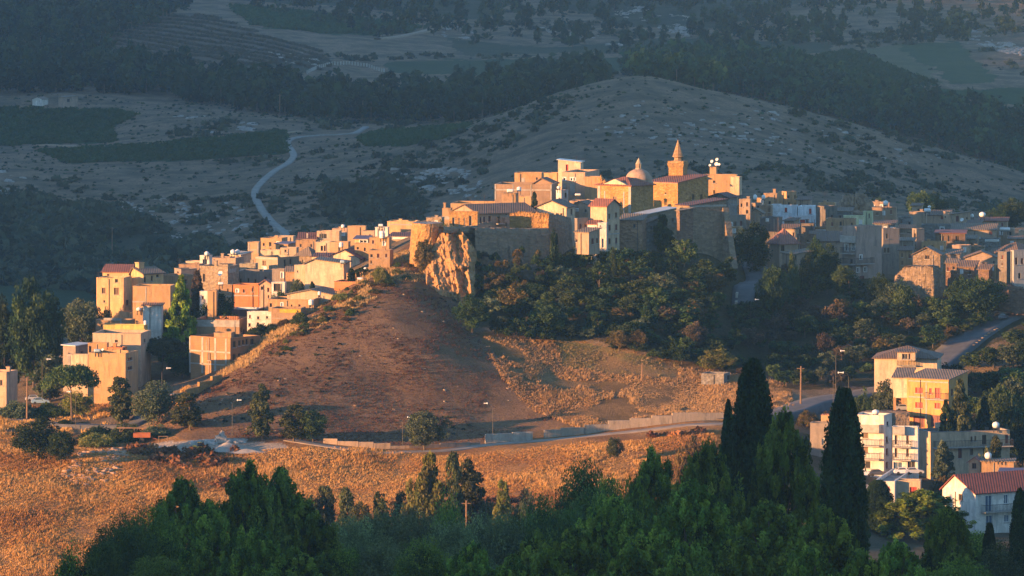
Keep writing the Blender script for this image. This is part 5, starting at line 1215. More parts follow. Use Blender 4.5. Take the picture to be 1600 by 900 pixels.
# ------------------------------------------------------------------ trees: left of the village
gL = 'trees around the left foot of the village'
tl = [
 (52,560,443,92,'broad','dark','tallest dark broad tree at the left edge of the village',.0),(8,560,468,60,'upright','dark','dark tree cut by the left photo edge',0),
 (84,545,470,48,'upright','dark','slim dark tree right of the tallest dark broad tree',0),(20,600,520,80,'broad','dark','dark tree mass low behind the left edge house',0),
 (128,525,468,72,'broad','olive','round grey-green tree beside the tall yellow house',0),(165,500,478,34,'bush','dark','low dark bush in front of the tall yellow house',0),
 (283,522,436,62,'conifer','fgpine','feathery green conifer towering over the ochre houses',0),(308,500,425,22,'cypress','brown','thin reddish cypress behind the feathery conifer',0),
 (338,512,464,78,'broad','dark','dark leafy tree left of the orange brick wall',0),(262,520,488,50,'broad','green','green tree under the feathery conifer',0),
 (252,592,528,86,'umbrella','euca','spreading pine in front of the square framed house',0),(285,596,552,52,'broad','dark','dark small tree touching the square framed house',0),
 (112,632,572,92,'umbrella','green','wide umbrella pine in front of the big blank wall',0),(120,652,612,52,'broad','yellow','bright yellow-green round pine below the wide umbrella pine',0),
 (78,628,556,60,'upright','olive','loose olive-green tree left of the wide umbrella pine',0),(60,600,560,50,'broad','euca','brownish green tree above the parked cars',0),
 (188,662,590,46,'upright','euca','pale eucalyptus, leftmost of the row by the yard',0),(240,670,598,58,'broad','olive','broad grey-green tree, second of the row by the yard',0),
 (297,672,615,50,'upright','euca','thin-crowned eucalyptus, third of the row by the yard',0),(410,688,603,40,'upright','euca','tall slim eucalyptus before the brown hill',0),
 (459,690,633,44,'upright','euca','left tree of the pair before the brown hill',0),(489,691,641,40,'broad','green','right tree of the pair before the brown hill',0),
 (663,704,645,60,'broad','olive','lone round tree standing by the valley road',0),(960,722,682,26,'broad','euca','small lone tree in the dry grass below the road wall',0),
 (60,720,654,94,'broad','dark','large dark bush on the dry slope at the left',0),(95,728,672,50,'broad','dark','small dark bush right of the large dark slope bush',0),
 (25,652,628,66,'bush','olive','low olive hedge clump at the left edge',0),(80,650,630,60,'bush','green','low green clump beside the olive hedge clump',0),
 (150,690,664,60,'bush','dark','dark clump, left end of the hedge behind the yard',0),(195,690,660,60,'bush','green','green clump in the middle of the hedge behind the yard',0),(240,684,664,56,'bush','olive','olive clump, right end of the hedge behind the yard',0),
 (150,697,676,60,'bush','yellow','yellowish cactus clump under the hedge',0),(103,664,655,30,'bush','dark','little round bush left of the hedge',0),
 (565,455,418,34,'pine','dark','dark pine against the largest cream house wall',0),(549,456,420,13,'cypress','dark','thin dark cypress against the largest cream house wall',0),
 (488,458,441,12,'cypress','dark','tiny twisted cypress beside the thin dark cypress',0),(465,458,436,26,'broad','olive','small olive tree under the narrow cream wing',0),
 (438,474,452,30,'broad','dark','garden tree in front of the white arch',0),(405,520,505,50,'bush','dark','dark bush under the blank white house',0),
 (428,528,506,34,'bush','green','green bush right of the blank white house',0),(445,512,498,24,'bush','autumn','dry reddish shrub in front of the egg-yellow strip house',0),
 (470,505,486,30,'bush','green','green shrub at the hill edge by the tall white tank',0),(535,475,456,34,'bush','yellow','yellow-green shrub at the hill edge',0),
 (597,437,414,26,'bush','yellow','yellow prickly clump below the tall blank ochre house',0),(660,408,374,30,'broad','autumn','dry leafy bush growing on the round bastion',0),
 (690,360,345,34,'bush','green','creeper clump on the plateau edge beside the bastion',0),(825,345,333,7,'cypress','dark','short dark cypress left of the cream gable house',0),
 (835,332,302,14,'cypress','dark','dark cypress behind the cream gable house',0),
]
for px, py_, pt, wd, kd, pl, lb, _ in tl: 
    Yf = None
    if (px, py_) in ((565,455),(549,456),(488,458)): Yf = 879
    if (px, py_) == (660,408): Yf = 877
    if (px, py_) in ((825,345),(835,332)): Yf = 905
    if (px, py_) == (690,360): Yf = 890
    if (px, py_) in ((597,437),(535,475),(470,505)): Yf = {597:872, 535:866, 470:855}[px]
    if (px, py_) == (283,522): Yf = 868
    if (px, py_) == (308,500): Yf = 890
    if (px, py_) == (262,520): Yf = 878
    if (px, py_) == (338,512): Yf = 878
    if (px, py_) in ((405,520),(428,528),(445,512)): Yf = {405:862, 428:862, 445:862}[px]
    if (px, py_) in ((165,500),): Yf = 880
    if (px, py_) in ((438,474),(465,458)): Yf = 880
    if (px, py_) == (128,525): Yf = 880
    if (px, py_) == (52,560): Yf = 862
    if (px, py_) in ((8,560),(84,545)): Yf = 866
    if (px, py_) in ((252,592),(285,596)): Yf = {252:860, 285:857}[px]
    if (px, py_) == (112,632): Yf = 822
    tree(px, py_, pt, wd*(1.25 if 'yard' in lb and 'hedge' not in lb or 'brown hill' in lb or 'lone round' in lb else 1), kd, pl, lb, gL, 'mid', Y=Yf, yr=(700, 900))
# right side individual trees
tr = [
 (1176,402,352,66,'broad','dark','big dark roadside tree at the top of the steep street',910),(1208,440,412,50,'broad','dark','dark round tree right of the steep street',882),
 (1275,425,372,32,'broad','dark','ivy-dark tree against the wide brown house',905),(1292,425,385,40,'broad','dark','dense dark tree left of the balcony house',900),(1262,422,400,34,'broad','dark','dark bush behind the peach lean-to',896),
 (1318,440,415,44,'broad','green','green tree at the foot of the balcony house',893),(1375,448,428,40,'broad','dark','dark bush right of the balcony house',890),
 (1240,412,398,24,'bush','green','small green bush by the peach lean-to',893),(1415,462,442,46,'bush','green','green bush under the brown retaining wall',885),
 (1528,492,430,90,'broad','dark','large dark round tree under the right-edge houses',884),(1500,480,432,46,'broad','dark','dark tree joined to the left of the large dark round tree',886),
 (1036,400,336,34,'upright','dark','tall ivy column on the wall below the church',896),(1047,410,360,26,'upright','dark','ivy clump at the foot of the church bastion',895),
 (866,425,362,16,'upright','dark','ivy strip hanging down the tall corner wall',880),(958,412,388,12,'upright','dark','ivy tuft at the base of the slim grey house',878),
 (1438,332,294,46,'broad','green','left one of two round trees standing behind the right roofs',1120),(1462,330,303,36,'broad','green','right one of two round trees standing behind the right roofs',1122),
 (1374,322,306,22,'broad','dark','small dark tree behind the bare rock mound',1110),
 (1586,345,310,60,'broad','dark','dark tree group behind the far right roofs',1125),(1560,348,322,40,'broad','dark','dark bush left of the far right tree group',1122),
 (1500,668,598,66,'conifer','euca','dark spreading conifer beside the orange-lit house',797),(1478,668,630,44,'conifer','dark','lower dark conifer in front of the garage',796),(1538,668,625,50,'conifer','dark','dark conifer between the orange-lit house and the umbrella pine',800),
 (1565,668,610,86,'umbrella','green','wide umbrella pine at the right above the cream house',806),(1598,672,640,50,'broad','dark','dark tree at the right edge behind the long cream house',808),
 (1473,760,686,42,'upright','olive','small eucalyptus before the long cream house',780),(1556,722,682,34,'upright','euca','thin tree by the round white tank',786),(1537,722,698,30,'bush','yellow','yellow-green round bush by the chapel-like house',785),
 (1470,765,742,40,'bush','autumn','rusty bush beside the brick-red roof house',772),
 (1385,622,598,50,'broad','olive','grey bushy tree left of the orange-lit house',818),(1350,636,606,44,'bush','green','roadside bush below the asphalt road',822),(1372,628,608,34,'broad','dark','dark shrub by the cream hipped-roof house',820),
 (1262,660,640,36,'bush','autumn','dry bush at the road bend',816),(1300,650,636,40,'bush','autumn','yellow dry bush behind the slim cypress',818),
]
gR = 'trees among the right-hand houses'
for px, py_, pt, wd, kd, pl, lb, Y in tr: tree(px, py_, pt, wd, kd, pl, lb, gR, 'mid', Y=Y)
# shaded wood on the slope below the church and the village
rs = np.random.RandomState(11)
poly = [(742,470),(790,440),(860,420),(960,402),(1060,408),(1140,415),(1150,470),(1200,470),(1225,430),(1320,445),(1400,465),(1500,490),(1560,500),(1530,512),(1430,556),(1370,572),(1360,600),(1300,606),(1230,600),(1150,585),(1050,560),(950,545),(870,530),(760,520)]
PXg = []; 
while len(PXg) < 300:
    a = np.array([rs.uniform(740, 1560)]); b_ = np.array([rs.uniform(400, 610)])
    if not inpoly(a, b_, poly)[0]: continue
    a, b_ = a[0], b_[0]
    if abs(a-(1150+(478-b_)*.35)) < 24 and b_ < 485: continue
    if 1300 < a < 1620 and abs(b_-(640-(a-1240)*.40)) < 13: continue
    if any((a-p)**2/230+(b_-q)**2/100 < 1 for p, q in PXg): 
        if rs.rand() < .93: continue
    PXg.append((a, b_))
    if len(PXg) > 225: break
kinds = [('broad','dark','dense dark green tree in the shaded wood below the church'),('broad','green','mid green leafy tree in the shaded wood below the village'),('broad','autumn','rust-tinged tree in the shaded wood'),('upright','dark','upright dark tree rising from the shaded wood'),('broad','brown','purplish brown half-bare tree in the shaded wood'),('bush','green','low green thicket bush in the shaded wood'),('broad','olive','grey-olive tree in the shaded wood')]
for i, (a, b_) in enumerate(sorted(PXg, key=lambda p: p[1])):
    right = a > 1160
    pr = [.33,.31,.03,.1,.04,.08,.11] if not right else [.28,.24,.06,.04,.13,.13,.12]
    kd, pl, lb = kinds[rs.choice(7, p=pr)]
    wd = rs.uniform(26, 52)*(1. if b_ < 520 else .85); h_ = wd*rs.uniform(.55, .95)*(1.3 if kd == 'upright' else .5 if kd == 'bush' else 1)
    tree(a, b_+8, b_+8-h_, wd, kd, pl, lb, 'trees of the shaded wood below the church and village', 'lo', yr=(810, 925))
for px, py_, pt, wd, kd, pl, lb in ((738,520,462,62,'broad','dark','dark round tree at the brown hill top under the rock prow'),(853,530,476,64,'broad','green','big green tree at the lower left of the shaded wood'),(800,470,425,60,'broad','autumn','golden-brown tree under the grey rock shelf'),(830,480,440,56,'broad','green','sunlit-tinged green tree below the curtain wall'),(780,480,446,50,'broad','yellow','pale yellow-green tree under the rock shelf'),
  (967,548,514,38,'broad','autumn','rusty round bush, left of a pair at the field edge'),(997,548,516,32,'broad','autumn','rusty round bush, right of a pair at the field edge'),(1085,548,504,42,'broad','brown','pinkish brown tree above the green field'),(1123,582,545,60,'broad','yellow','yellow-green broad bush above the stone outhouse'),(930,520,484,44,'upright','green','olive green upright tree over the field edge'),(1010,520,462,34,'upright','dark','pointed dark tree in the middle of the wood')):
    tree(px, py_, pt, wd, kd, pl, lb, None, 'mid', yr=(805, 925))
# scrub on the brown hill's left rim
for i in range(46):
    t = rs.rand(); px = 430+t*200+rs.uniform(-8, 22); py_ = 535-t*130+rs.uniform(-6, 26)
    tree(px, py_, py_-rs.uniform(4, 10), rs.uniform(8, 22), 'bush', ['autumn','yellow','green','autumn'][i % 4], ['dry tan tuft','yellowish tuft','greenish tuft','dry tan tuft'][i % 4]+' on the left rim of the brown hill', 'dry shrubs on the left rim of the brown hill', 'lo', yr=(820, 890), name='dry_shrub')
rq = [(px, Y) for Y in (812, 822, 834, 846, 858, 868, 878) for px in (1495, 1522, 1550, 1578, 1603, 1628)]
for i, (px, Y) in enumerate(rq):
    px += (i*37) % 17-8; Y += (i*13) % 7; x = (px-800)/F*Y; zg = float(zfun(x, Y)); py_ = -zg/Y*F-HZ; 
    if Y > np.interp(px, [1460,1520,1570,1640], [862,876,888,902])-9: continue
    hh = 34+(i*29) % 22; rp = np.interp(px, [1480,1520,1570,1640], [562,543,514,486])
    if py_-hh < rp+8: hh = py_-rp-8
    if hh < 12: continue
    tree(px, 0, py_-hh, 44+(i*17) % 18, 'broad', ['dark','green','dark','olive'][i % 4], ['dark','mid green','dark','grey-olive'][i % 4]+' leafy tree on the bank right of the asphalt road', 'trees on the bank right of the asphalt road', 'lo', Y=Y)
for i in range(44):
    px = rs.uniform(738, 862); py_ = rs.uniform(392, 452); pl = ['dark', 'brown', 'autumn', 'green'][i % 4]
    Y = 880-(py_-392)*.1; zz = -(py_+HZ)/F*Y; o = tree(px, 0, py_-4, rs.uniform(9, 20), 'bush', pl, {'dark': 'dark green', 'brown': 'purplish brown', 'autumn': 'dry rusty', 'green': 'mid green'}[pl]+' shrub clinging to the grey rock shelf', 'shrubs on the grey rock shelf', 'lo', Y=Y, name='rock_shrub'); o.location.z = zz-.35; o.scale[2] = rs.uniform(.07, .13)
# ------------------------------------------------------------------ foreground trees
fg = [
 # px, top, width, kind, palette, Y, label
 (1176,574,78,'cypress','cypress',452,'dark pointed cypress, taller of the two left of the houses'),(1138,640,62,'conifer','cypress',455,'dark ragged conifer leaning against the tall pointed cypress'),
 (1318,619,72,'cypress','cypress',420,'slim columnar cypress standing before the white flats'),(1372,752,46,'cypress','cypress',736,'short dark cypress right of the slim columnar one'),(1594,770,34,'cypress','cypress',430,'dark cypress cut by the right photo edge'),(1546,822,26,'cypress','cypress',440,'small thin cypress below the white two-storey house'),
 (1225,648,130,'pine','fgpine',440,'tallest green pine between the two cypresses'),(1105,700,130,'pine','fgpine',436,'green pine left of the tall pointed cypress'),(1020,712,120,'pine','fgpine',470,'green pine with a pointed top in the centre right'),
 (1080,760,170,'pine','fgpine',400,'broad low pine in front of the tallest green pine'),(1200,790,190,'pine','fgpine',385,'wide bright pine, front row centre right'),(1290,803,150,'pine','fgpine',380,'bright light-green pine at the bottom below the slim cypress'),
 (1440,768,140,'pine','fgpine',734,'green pine in front of the low white house'),(1480,800,110,'pine','fgpine',430,'green pine below the white gable wall'),(1400,850,140,'pine','fgpine',372,'low pine at the bottom right'),(1520,840,110,'broad','green',470,'leafy tree at the foot of the white two-storey house'),(1570,850,100,'broad','euca',430,'brownish leafy tree in the bottom right corner'),
 (960,782,150,'pine','fgpine',410,'rounded pine before the broad dark tree'),(900,830,170,'pine','fgpine',370,'front pine at the bottom centre right'),(840,838,120,'pine','fgpine',385,'smaller front pine at the bottom centre'),(1000,850,170,'pine','fgpine',350,'lowest front pine at the bottom right of centre'),
 (915,735,110,'broad','dark',520,'broad dark tree at the edge of the dry grass field'),(862,775,100,'broad','dark',500,'dark leafy tree left of the broad dark tree'),(955,760,80,'broad','green',515,'green leafy tree right of the broad dark tree'),
 (388,732,130,'pine','fgpine',470,'tall double-topped pine left of centre'),(440,740,120,'pine','fgpine',474,'right twin of the tall double-topped pine'),(285,752,125,'pine','fgpine',466,'pine left of the tall double-topped pine'),(330,790,120,'pine','fgpine',440,'low pine before the double-topped pine'),(480,792,135,'pine','fgpine',430,'broad low pine right of the double-topped pine'),(400,830,130,'pine','fgpine',405,'small front pine at the bottom left of centre'),
 (195,806,100,'broad','dark',455,'dark bushy tree at the lower left'),(240,800,90,'broad','green',460,'dark green bushy tree beside the leftmost pine'),(120,862,90,'bush','green',440,'low green shrub at the bottom left'),(165,850,70,'broad','dark',440,'dark shrub below the dark bushy tree'),
 (545,812,100,'broad','olive',500,'grey olive tree right of the broad low pine'),(600,800,110,'broad','olive',520,'grey-green olive tree in the bottom centre'),(655,812,120,'broad','olive',490,'wide grey olive tree in the bottom centre'),(710,818,110,'broad','olive',480,'grey olive tree left of the smaller front pine'),(770,805,110,'broad','olive',500,'dull green olive behind the smaller front pine'),(590,850,120,'broad','olive',430,'pale olive shrub at the bottom centre'),(660,850,110,'broad','green',415,'green shrub at the bottom centre'),(530,850,100,'broad','green',430,'green shrub at the bottom left of centre'),(740,852,110,'pine','fgpine',400,'small pine at the very bottom centre'),
 (820,790,90,'broad','dark',540,'dark small tree behind the grey olives'),(700,790,80,'broad','green',560,'green small tree behind the grey olives'),
 (1160,850,160,'pine','fgpine',355,'dark front pine at the bottom below the cypresses'),(1260,860,160,'pine','fgpine',350,'dark low pine in the bottom right foreground'),(1350,870,130,'pine','fgpine',350,'lowest pine at the bottom right'),(1060,880,150,'pine','fgpine',340,'lowest dark pine right of the bottom centre'),
 (250,868,110,'broad','green',420,'low dark shrub at the bottom under the leftmost pine'),(320,862,100,'pine','fgpine',410,'small dark pine at the bottom left'),(460,862,120,'pine','fgpine',400,'small dark pine at the bottom, left of the grey olives'),
 (1500,880,140,'broad','green',400,'low leafy shrub in the bottom right corner'),(800,875,120,'pine','fgpine',360,'tiny pine at the bottom edge of the photo'),(1110,800,120,'pine','fgpine',410,'dark pine under the tallest green pine'),
]
for px, pt, wd, kd, pl, Y, lb in fg: tree(px, 0, pt, wd*(1.22 if kd == 'pine' else 1.2 if kd in ('broad','bush') else 1.12), kd, {'dark': 'fgdark', 'green': 'fgpine', 'olive': 'fgolive'}.get(pl, pl), lb, 'trees on the near hillside', 'hi', Y=Y)
sap = [(508,755,34,'upright','euca'),(540,762,30,'upright','euca'),(592,772,28,'upright','euca'),(628,770,24,'upright','euca'),(672,706,44,'upright','yellow'),(705,708,30,'upright','euca'),(730,722,46,'upright','euca'),(655,745,34,'broad','yellow'),(785,750,26,'upright','yellow'),(760,780,24,'broad','euca'),(490,770,30,'broad','euca'),(565,790,36,'broad','euca'),(820,768,26,'broad','olive'),(1080,690,40,'broad','autumn')]
sl = ['young yellowish eucalyptus, left of a pair at the field bottom','young eucalyptus, right of a pair at the field bottom','thin sapling left of the bare patch','small thin sapling beside the olives','tall yellow-green sapling below the lone roadside tree','slender sapling with a sparse pale top','dry brownish bushy sapling right of the tall yellow one','short yellow bush at the foot of the tall sapling','isolated yellow-green sapling in the dry grass','low grey sapling right of the dry brownish one','low brownish bush at the left of the saplings','round brownish bush between the saplings','small grey-green bush at the field edge','rusty round bush beside the ragged conifer']
for (px, pt, wd, kd, pl), lb in zip(sap, sl): tree(px, 0, pt, wd*1.5, kd, pl, lb, 'saplings along the bottom of the dry grass field', 'mid', Y=700+(px % 17))
# ------------------------------------------------------------------ far woods
def spotsfrom(poly, n, H, R, y0, y1, seed):
    rs = np.random.RandomState(seed); xs = [p[0] for p in poly]; ys = [p[1] for p in poly]; out = []
    for _ in range(n*40):
        px = rs.uniform(min(xs), max(xs)); Y = rs.uniform(y0, y1); x = (px-800)/F*Y; z = float(zfun(x, Y)); py_ = -z/Y*F-HZ
        if inpoly(np.array([px]), np.array([py_]), poly)[0]:
            h_ = H*rs.uniform(.6, 1.2); out.append((x, Y, z, h_, R*rs.uniform(.75, 1.25)))
            if len(out) >= n: break
    return out
forest('far_wood', 'long belt of dark pines crossing the far slope behind the fields', spotsfrom([(-40,80),(60,85),(250,118),(450,148),(600,158),(700,150),(800,140),(940,120),(940,165),(850,178),(700,192),(600,190),(480,184),(350,172),(250,150),(130,145),(-40,150)], 950, 9, 3.1, 1650, 1960, 1), 'dark', ('broad','upright'), 110, 1.0)
forest('far_wood', 'dark wood running down behind the right shoulder of the knoll', spotsfrom([(930,95),(1100,95),(1250,120),(1400,170),(1640,200),(1640,300),(1500,240),(1300,185),(1150,150),(1000,130)], 950, 8.5, 3.2, 1600, 1920, 2), 'dark', ('broad',), 110, 1.0)
forest('far_wood', 'scattered dark trees on the upper mountain slope', spotsfrom([(-40,-20),(330,-20),(260,30),(150,70),(-40,80)], 330, 8, 3.4, 2000, 2500, 3)+spotsfrom([(340,-20),(1640,-20),(1640,60),(1000,90),(600,60),(400,20)], 420, 6, 2.8, 2000, 2500, 4), 'dark', ('broad','conifer'), 80, 1.3)
TRK = _tp
PAL['hay'] = [(.2,.085,.035),(.14,.07,.03),(.3,.14,.05),(.1,.065,.03)]
def bushes(name, label, poly, n, y0, y1, r, pal, seed, dens_=None, sz=.5):
    rs = np.random.RandomState(seed); xs = [p[0] for p in poly]; Y = rs.uniform(y0, y1, n*6); px = rs.uniform(min(xs), max(xs), n*6); x = (px-800)/F*Y; z = zfun(x, Y); py_ = -z/Y*F-HZ
    ok = inpoly(px, py_, poly)
    m = fbm(x/45+seed, Y/70, 4) > (dens_ if dens_ is not None else -9); ok &= m
    for q_ in FZ[1:]: ok &= ~inpoly(px, py_, q_)
    for a_, b_ in TRK: ok &= (px-a_)**2+((py_-b_)*1.6)**2 > 70
    x, Y, z = x[ok][:n], Y[ok][:n], z[ok][:n]; k = len(x)
    R = r*(.4+rs.rand(k)**2*1.3); q = 26; d = rs.normal(size=(k, q, 3)); d /= np.linalg.norm(d, axis=2)[..., None]; d[..., 2] = np.abs(d[..., 2])*.75
    c = np.stack([x, Y, z], -1)[:, None]+d*R[:, None, None]*(.6+.5*rs.rand(k, q, 1)); V, Fq = leaves(rs, c.reshape(-1, 3), np.repeat(R*sz, q))
    P_ = np.array(PAL[pal]); col = np.repeat(P_[rs.randint(len(P_), size=k)]*(.6+.7*rs.rand(k, 1)), q*4, 0)
    tag(link(name, np_mesh(name, V, Fq, [LEAF], col=col)), label, 'scrub', None, 'stuff')
ALLF = [(-40,-30),(1640,-30),(1640,340),(1400,330),(1150,300),(700,400),(500,380),(300,440),(150,500),(-40,520)]
bushes('scrub', 'dark scrub bushes dotting the far slopes', ALLF, 2600, 1170, 2300, 1.15, 'scrub', 21, .14)
bushes('scrub', 'loose low scrub scattered over the far slopes', ALLF, 5200, 1170, 1800, .4, 'dark', 22, -.3)
bushes('scrub', 'thick dark scrub at the lower left of the far slope', [(-40,300),(60,320),(200,340),(390,400),(380,430),(160,470),(160,500),(-40,430)], 2300, 1170, 1500, 2.0, 'scrub', 23, -.1)
bushes('scrub', 'dark thicket behind the skyline houses', [(520,300),(600,290),(660,320),(640,350),(520,345)], 400, 1170, 1600, 2.2, 'scrub', 24, -1)
bushes('dry_weeds', 'low dry weeds in ragged patches on the brown hill', [(300,640),(420,550),(520,480),(620,410),(720,470),(800,590),(900,650),(640,690),(400,690)], 260, 800, 885, .22, 'scrub', 51, .02, .5)
def croprows(name, label, poly, y0, y1, pal, seed, gap=5.5, ang=.5, r=.7):
    rs = np.random.RandomState(seed); xs = [p[0] for p in poly]; n_ = 60000; Y = rs.uniform(y0, y1, n_); px = rs.uniform(min(xs), max(xs), n_); x = (px-800)/F*Y
    u = -math.sin(ang)*x+math.cos(ang)*Y; v = math.cos(ang)*x+math.sin(ang)*Y; u = np.round(u/gap)*gap; x = -math.sin(ang)*u+math.cos(ang)*v; Y = math.cos(ang)*u+math.sin(ang)*v; z = zfun(x, Y)
    ok = inpoly(x/Y*F+800, -z/Y*F-HZ, poly); x, Y, z = x[ok][:2600], Y[ok][:2600], z[ok][:2600]; k = len(x)
    if not k: return
    q = 14; d = rs.normal(size=(k, q, 3))*np.array([r, r, r*.5]); d[..., 2] = np.abs(d[..., 2]); c = np.stack([x, Y, z], -1)[:, None]+d*.8; V, Fq = leaves(rs, c.reshape(-1, 3), .55*r*2)
    P_ = np.array(PAL[pal]); tag(link(name, np_mesh(name, V, Fq, [LEAF], col=np.repeat(P_[rs.randint(len(P_), size=k)], q*4, 0))), label, 'vines', None, 'stuff')
PAL['vine'] = [(.03,.065,.02),(.045,.085,.028)]; PAL['vine2'] = [(.13,.105,.065),(.1,.09,.055)]
croprows('vine_rows', 'faint vine rows on the brown far field', [(145,75),(230,20),(330,25),(430,60),(500,80),(520,110),(350,112),(200,85)], 1850, 2350, 'vine2', 61, 10, -1.0, .6)
croprows('vine_rows', 'green vine rows on the left far field', [(-40,168),(180,172),(215,180),(175,200),(180,222),(0,228),(-40,228)], 1400, 1800, 'vine', 62, 5, .25, .6)
croprows('vine_rows', 'green vine rows on the strip field beside the winding track', [(60,236),(250,225),(445,205),(450,240),(300,250),(110,255)], 1400, 1800, 'vine', 63, 4, .2, .6)
croprows('vine_rows', 'green vine rows on the upper right far field', [(1250,92),(1330,80),(1430,120),(1470,132),(1380,135),(1290,125)], 1700, 2200, 'vine', 64, 6, -.7, .8)
croprows('vine_rows', 'green vine rows on the top far field', [(360,10),(480,20),(660,42),(620,55),(500,52),(400,40)], 1900, 2500, 'vine', 65, 7, .3, .9)
croprows('vine_rows', 'green vine rows right of the winding track end', [(560,215),(600,205),(735,195),(700,215),(640,228),(575,228)], 1400, 1800, 'vine', 66, 4, .5, .6)
def rocks(name, label, polys, n, y0, y1, r, mat, seed):
    rs = np.random.RandomState(seed); Vs = []; Fs = []; off = 0
    cube = np.array([(-1,-1,-1),(1,-1,-1),(1,1,-1),(-1,1,-1),(-.7,-.8,1),(.8,-.7,.9),(.7,.8,1.1),(-.8,.7,.8)]); cf = np.array([(3,2,1,0),(4,5,6,7),(0,1,5,4),(1,2,6,5),(2,3,7,6),(3,0,4,7)])
    for poly, share in polys:
        xs = [p[0] for p in poly]; m_ = int(n*share); Y = rs.uniform(y0, y1, m_*60); px = rs.uniform(min(xs), max(xs), m_*60); x = (px-800)/F*Y; z = zfun(x, Y)
        ok = inpoly(px, -z/Y*F-HZ, poly) & (fbm(x/3, Y/9, 4)+fbm(x/30, Y/60, 2)*.8 > .16); x, Y, z = x[ok][:m_], Y[ok][:m_], z[ok][:m_]; k = len(x)
        if not k: continue
        R = (r*(.35+rs.rand(k)**2*1.4))[:, None, None]; c = cube[None]*(.6+.6*rs.rand(k, 8, 1))*R*np.array([1.7, 1., .6]); a = rs.rand(k)*6.28; ca, sa = np.cos(a)[:, None], np.sin(a)[:, None]
        c = np.stack([c[..., 0]*ca-c[..., 1]*sa, c[..., 0]*sa+c[..., 1]*ca, c[..., 2]], -1)+np.stack([x, Y, z], -1)[:, None]
        Vs.append(c.reshape(-1, 3)); Fs.append((cf[None]+(np.arange(k)*8)[:, None, None]).reshape(-1, 4)+off); off += k*8
    tag(link(name, np_mesh(name, np.concatenate(Vs), np.concatenate(Fs), [mat])), label, 'rocks', None, 'stuff')
rkm = flat('limestone', (.3,.27,.24), .95, 0, .4, .7)
rocks('pale_rocks', 'pale limestone outcrops on the far slopes', [([(205,185),(250,175),(400,190),(400,205),(330,212),(280,205),(215,195)],.16),([(-10,255),(40,280),(90,310),(60,320),(-10,300)],.1),([(600,250),(760,270),(750,310),(620,290)],.07),([(170,340),(300,350),(280,375),(180,360)],.05),
  ([(930,150),(1250,180),(1500,250),(1400,260),(1100,230),(900,210)],.12),([(1470,35),(1530,45),(1600,75),(1600,90),(1500,65)],.12),([(950,0),(1090,30),(1080,60),(960,25)],.1),([(840,40),(910,50),(980,60),(970,75),(870,60)],.08),([(410,75),(500,85),(490,110),(440,95)],.06),([(690,30),(740,45),(720,75),(690,60)],.05),([(180,300),(500,330),(470,370),(200,360)],.05)], 2600, 1170, 2450, .5, rkm, 31)
bld = flat('field_stone', (.34,.24,.15), .95, 0, .3, 3)
rocks('field_stones', 'small stones lying on the brown hill', [([(300,640),(600,430),(760,520),(900,650),(640,695),(400,690)],1)], 110, 800, 885, .12, bld, 32)
rocks('rubble_heap', 'pale building rubble tipped beside the yard', [([(95,745),(130,705),(195,700),(200,715),(160,760),(120,760)],1)], 260, 740, 815, .24, flat('rubble', (.4,.25,.16), .95, 0, .35, 2), 33)
rocks('debris', 'light scrap and stones along the back of the yard', [([(300,690),(390,688),(440,692),(440,697),(300,694)],1)], 160, 790, 812, .35, flat('scrap', (.42,.37,.32), .9, 0, .5, 3), 34)
# ------------------------------------------------------------------ dry grass
def tufts(name, label, poly, n, y0, y1, h, cols_, seed, mask=None, nb=5, excl=None):
    rs = np.random.RandomState(seed); xs = [p[0] for p in poly]; Y = rs.uniform(y0, y1, n*5); px = rs.uniform(min(xs), max(xs), n*5); x = (px-800)/F*Y; z = zfun(x, Y)
    ok = inpoly(px, -z/Y*F-HZ, poly)
    if excl: ok &= ~inpoly(px, -z/Y*F-HZ, excl)
    if mask is not None: ok &= fbm(x/5+seed, Y/7, 4) > mask
    x, Y, z = x[ok][:n], Y[ok][:n], z[ok][:n]; k = len(x); hh = h*(.35+.9*rs.rand(k)**1.5)*(1+1.4*fbm(x/5+9, Y/8, 4))
    base = np.stack([x, Y, z-.05], -1)[:, None]+np.concatenate([rs.normal(size=(k, nb, 2))*.16, np.zeros((k, nb, 1))], -1)
    a = rs.rand(k, nb)*6.28; wd = .03+.05*rs.rand(k, nb); tip = base+np.stack([rs.normal(size=(k, nb))*.3*hh[:, None]+.1, rs.normal(size=(k, nb))*.3*hh[:, None], hh[:, None]*(.6+.6*rs.rand(k, nb))], -1)
    e = np.stack([np.cos(a)*wd, np.sin(a)*wd, 0*a], -1); mid = (base+tip)/2
    V = np.stack([base-e*.5, base+e*.5, mid+e, tip, mid-e], 2); V = V[..., [0, 1, 2, 3, 4], :].reshape(-1, 3)
    cc = np.array(cols_); fi = np.clip((fbm(x/22, Y/30, 5)*1.3+.6)*len(cc)/1.2+rs.normal(size=k)*.5, 0, len(cc)-1.001); ii = fi.astype(int); ff = (fi-ii)[:, None]; c1 = (cc[ii]*(1-ff)+cc[np.minimum(ii+1, len(cc)-1)]*ff)*(.92+.16*rs.rand(k, 1))
    tag(link(name, np_mesh(name, V, np.arange(len(V)).reshape(-1, 5), [GRASS], col=np.repeat(c1, nb*5, 0))), label, 'grass', None, 'stuff')
GRASS = leafmat('dry_grass_blade', .35)
HAYC = [(.25,.12,.04), (.4,.21,.065), (.52,.29,.09), (.62,.38,.13), (.54,.31,.09), (.36,.18,.055)]
tufts('dry_grass', 'tall orange dry grass on the slope below the road', [(-60,650),(60,650),(130,700),(200,706),(300,712),(450,700),(520,700),(700,712),(820,700),(1000,688),(1120,672),(1180,660),(1180,820),(900,900),(-60,960)], 150000, 670, 806, .33, HAYC, 41)
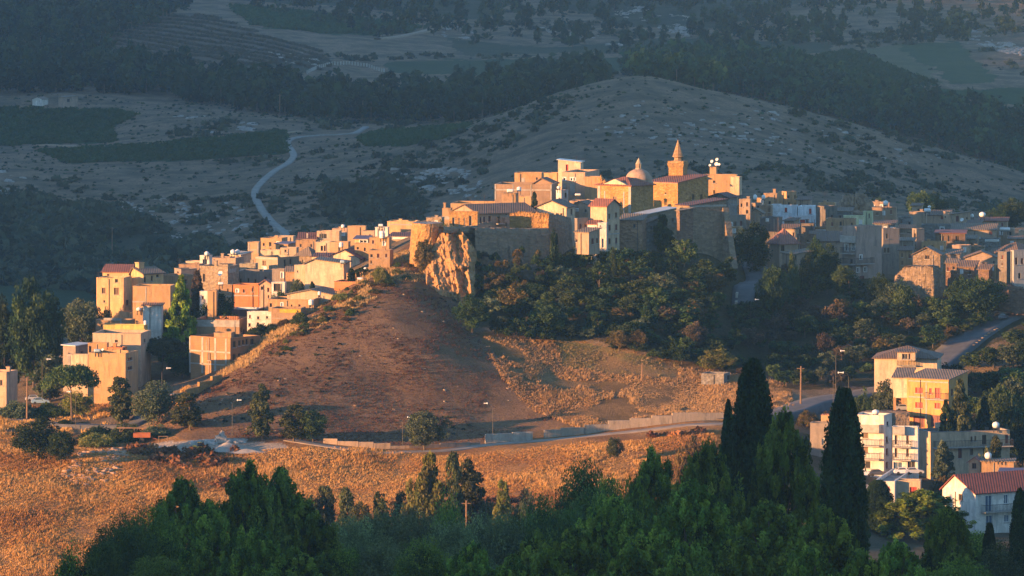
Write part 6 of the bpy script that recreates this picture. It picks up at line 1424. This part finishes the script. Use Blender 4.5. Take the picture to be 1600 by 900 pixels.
bushes('dry_scrub', 'brown dry scrub patches in the orange grass slope', [(-60,650),(130,700),(450,705),(700,712),(1180,665),(1180,820),(900,900),(-60,960)], 1500, 670, 806, .75, 'hay', 48, .06, .4)
tufts('dry_grass', 'pale dry grass tufts on the right flank of the brown hill', [(745,525),(900,540),(1060,575),(1230,600),(1240,648),(1100,652),(900,668),(830,640),(790,600)], 20000, 790, 890, .32, [(.26,.14,.06),(.36,.21,.09),(.46,.29,.13)], 42, -.25, 5, [(865,532),(960,543),(1060,570),(1060,592),(960,584),(880,572)])
tufts('dry_grass', 'dry grass on the left rim of the brown hill', [(300,575),(400,530),(500,470),(600,400),(640,385),(700,440),(640,440),(520,500),(420,560),(320,600)], 9000, 820, 890, .4, [(.26,.15,.07),(.4,.25,.11)], 43, -.05)
tufts('dry_grass', 'dry grass around the lower left houses and trees', [(-40,600),(100,600),(240,590),(300,600),(280,650),(200,690),(100,700),(-40,680)], 8000, 790, 840, .5, HAYC, 44, -.1)
tufts('stubble', 'short dark stubble on the brown hill', [(250,640),(400,548),(500,485),(600,430),(700,472),(800,590),(900,655),(760,692),(640,698),(380,690)], 16000, 798, 885, .16, [(.16,.08,.036),(.2,.1,.045),(.11,.055,.027)], 45, -.3)
tufts('green_grass', 'strip of fresh green grass in the field below the wood', [(865,532),(960,543),(1060,570),(1060,592),(960,584),(880,572)], 4200, 790, 890, .25, [(.08,.12,.035),(.14,.15,.05),(.3,.22,.1)], 46, -.1)
# ------------------------------------------------------------------ tanks, dishes, aerials
def tank(px, py_, w_, h_, Y, label, kind='round', grp='water tanks on the roofs', mat='tank'):
    """centre at photo pixel; w,h in photo pixels"""
    x, y, z = P(px, py_, Y); r = w_/2/F*Y; hh = h_/F*Y; root = empty('water_tank', (x, y, z-hh/2), label, 'water tank', grp); mb = MB()
    if kind == 'round':
        mb.lathe((x, y, z-hh/2+.12), [(r*.55,0),(r*.85,hh*.14),(r,hh*.35),(r,hh*.6),(r*.85,hh*.78),(r*.5,hh*.9),(r*.25,hh*.92),(r*.25,hh*.97)], 18)
        for k in (-1, 1): mb2 = MB()
    elif kind == 'drum': mb.lathe((x, y, z-hh/2+.1), [(r*.96,0),(r,.05),(r,hh*.3),(r*1.03,hh*.32),(r,hh*.34),(r,hh*.62),(r*1.03,hh*.64),(r,hh*.66),(r*.98,hh*.84),(r*.4,hh*.92),(r*.38,hh*.97)], 18)
    else: mb.lathe((x-r, y, z+.1), [(hh*.3,0),(hh*.42,.08*r),(hh*.44,.3*r),(hh*.44,1.7*r),(hh*.42,1.92*r),(hh*.3,2*r)], 16, axis='x')
    mb.build('tank_body', M[mat], root, True)
    st = MB()
    for u in (-.6, .6):
        for v in (-.4, .4): st.box((x+u*r, y+v*r, z-hh/2-.15), (.09, .09, .7))
    st.box((x, y, z-hh/2+.08), (r*1.7, r*1.2, .06)); st.build('stand', M['iron'], root)
tk = [(323,397,7,7,936,'round tank on the little white turret room','round'),(364,394.5,8,8,958,'left one of the two round tanks on the cream house end','round'),(371,394.5,8,8,959,'right one of the two round tanks on the cream house end','round'),
 (597,367,8,12,903,'biggest white tank on the wide ochre block house','drum'),(595,353,7,5,942,'white lying tank on the small white house','lying'),(533,383,7,8,944,'white tank on the brown bare-block house','drum'),(536,354,6,5,988,'small white skyline tank on the pink house','drum'),
 (486,473,8,9,866,'tall white drum at the hill edge beside the long ochre house','drum'),(227,505,5,7,861,'white drum on the corner of the bright yellow parapet','drum'),(152,549,10,6,837,'pale blue tank lying on the big blank wall house','lying'),
 (217,484,8,6,880,'grey round drum below the plain ochre box house','round'),(571,422,6,7,882,'pale round tank beside the two brown roof boxes','round'),(535,410,7,6,885,'pale blue tank on the right end of the largest cream house','lying'),(563,437,9,6,875,'grey lying tank on the orange-red brick hut','lying'),
 (797,299,10,6,925,'white tank on the brown block room below the frame house','lying'),(811,296,7,7,926,'tilted white tank right of the lying one','drum'),(873,294,6,5,921,'small tank on the narrow white-grey tower house','round'),(903,305,9,4,922,'flat white tank on the low pink terrace','lying'),
 (1180,309,6,9,980,'left sunlit round tank beside the sunlit roof room','round'),(1193,309,6,8,981,'right sunlit round tank beside the sunlit roof room','round'),(1384,318,8,8,960,'orange-lit round tank on the banded stone house','round'),
 (1449,329.5,10,7,983,'white oval tank on the brown stepped house','lying'),(1452,324,5,4,984,'small round tank behind the white oval tank','round'),(1535,336,10,8,995,'big white dome tank at the right skyline','round'),(1519,338,5,6,990,'bluish tank right of the satellite dish house','round'),
 (1368,645,11,8,791,'round white tank on the white flats','round'),(1556,665,11,10,794,'round lit tank on the long cream house','round'),(1544,713,11,11,780,'round white tank on the low ochre annex','round'),(1570,359,16,6,962,'white covered tank at the right edge roofs','lying'),
 (499,459,5,6,870,'small grey drum standing on the long low pale house','drum'),(345,444,8,5,870,'white basin on the brown stucco box house','lying')]
for px, py_, w_, h_, Y, lb, kd in tk: tank(px, py_, w_, h_, Y, lb, kd, mat='bluet' if 'blue' in lb else 'tank')
def dish(px, py_, wpx, Y, pole, label, grp, mat='white'):
    x, y, z = P(px, py_, Y); r = wpx/2/F*Y; root = empty('satellite_dish', (x, y, z-pole), label, 'satellite dish', grp)
    n_ = Vector((-.45, -.8, .4)).normalized(); up = n_.cross(Vector((0, 0, 1))).normalized(); v = n_.cross(up); V = []; Fc = []
    for j in range(5):
        for k in range(18):
            a = k*math.tau/18; q = r*j/4; c = Vector((x, y, z))+up*q*math.cos(a)+v*q*math.sin(a)-n_*(r*.28*(1-(j/4)**2)); V.append(tuple(c))
    mb = MB(); mb.v = V; 
    for j in range(4):
        for k in range(18): mb.f.append((j*18+k, j*18+(k+1) % 18, (j+1)*18+(k+1) % 18, (j+1)*18+k)); mb.m.append(0)
    mb.build('dish_bowl', M[mat], root, True)
    mb = MB(); mb.tube([(x, y+.1, z-pole), (x, y+.1, z)], .035, 6); c = Vector((x, y, z))+n_*r*.9; mb.tube([tuple(Vector((x, y, z))-v*r), tuple(c)], .02, 5); mb.build('mast', M['iron'], root)
gd = 'satellite dishes on the chimney block right of the church'
dish(1112,252,5,962,1.2,'left dish on a thin mast on the dish tower',gd); dish(1120,249,5,962,1.5,'highest dish on the dish tower',gd); dish(1119,256,6,961,.8,'largest middle dish on the dish tower',gd); dish(1123,257,5,962,.8,'right-hand dish on the dish tower',gd); dish(1109,258,4,961,.6,'lowest left dish on the dish tower',gd)
dish(1503,343,6,986,.8,'white satellite dish beside the violet door',None); dish(344,427,8,905,2.6,'brown-lit dish on a tall mast before the arched-window house',None); dish(1405,738,5,784,.8,'small dish on the roof below the flats',None); dish(160,546,4,836,.6,'small dish beside the pale blue tank',None)
def aerial(px, py_, h_, Y, label):
    x, y, z = P(px, py_, Y); H = h_/F*Y; root = MB(); root.tube([(x, y, z-H), (x, y, z)], .025, 5)
    for k, q in enumerate((.0, .25, .5)): root.tube([(x-.55+.1*k, y-.05*k, z-.08-q), (x+.55-.1*k, y+.05*k, z-.08-q)], .015, 4)
    tag(root.build('tv_aerial', M['iron'], None, False, (x, y, z-H)), label, 'aerial', 'aerials on the roofs')
for px, py_, h_, Y, lb in ((154,425,12,884,'aerial on the left corner of the tall yellow house'),(216,406,16,892,'aerial on the ridge of the yellow house'),(281,404,14,925,'aerial left of the white turret room'),(501,352,14,985,'aerial on the pale stepped skyline house'),(757,304,18,930,'aerial above the flat-roofed ochre house'),(735,308,14,935,'aerial left of the frame house'),(901,243,12,968,'aerial beside the peach roof house'),(911,247,20,966,'tall aerial right of the peach roof house'),(1228,291,14,990,'aerial on the square tower room'),(1160,300,14,955,'aerial above the upright cream house'),(1289,300,18,990,'aerial on the right skyline above the sunlit strip'),(1402,318,14,960,'aerial on the banded stone house'),(645,339,10,950,'aerial on the big blank yellow house'),(449,397,10,915,'short aerial near the long shaded house'),(1546,332,12,1000,'aerial on the peach skyline house'),(1254,312,12,965,'tree-like aerial above the white terraced house'),(1374,312,12,965,'aerial left of the orange-lit round tank')):
    aerial(px, py_, h_, Y, lb)
# ------------------------------------------------------------------ lamps and poles
def lamp(px, ptop, Y, label, H=None, side=1, pbase=None):
    x, y, zt = P(px, ptop, Y); zb = float(zfun(x, y)); 
    if zt-zb > 5.5: zb = zt-5.5
    root = empty('street_lamp', (x, y, zb), label, 'street lamp', 'street lamps'); mb = MB()
    mb.tube([(x, y, zb-.5), (x, y, zt-.6), (x+side*.25, y, zt-.15), (x+side*.8, y, zt)], [.05, .035, .03, .025], 6); mb.build('pole', M['iron'], root)
    hd = MB(); hd.lathe((x+side*.75, y, zt-.02), [(.1,-.1),(.14,-.06),(.15,0),(.1,.06)], 8, axis='x'); hd.box((x+side*1.05, y, zt+.0), (.45, .2, .1)); hd.build('lamp_head', M['white'], root)
for px, pt, Y, sd, lb in ((1306,548,832,1,'curved lamp above the road bend'),(1302,582,824,1,'left head of the lamps at the road bend'),(1326,582,826,-1,'right lamp at the road bend'),(1308,617,815,1,'lamp below the road bend near the slim cypress'),(1337,540,868,-1,'lamp in front of the shaded wood above the cream hipped house'),(1358,541,872,1,'lamp on the wood edge over the cream hipped roof'),(1395,529,878,-1,'lamp in the shaded brown thicket'),(1433,515,880,1,'lamp in the thicket left of the upper road'),(1472,494,886,-1,'lamp under the large dark round tree'),(1508,486,886,1,'lamp right of the large dark round tree'),(629,652,800,1,'lamp beside the lone round tree'),(770,630,806,-1,'thin lamp at the right foot of the brown hill'),(66,561,824,1,'lamp among the trees above the parked cars'),(118,612,814,-1,'lamp between the umbrella pines'),(253,575,815,1,'lamp in front of the spreading pine'),(232,598,812,1,'lamp left of the parked cars below the spreading pine'),(1512,645,797,-1,'lamp in front of the dark spreading conifer'),(363,625,800,1,'lamp in the tree shadows on the brown hill'),(1173,468,876,1,'lamp at the bottom of the steep street')):
    lamp(px, pt, Y, lb, side=sd)
def pole(px, pt, Y, label, H=None):
    x, y, zt = P(px, pt, Y); zb = float(zfun(x, y)); mb = MB(); mb.tube([(x, y, zb-.5), (x+.05, y, zt)], [.14, .1], 7); mb.box((x, y, zt-.35), (1.1, .08, .08))
    tag(mb.build('utility_pole', M['wood'], None, False, (x, y, zb)), label, 'pole', 'wooden poles')
for px, pt, Y, lb in ((1251,572,826,'wooden pole at the corner of the asphalt road'),(42,590,823,'leaning wooden pole right of the parked cars'),(728,782,690,'pale pole among the olives'),(437,147,1720,'far pole on the edge of the pine belt'),(511,147,1725,'far pole in front of the pine belt'),(1057,103,1600,'far pole on the crest of the knoll'),(175,355,1390,'pole on the dark scrub slope'),(1003,568,843,'thin pole in the lit field')): pole(px, pt, Y, lb)
# ------------------------------------------------------------------ cars
def car(x, y, z, rz, paint, label, van=False, grp='parked cars'):
    root = empty('van' if van else 'parked_car', (x, y, z), label, 'van' if van else 'car', grp)
    Lc, Wc = (4.6, 1.9) if van else (4.0, 1.65); cs, sn = math.cos(rz), math.sin(rz); root.scale = (.66, .66, .66)
    T_ = lambda u, v, h_: (x+u*cs-v*sn, y+u*sn+v*cs, z+h_)
    prof = [(-Lc/2,.35),(-Lc/2+.02,.75),(-Lc*.46,.98),(-Lc*.43,1.95),(Lc*.22,1.98),(Lc*.36,1.15),(Lc*.49,.95),(Lc/2,.6),(Lc/2,.3)] if van else [(-Lc/2,.32),(-Lc/2+.03,.72),(-Lc*.45,.9),(-Lc*.38,1.0),(-Lc*.28,1.38),(Lc*.06,1.42),(Lc*.24,.98),(Lc*.45,.82),(Lc/2,.6),(Lc/2,.3)]
    mb = MB(); n_ = len(prof)
    def wv(h_): return Wc/2*(1 if h_ < 1.0 else .86 if not van else .95)
    for i in range(n_):
        a, b_ = prof[i], prof[(i+1) % n_]
        mb.poly([T_(a[0],-wv(a[1]),a[1]), T_(b_[0],-wv(b_[1]),b_[1]), T_(b_[0],wv(b_[1]),b_[1]), T_(a[0],wv(a[1]),a[1])])
    for s_ in (-1, 1): mb.poly([T_(u, s_*wv(h_), h_) for u, h_ in prof])
    body = mb.build('body', paint, root)
    gl = MB(); e = .012
    for s_ in (-1, 1):
        q = [(-Lc*.34,1.05),(Lc*.17,1.05),(Lc*.05,1.34),(-Lc*.26,1.32)] if not van else [(Lc*.02,1.2),(Lc*.3,1.2),(Lc*.2,1.8),(Lc*.02,1.82)]
        gl.poly([T_(u, s_*(wv(1.2)+(.07 if h_ < 1.1 and not van else .0)+e), h_) for u, h_ in q])
    a, b_ = ((Lc*.07,1.38),(Lc*.23,1.02)) if not van else ((Lc*.235,1.9),(Lc*.35,1.22))
    gl.poly([T_(a[0]+.03,-Wc*.38,a[1]+.02), T_(b_[0]+.03,-Wc*.42,b_[1]+.02), T_(b_[0]+.03,Wc*.42,b_[1]+.02), T_(a[0]+.03,Wc*.38,a[1]+.02)])
    if not van: gl.poly([T_(-Lc*.29-.03,-Wc*.38,1.35), T_(-Lc*.37-.03,-Wc*.42,1.05), T_(-Lc*.37-.03,Wc*.42,1.05), T_(-Lc*.29-.03,Wc*.38,1.35)])
    gl.build('window', M['glass'], root)
    for u in (-Lc*.31, Lc*.31):
        for s_ in (-1, 1):
            w_ = MB(); c = T_(u, s_*Wc*.44, .31); i0 = len(w_.v)
            for k in range(2):
                for j in range(14):
                    a_ = j*math.tau/14; q = T_(u+.31*math.cos(a_), s_*Wc*.44+(k-.5)*.2, .31+.31*math.sin(a_)); w_.v.append(q)
            for j in range(14): w_.f.append((j, (j+1) % 14, 14+(j+1) % 14, 14+j)); w_.m.append(0)
            w_.f += [tuple(range(14)), tuple(range(14, 28))]; w_.m += [0, 0]; w_.build('wheel', M['rubber'], root)
def paint(name, c): return flat(name, c, .3, .1, .05)
cw = paint('white_car_paint', (.6,.6,.6)); cb = paint('pale_blue_car_paint', (.25,.38,.5)); cd = paint('dark_car_paint', (.05,.055,.07)); cs_ = paint('silver_car_paint', (.4,.41,.43))
def carat(px, Y, rz, pm, lb, van=False, lift=.3, z=None):
    x = (px-800)/F*Y; car(x, Y, (float(zfun(x, Y))+lift) if z is None else z, rz, pm, lb, van)
carat(54,846,.2,cs_,'silver car behind the low wall at the left edge'); carat(63,842,.15,cb,'pale blue car parked in front at the left edge')
carat(263,822,.5,cb,'pale blue car by the boundary wall of the framed house',lift=.1); carat(272,824,.6,cw,'white car by the boundary wall of the framed house',lift=.1)
carat(1576,888,.75,cw,'white van parked on the upper road',True,.45); carat(1597,896,.75,cw,'white car at the right edge on the upper road',False,.45); carat(1564,884,.75,cd,'dark car just below the white van',False,.45)
car(h_port[0], h_port[1], h_port[2], .15, cs_, 'silver car under the carport of the orange-lit house')
carat(1348,783,.1,cw,'white car in front of the white flats',z=P(0,744,783)[2]); carat(1372,783,.1,cd,'dark car in front of the white flats',z=P(0,744,783)[2]); carat(1412,781,.1,cw,'white car before the blue garage',z=P(0,741,781)[2]); carat(1428,781,.1,cs_,'silver car before the open garage',z=P(0,741,781)[2])
carat(1191,916,.3,cw,'white car under the big dark roadside tree',lift=.4)
wall_line('forecourt', 'low concrete forecourt edge in front of the flats', L_((1338,780),(1380,779),(1436,778)), .4, pc, 6.0, 4.0, .02)
# ------------------------------------------------------------------ yard things
def loader():
    x, y, z = ground(312, 706, 770, 830); root = empty('wheel_loader', (x, y, z), 'small yellow wheel loader at the front edge of the yard', 'loader'); root.scale = (.6, .6, .6)
    mb = MB(); mb.box((x-.55, y, z+.95), (1.9, 1.2, .7), 0, .1); mb.box((x-1.2, y, z+1.15), (.8, 1.1, .8), 0, .1); mb.build('body', M['yellow'], root)
    mb = MB(); mb.box((x-.05, y, z+1.75), (.85, 1.0, .85), 1, .1); mb.box((x-.05, y, z+2.2), (.95, 1.1, .09), 0, .1); mb.build('cab', [M['yellow'], M['glass']], root)
    mb = MB()
    for s_ in (-.4, .4): mb.tube([(x+.2, y+s_, z+1.2), (x+1.0, y+s_, z+1.1), (x+1.7, y+s_, z+.45)], .09, 6)
    mb.build('lift_arm', M['yellow'], root)
    mb = MB(); c = (x+1.9, y, z+.4); mb.hexa([(c[0]-.3,y-.75,z+.1),(c[0]+.35,y-.75,z+.05),(c[0]+.35,y+.75,z+.05),(c[0]-.3,y+.75,z+.1),(c[0]-.3,y-.75,z+.8),(c[0]-.1,y-.75,z+.8),(c[0]-.1,y+.75,z+.8),(c[0]-.3,y+.75,z+.8)]); mb.build('bucket', M['iron'], root)
    for u in (-1.1, .55):
        for s_ in (-.62, .62): mb = MB(); mb.lathe((x+u, y+s_-.14, z+.45), [(.38,0),(.46,.04),(.46,.24),(.38,.28)], 14, axis='y'); mb.build('wheel', M['rubber'], root)
loader()
def shelter():
    x, y, z = ground(205, 690, 780, 830); root = empty('timber_frame', (x, y, z), 'bare timber frame shelter at the back left of the yard', 'shelter')
    for u in (-1.6, .4, 1.9):
        for v in (-.6, .6): mb = MB(); mb.tube([(x+u, y+v, z-.3), (x+u+.1, y+v, z+1.9)], .08, 6); mb.tube([(x+u+.1, y+v, z+1.2), (x+u+.6, y+v, z+1.85)], .05, 5); mb.build('post', M['wood'], root)
    mb = MB()
    for v in (-.6, 0, .6): mb.box((x+.15, y+v, z+1.95), (4.2, .12, .14))
    mb.build('roof_beam', M['wood'], root)
    x2, y2, z2 = ground(222, 691, 780, 830); mb = MB(); root = empty('farm_trailer', (x2, y2, z2), 'orange farm trailer beside the timber frame', 'trailer')
    mb.box((x2, y2, z2+.75), (2.4, 1.3, .1)); mb.box((x2, y2-.62, z2+1.05), (2.4, .06, .5)); mb.box((x2, y2+.62, z2+1.05), (2.4, .06, .5)); mb.box((x2-1.17, y2, z2+1.05), (.06, 1.17, .5)); mb.box((x2+1.17, y2, z2+1.05), (.06, 1.17, .5)); mb.tube([(x2+1.2, y2, z2+.7), (x2+2.1, y2, z2+.4)], .05); mb.build('bed', M['orange'], root)
    for s_ in (-.75, .75): mb = MB(); mb.lathe((x2, y2+s_-.08, z2+.35), [(.34,0),(.34,.16)], 14, axis='y'); mb.build('wheel', M['rubber'], root)
    x3, y3, z3 = ground(255, 692, 780, 830); mb = MB()
    for u in (-.6, .6): mb.tube([(x3+u, y3, z3-.2), (x3+u, y3, z3+.9)], .05)
    mb.tube([(x3-.7, y3, z3+.9), (x3+.7, y3, z3+.9)], .05); tag(mb.build('wooden_hurdle', M['wood'], None, False, (x3, y3, z3)), 'small wooden hurdle at the back of the yard', 'hurdle')
shelter()
def heap(px, py_, r, h_, mat, label, seed):
    x, y, z = ground(px, py_, 770, 830); V = []; Fc = []; n_ = 28
    for j in range(9):
        t = j/8
        for k in range(n_): a = k*math.tau/n_; rr = r*(1-t)**.85*(1+.18*math.sin(3*a+seed)+.07*rnd.random()); V.append((x+rr*1.6*math.cos(a), y+rr*math.sin(a), z-.1+h_*t+.05*rnd.random()))
    mb = MB(); mb.v = V
    for j in range(8):
        for k in range(n_): mb.f.append((j*n_+k, j*n_+(k+1) % n_, (j+1)*n_+(k+1) % n_, (j+1)*n_+k)); mb.m.append(0)
    tag(mb.build('gravel_heap', mat, None, True, (x, y, z)), label, 'gravel heap')
gvm = flat('gravel', (.38,.32,.26), .95, 0, .2, 4)
heap(355, 704, 1.6, 1.25, gvm, 'conical pale gravel heap in the middle of the yard', 1); heap(385, 706, 1.6, .5, gvm, 'flatter gravel heap right of the conical one', 2)
mb = MB(); x, y, z = ground(345, 692, 780, 830)
mb.box((x, y, z+.5), (1.4, .9, 1.0), 0, .3); mb.box((x+.2, y, z+1.25), (.5, .5, .6), 0, .5); mb.tube([(x-.9, y, z+.2), (x+.2, y, z+1.7)], .12)
tag(mb.build('scrap_machine', flat('scrap', (.42,.37,.32), .9, 0, .5, 3), None, False, (x, y, z)), 'pale scrapped machine at the back of the yard', 'machine')
x, y, z = ground(1210, 418, 860, 910); mb = MB(); mb.lathe((x, y, z+.1), [(.3,0),(.45,.1),(.48,.9),(.38,1.1),(.1,1.15)], 14); tag(mb.build('yellow_bin', M['yellow'], None, True, (x, y, z)), 'round yellow waste bin beside the steep street', 'bin')
x0, y0_, z0_ = ground(545, 108, 1700, 2200)
# white-topped arc of posts at the vineyard edge
pv = [ground(px, py_, 1700, 2200) for px, py_ in ((480,116),(495,108),(515,103),(545,101),(575,105),(600,113))]
for i in range(0, 34):
    t = i/33*(len(pv)-1); k = min(int(t), len(pv)-2); f_ = t-k; x = pv[k][0]*(1-f_)+pv[k+1][0]*f_; y = pv[k][1]*(1-f_)+pv[k+1][1]*f_; z = float(zfun(x, y)); 
    if i == 0:
        mb = MB(); mb.box((x, y, z+.7), (.5, .5, 1.2)); vp = tag(mb.build('vineyard_post', M['conc'], None, False, (x, y, z)), 'white end post in the curved row at the far vineyard edge', 'post', 'white end posts along the far vineyard')
    else: o = vp.copy(); C.objects.link(o); o.location = (x, y, z)
haze(.00006)
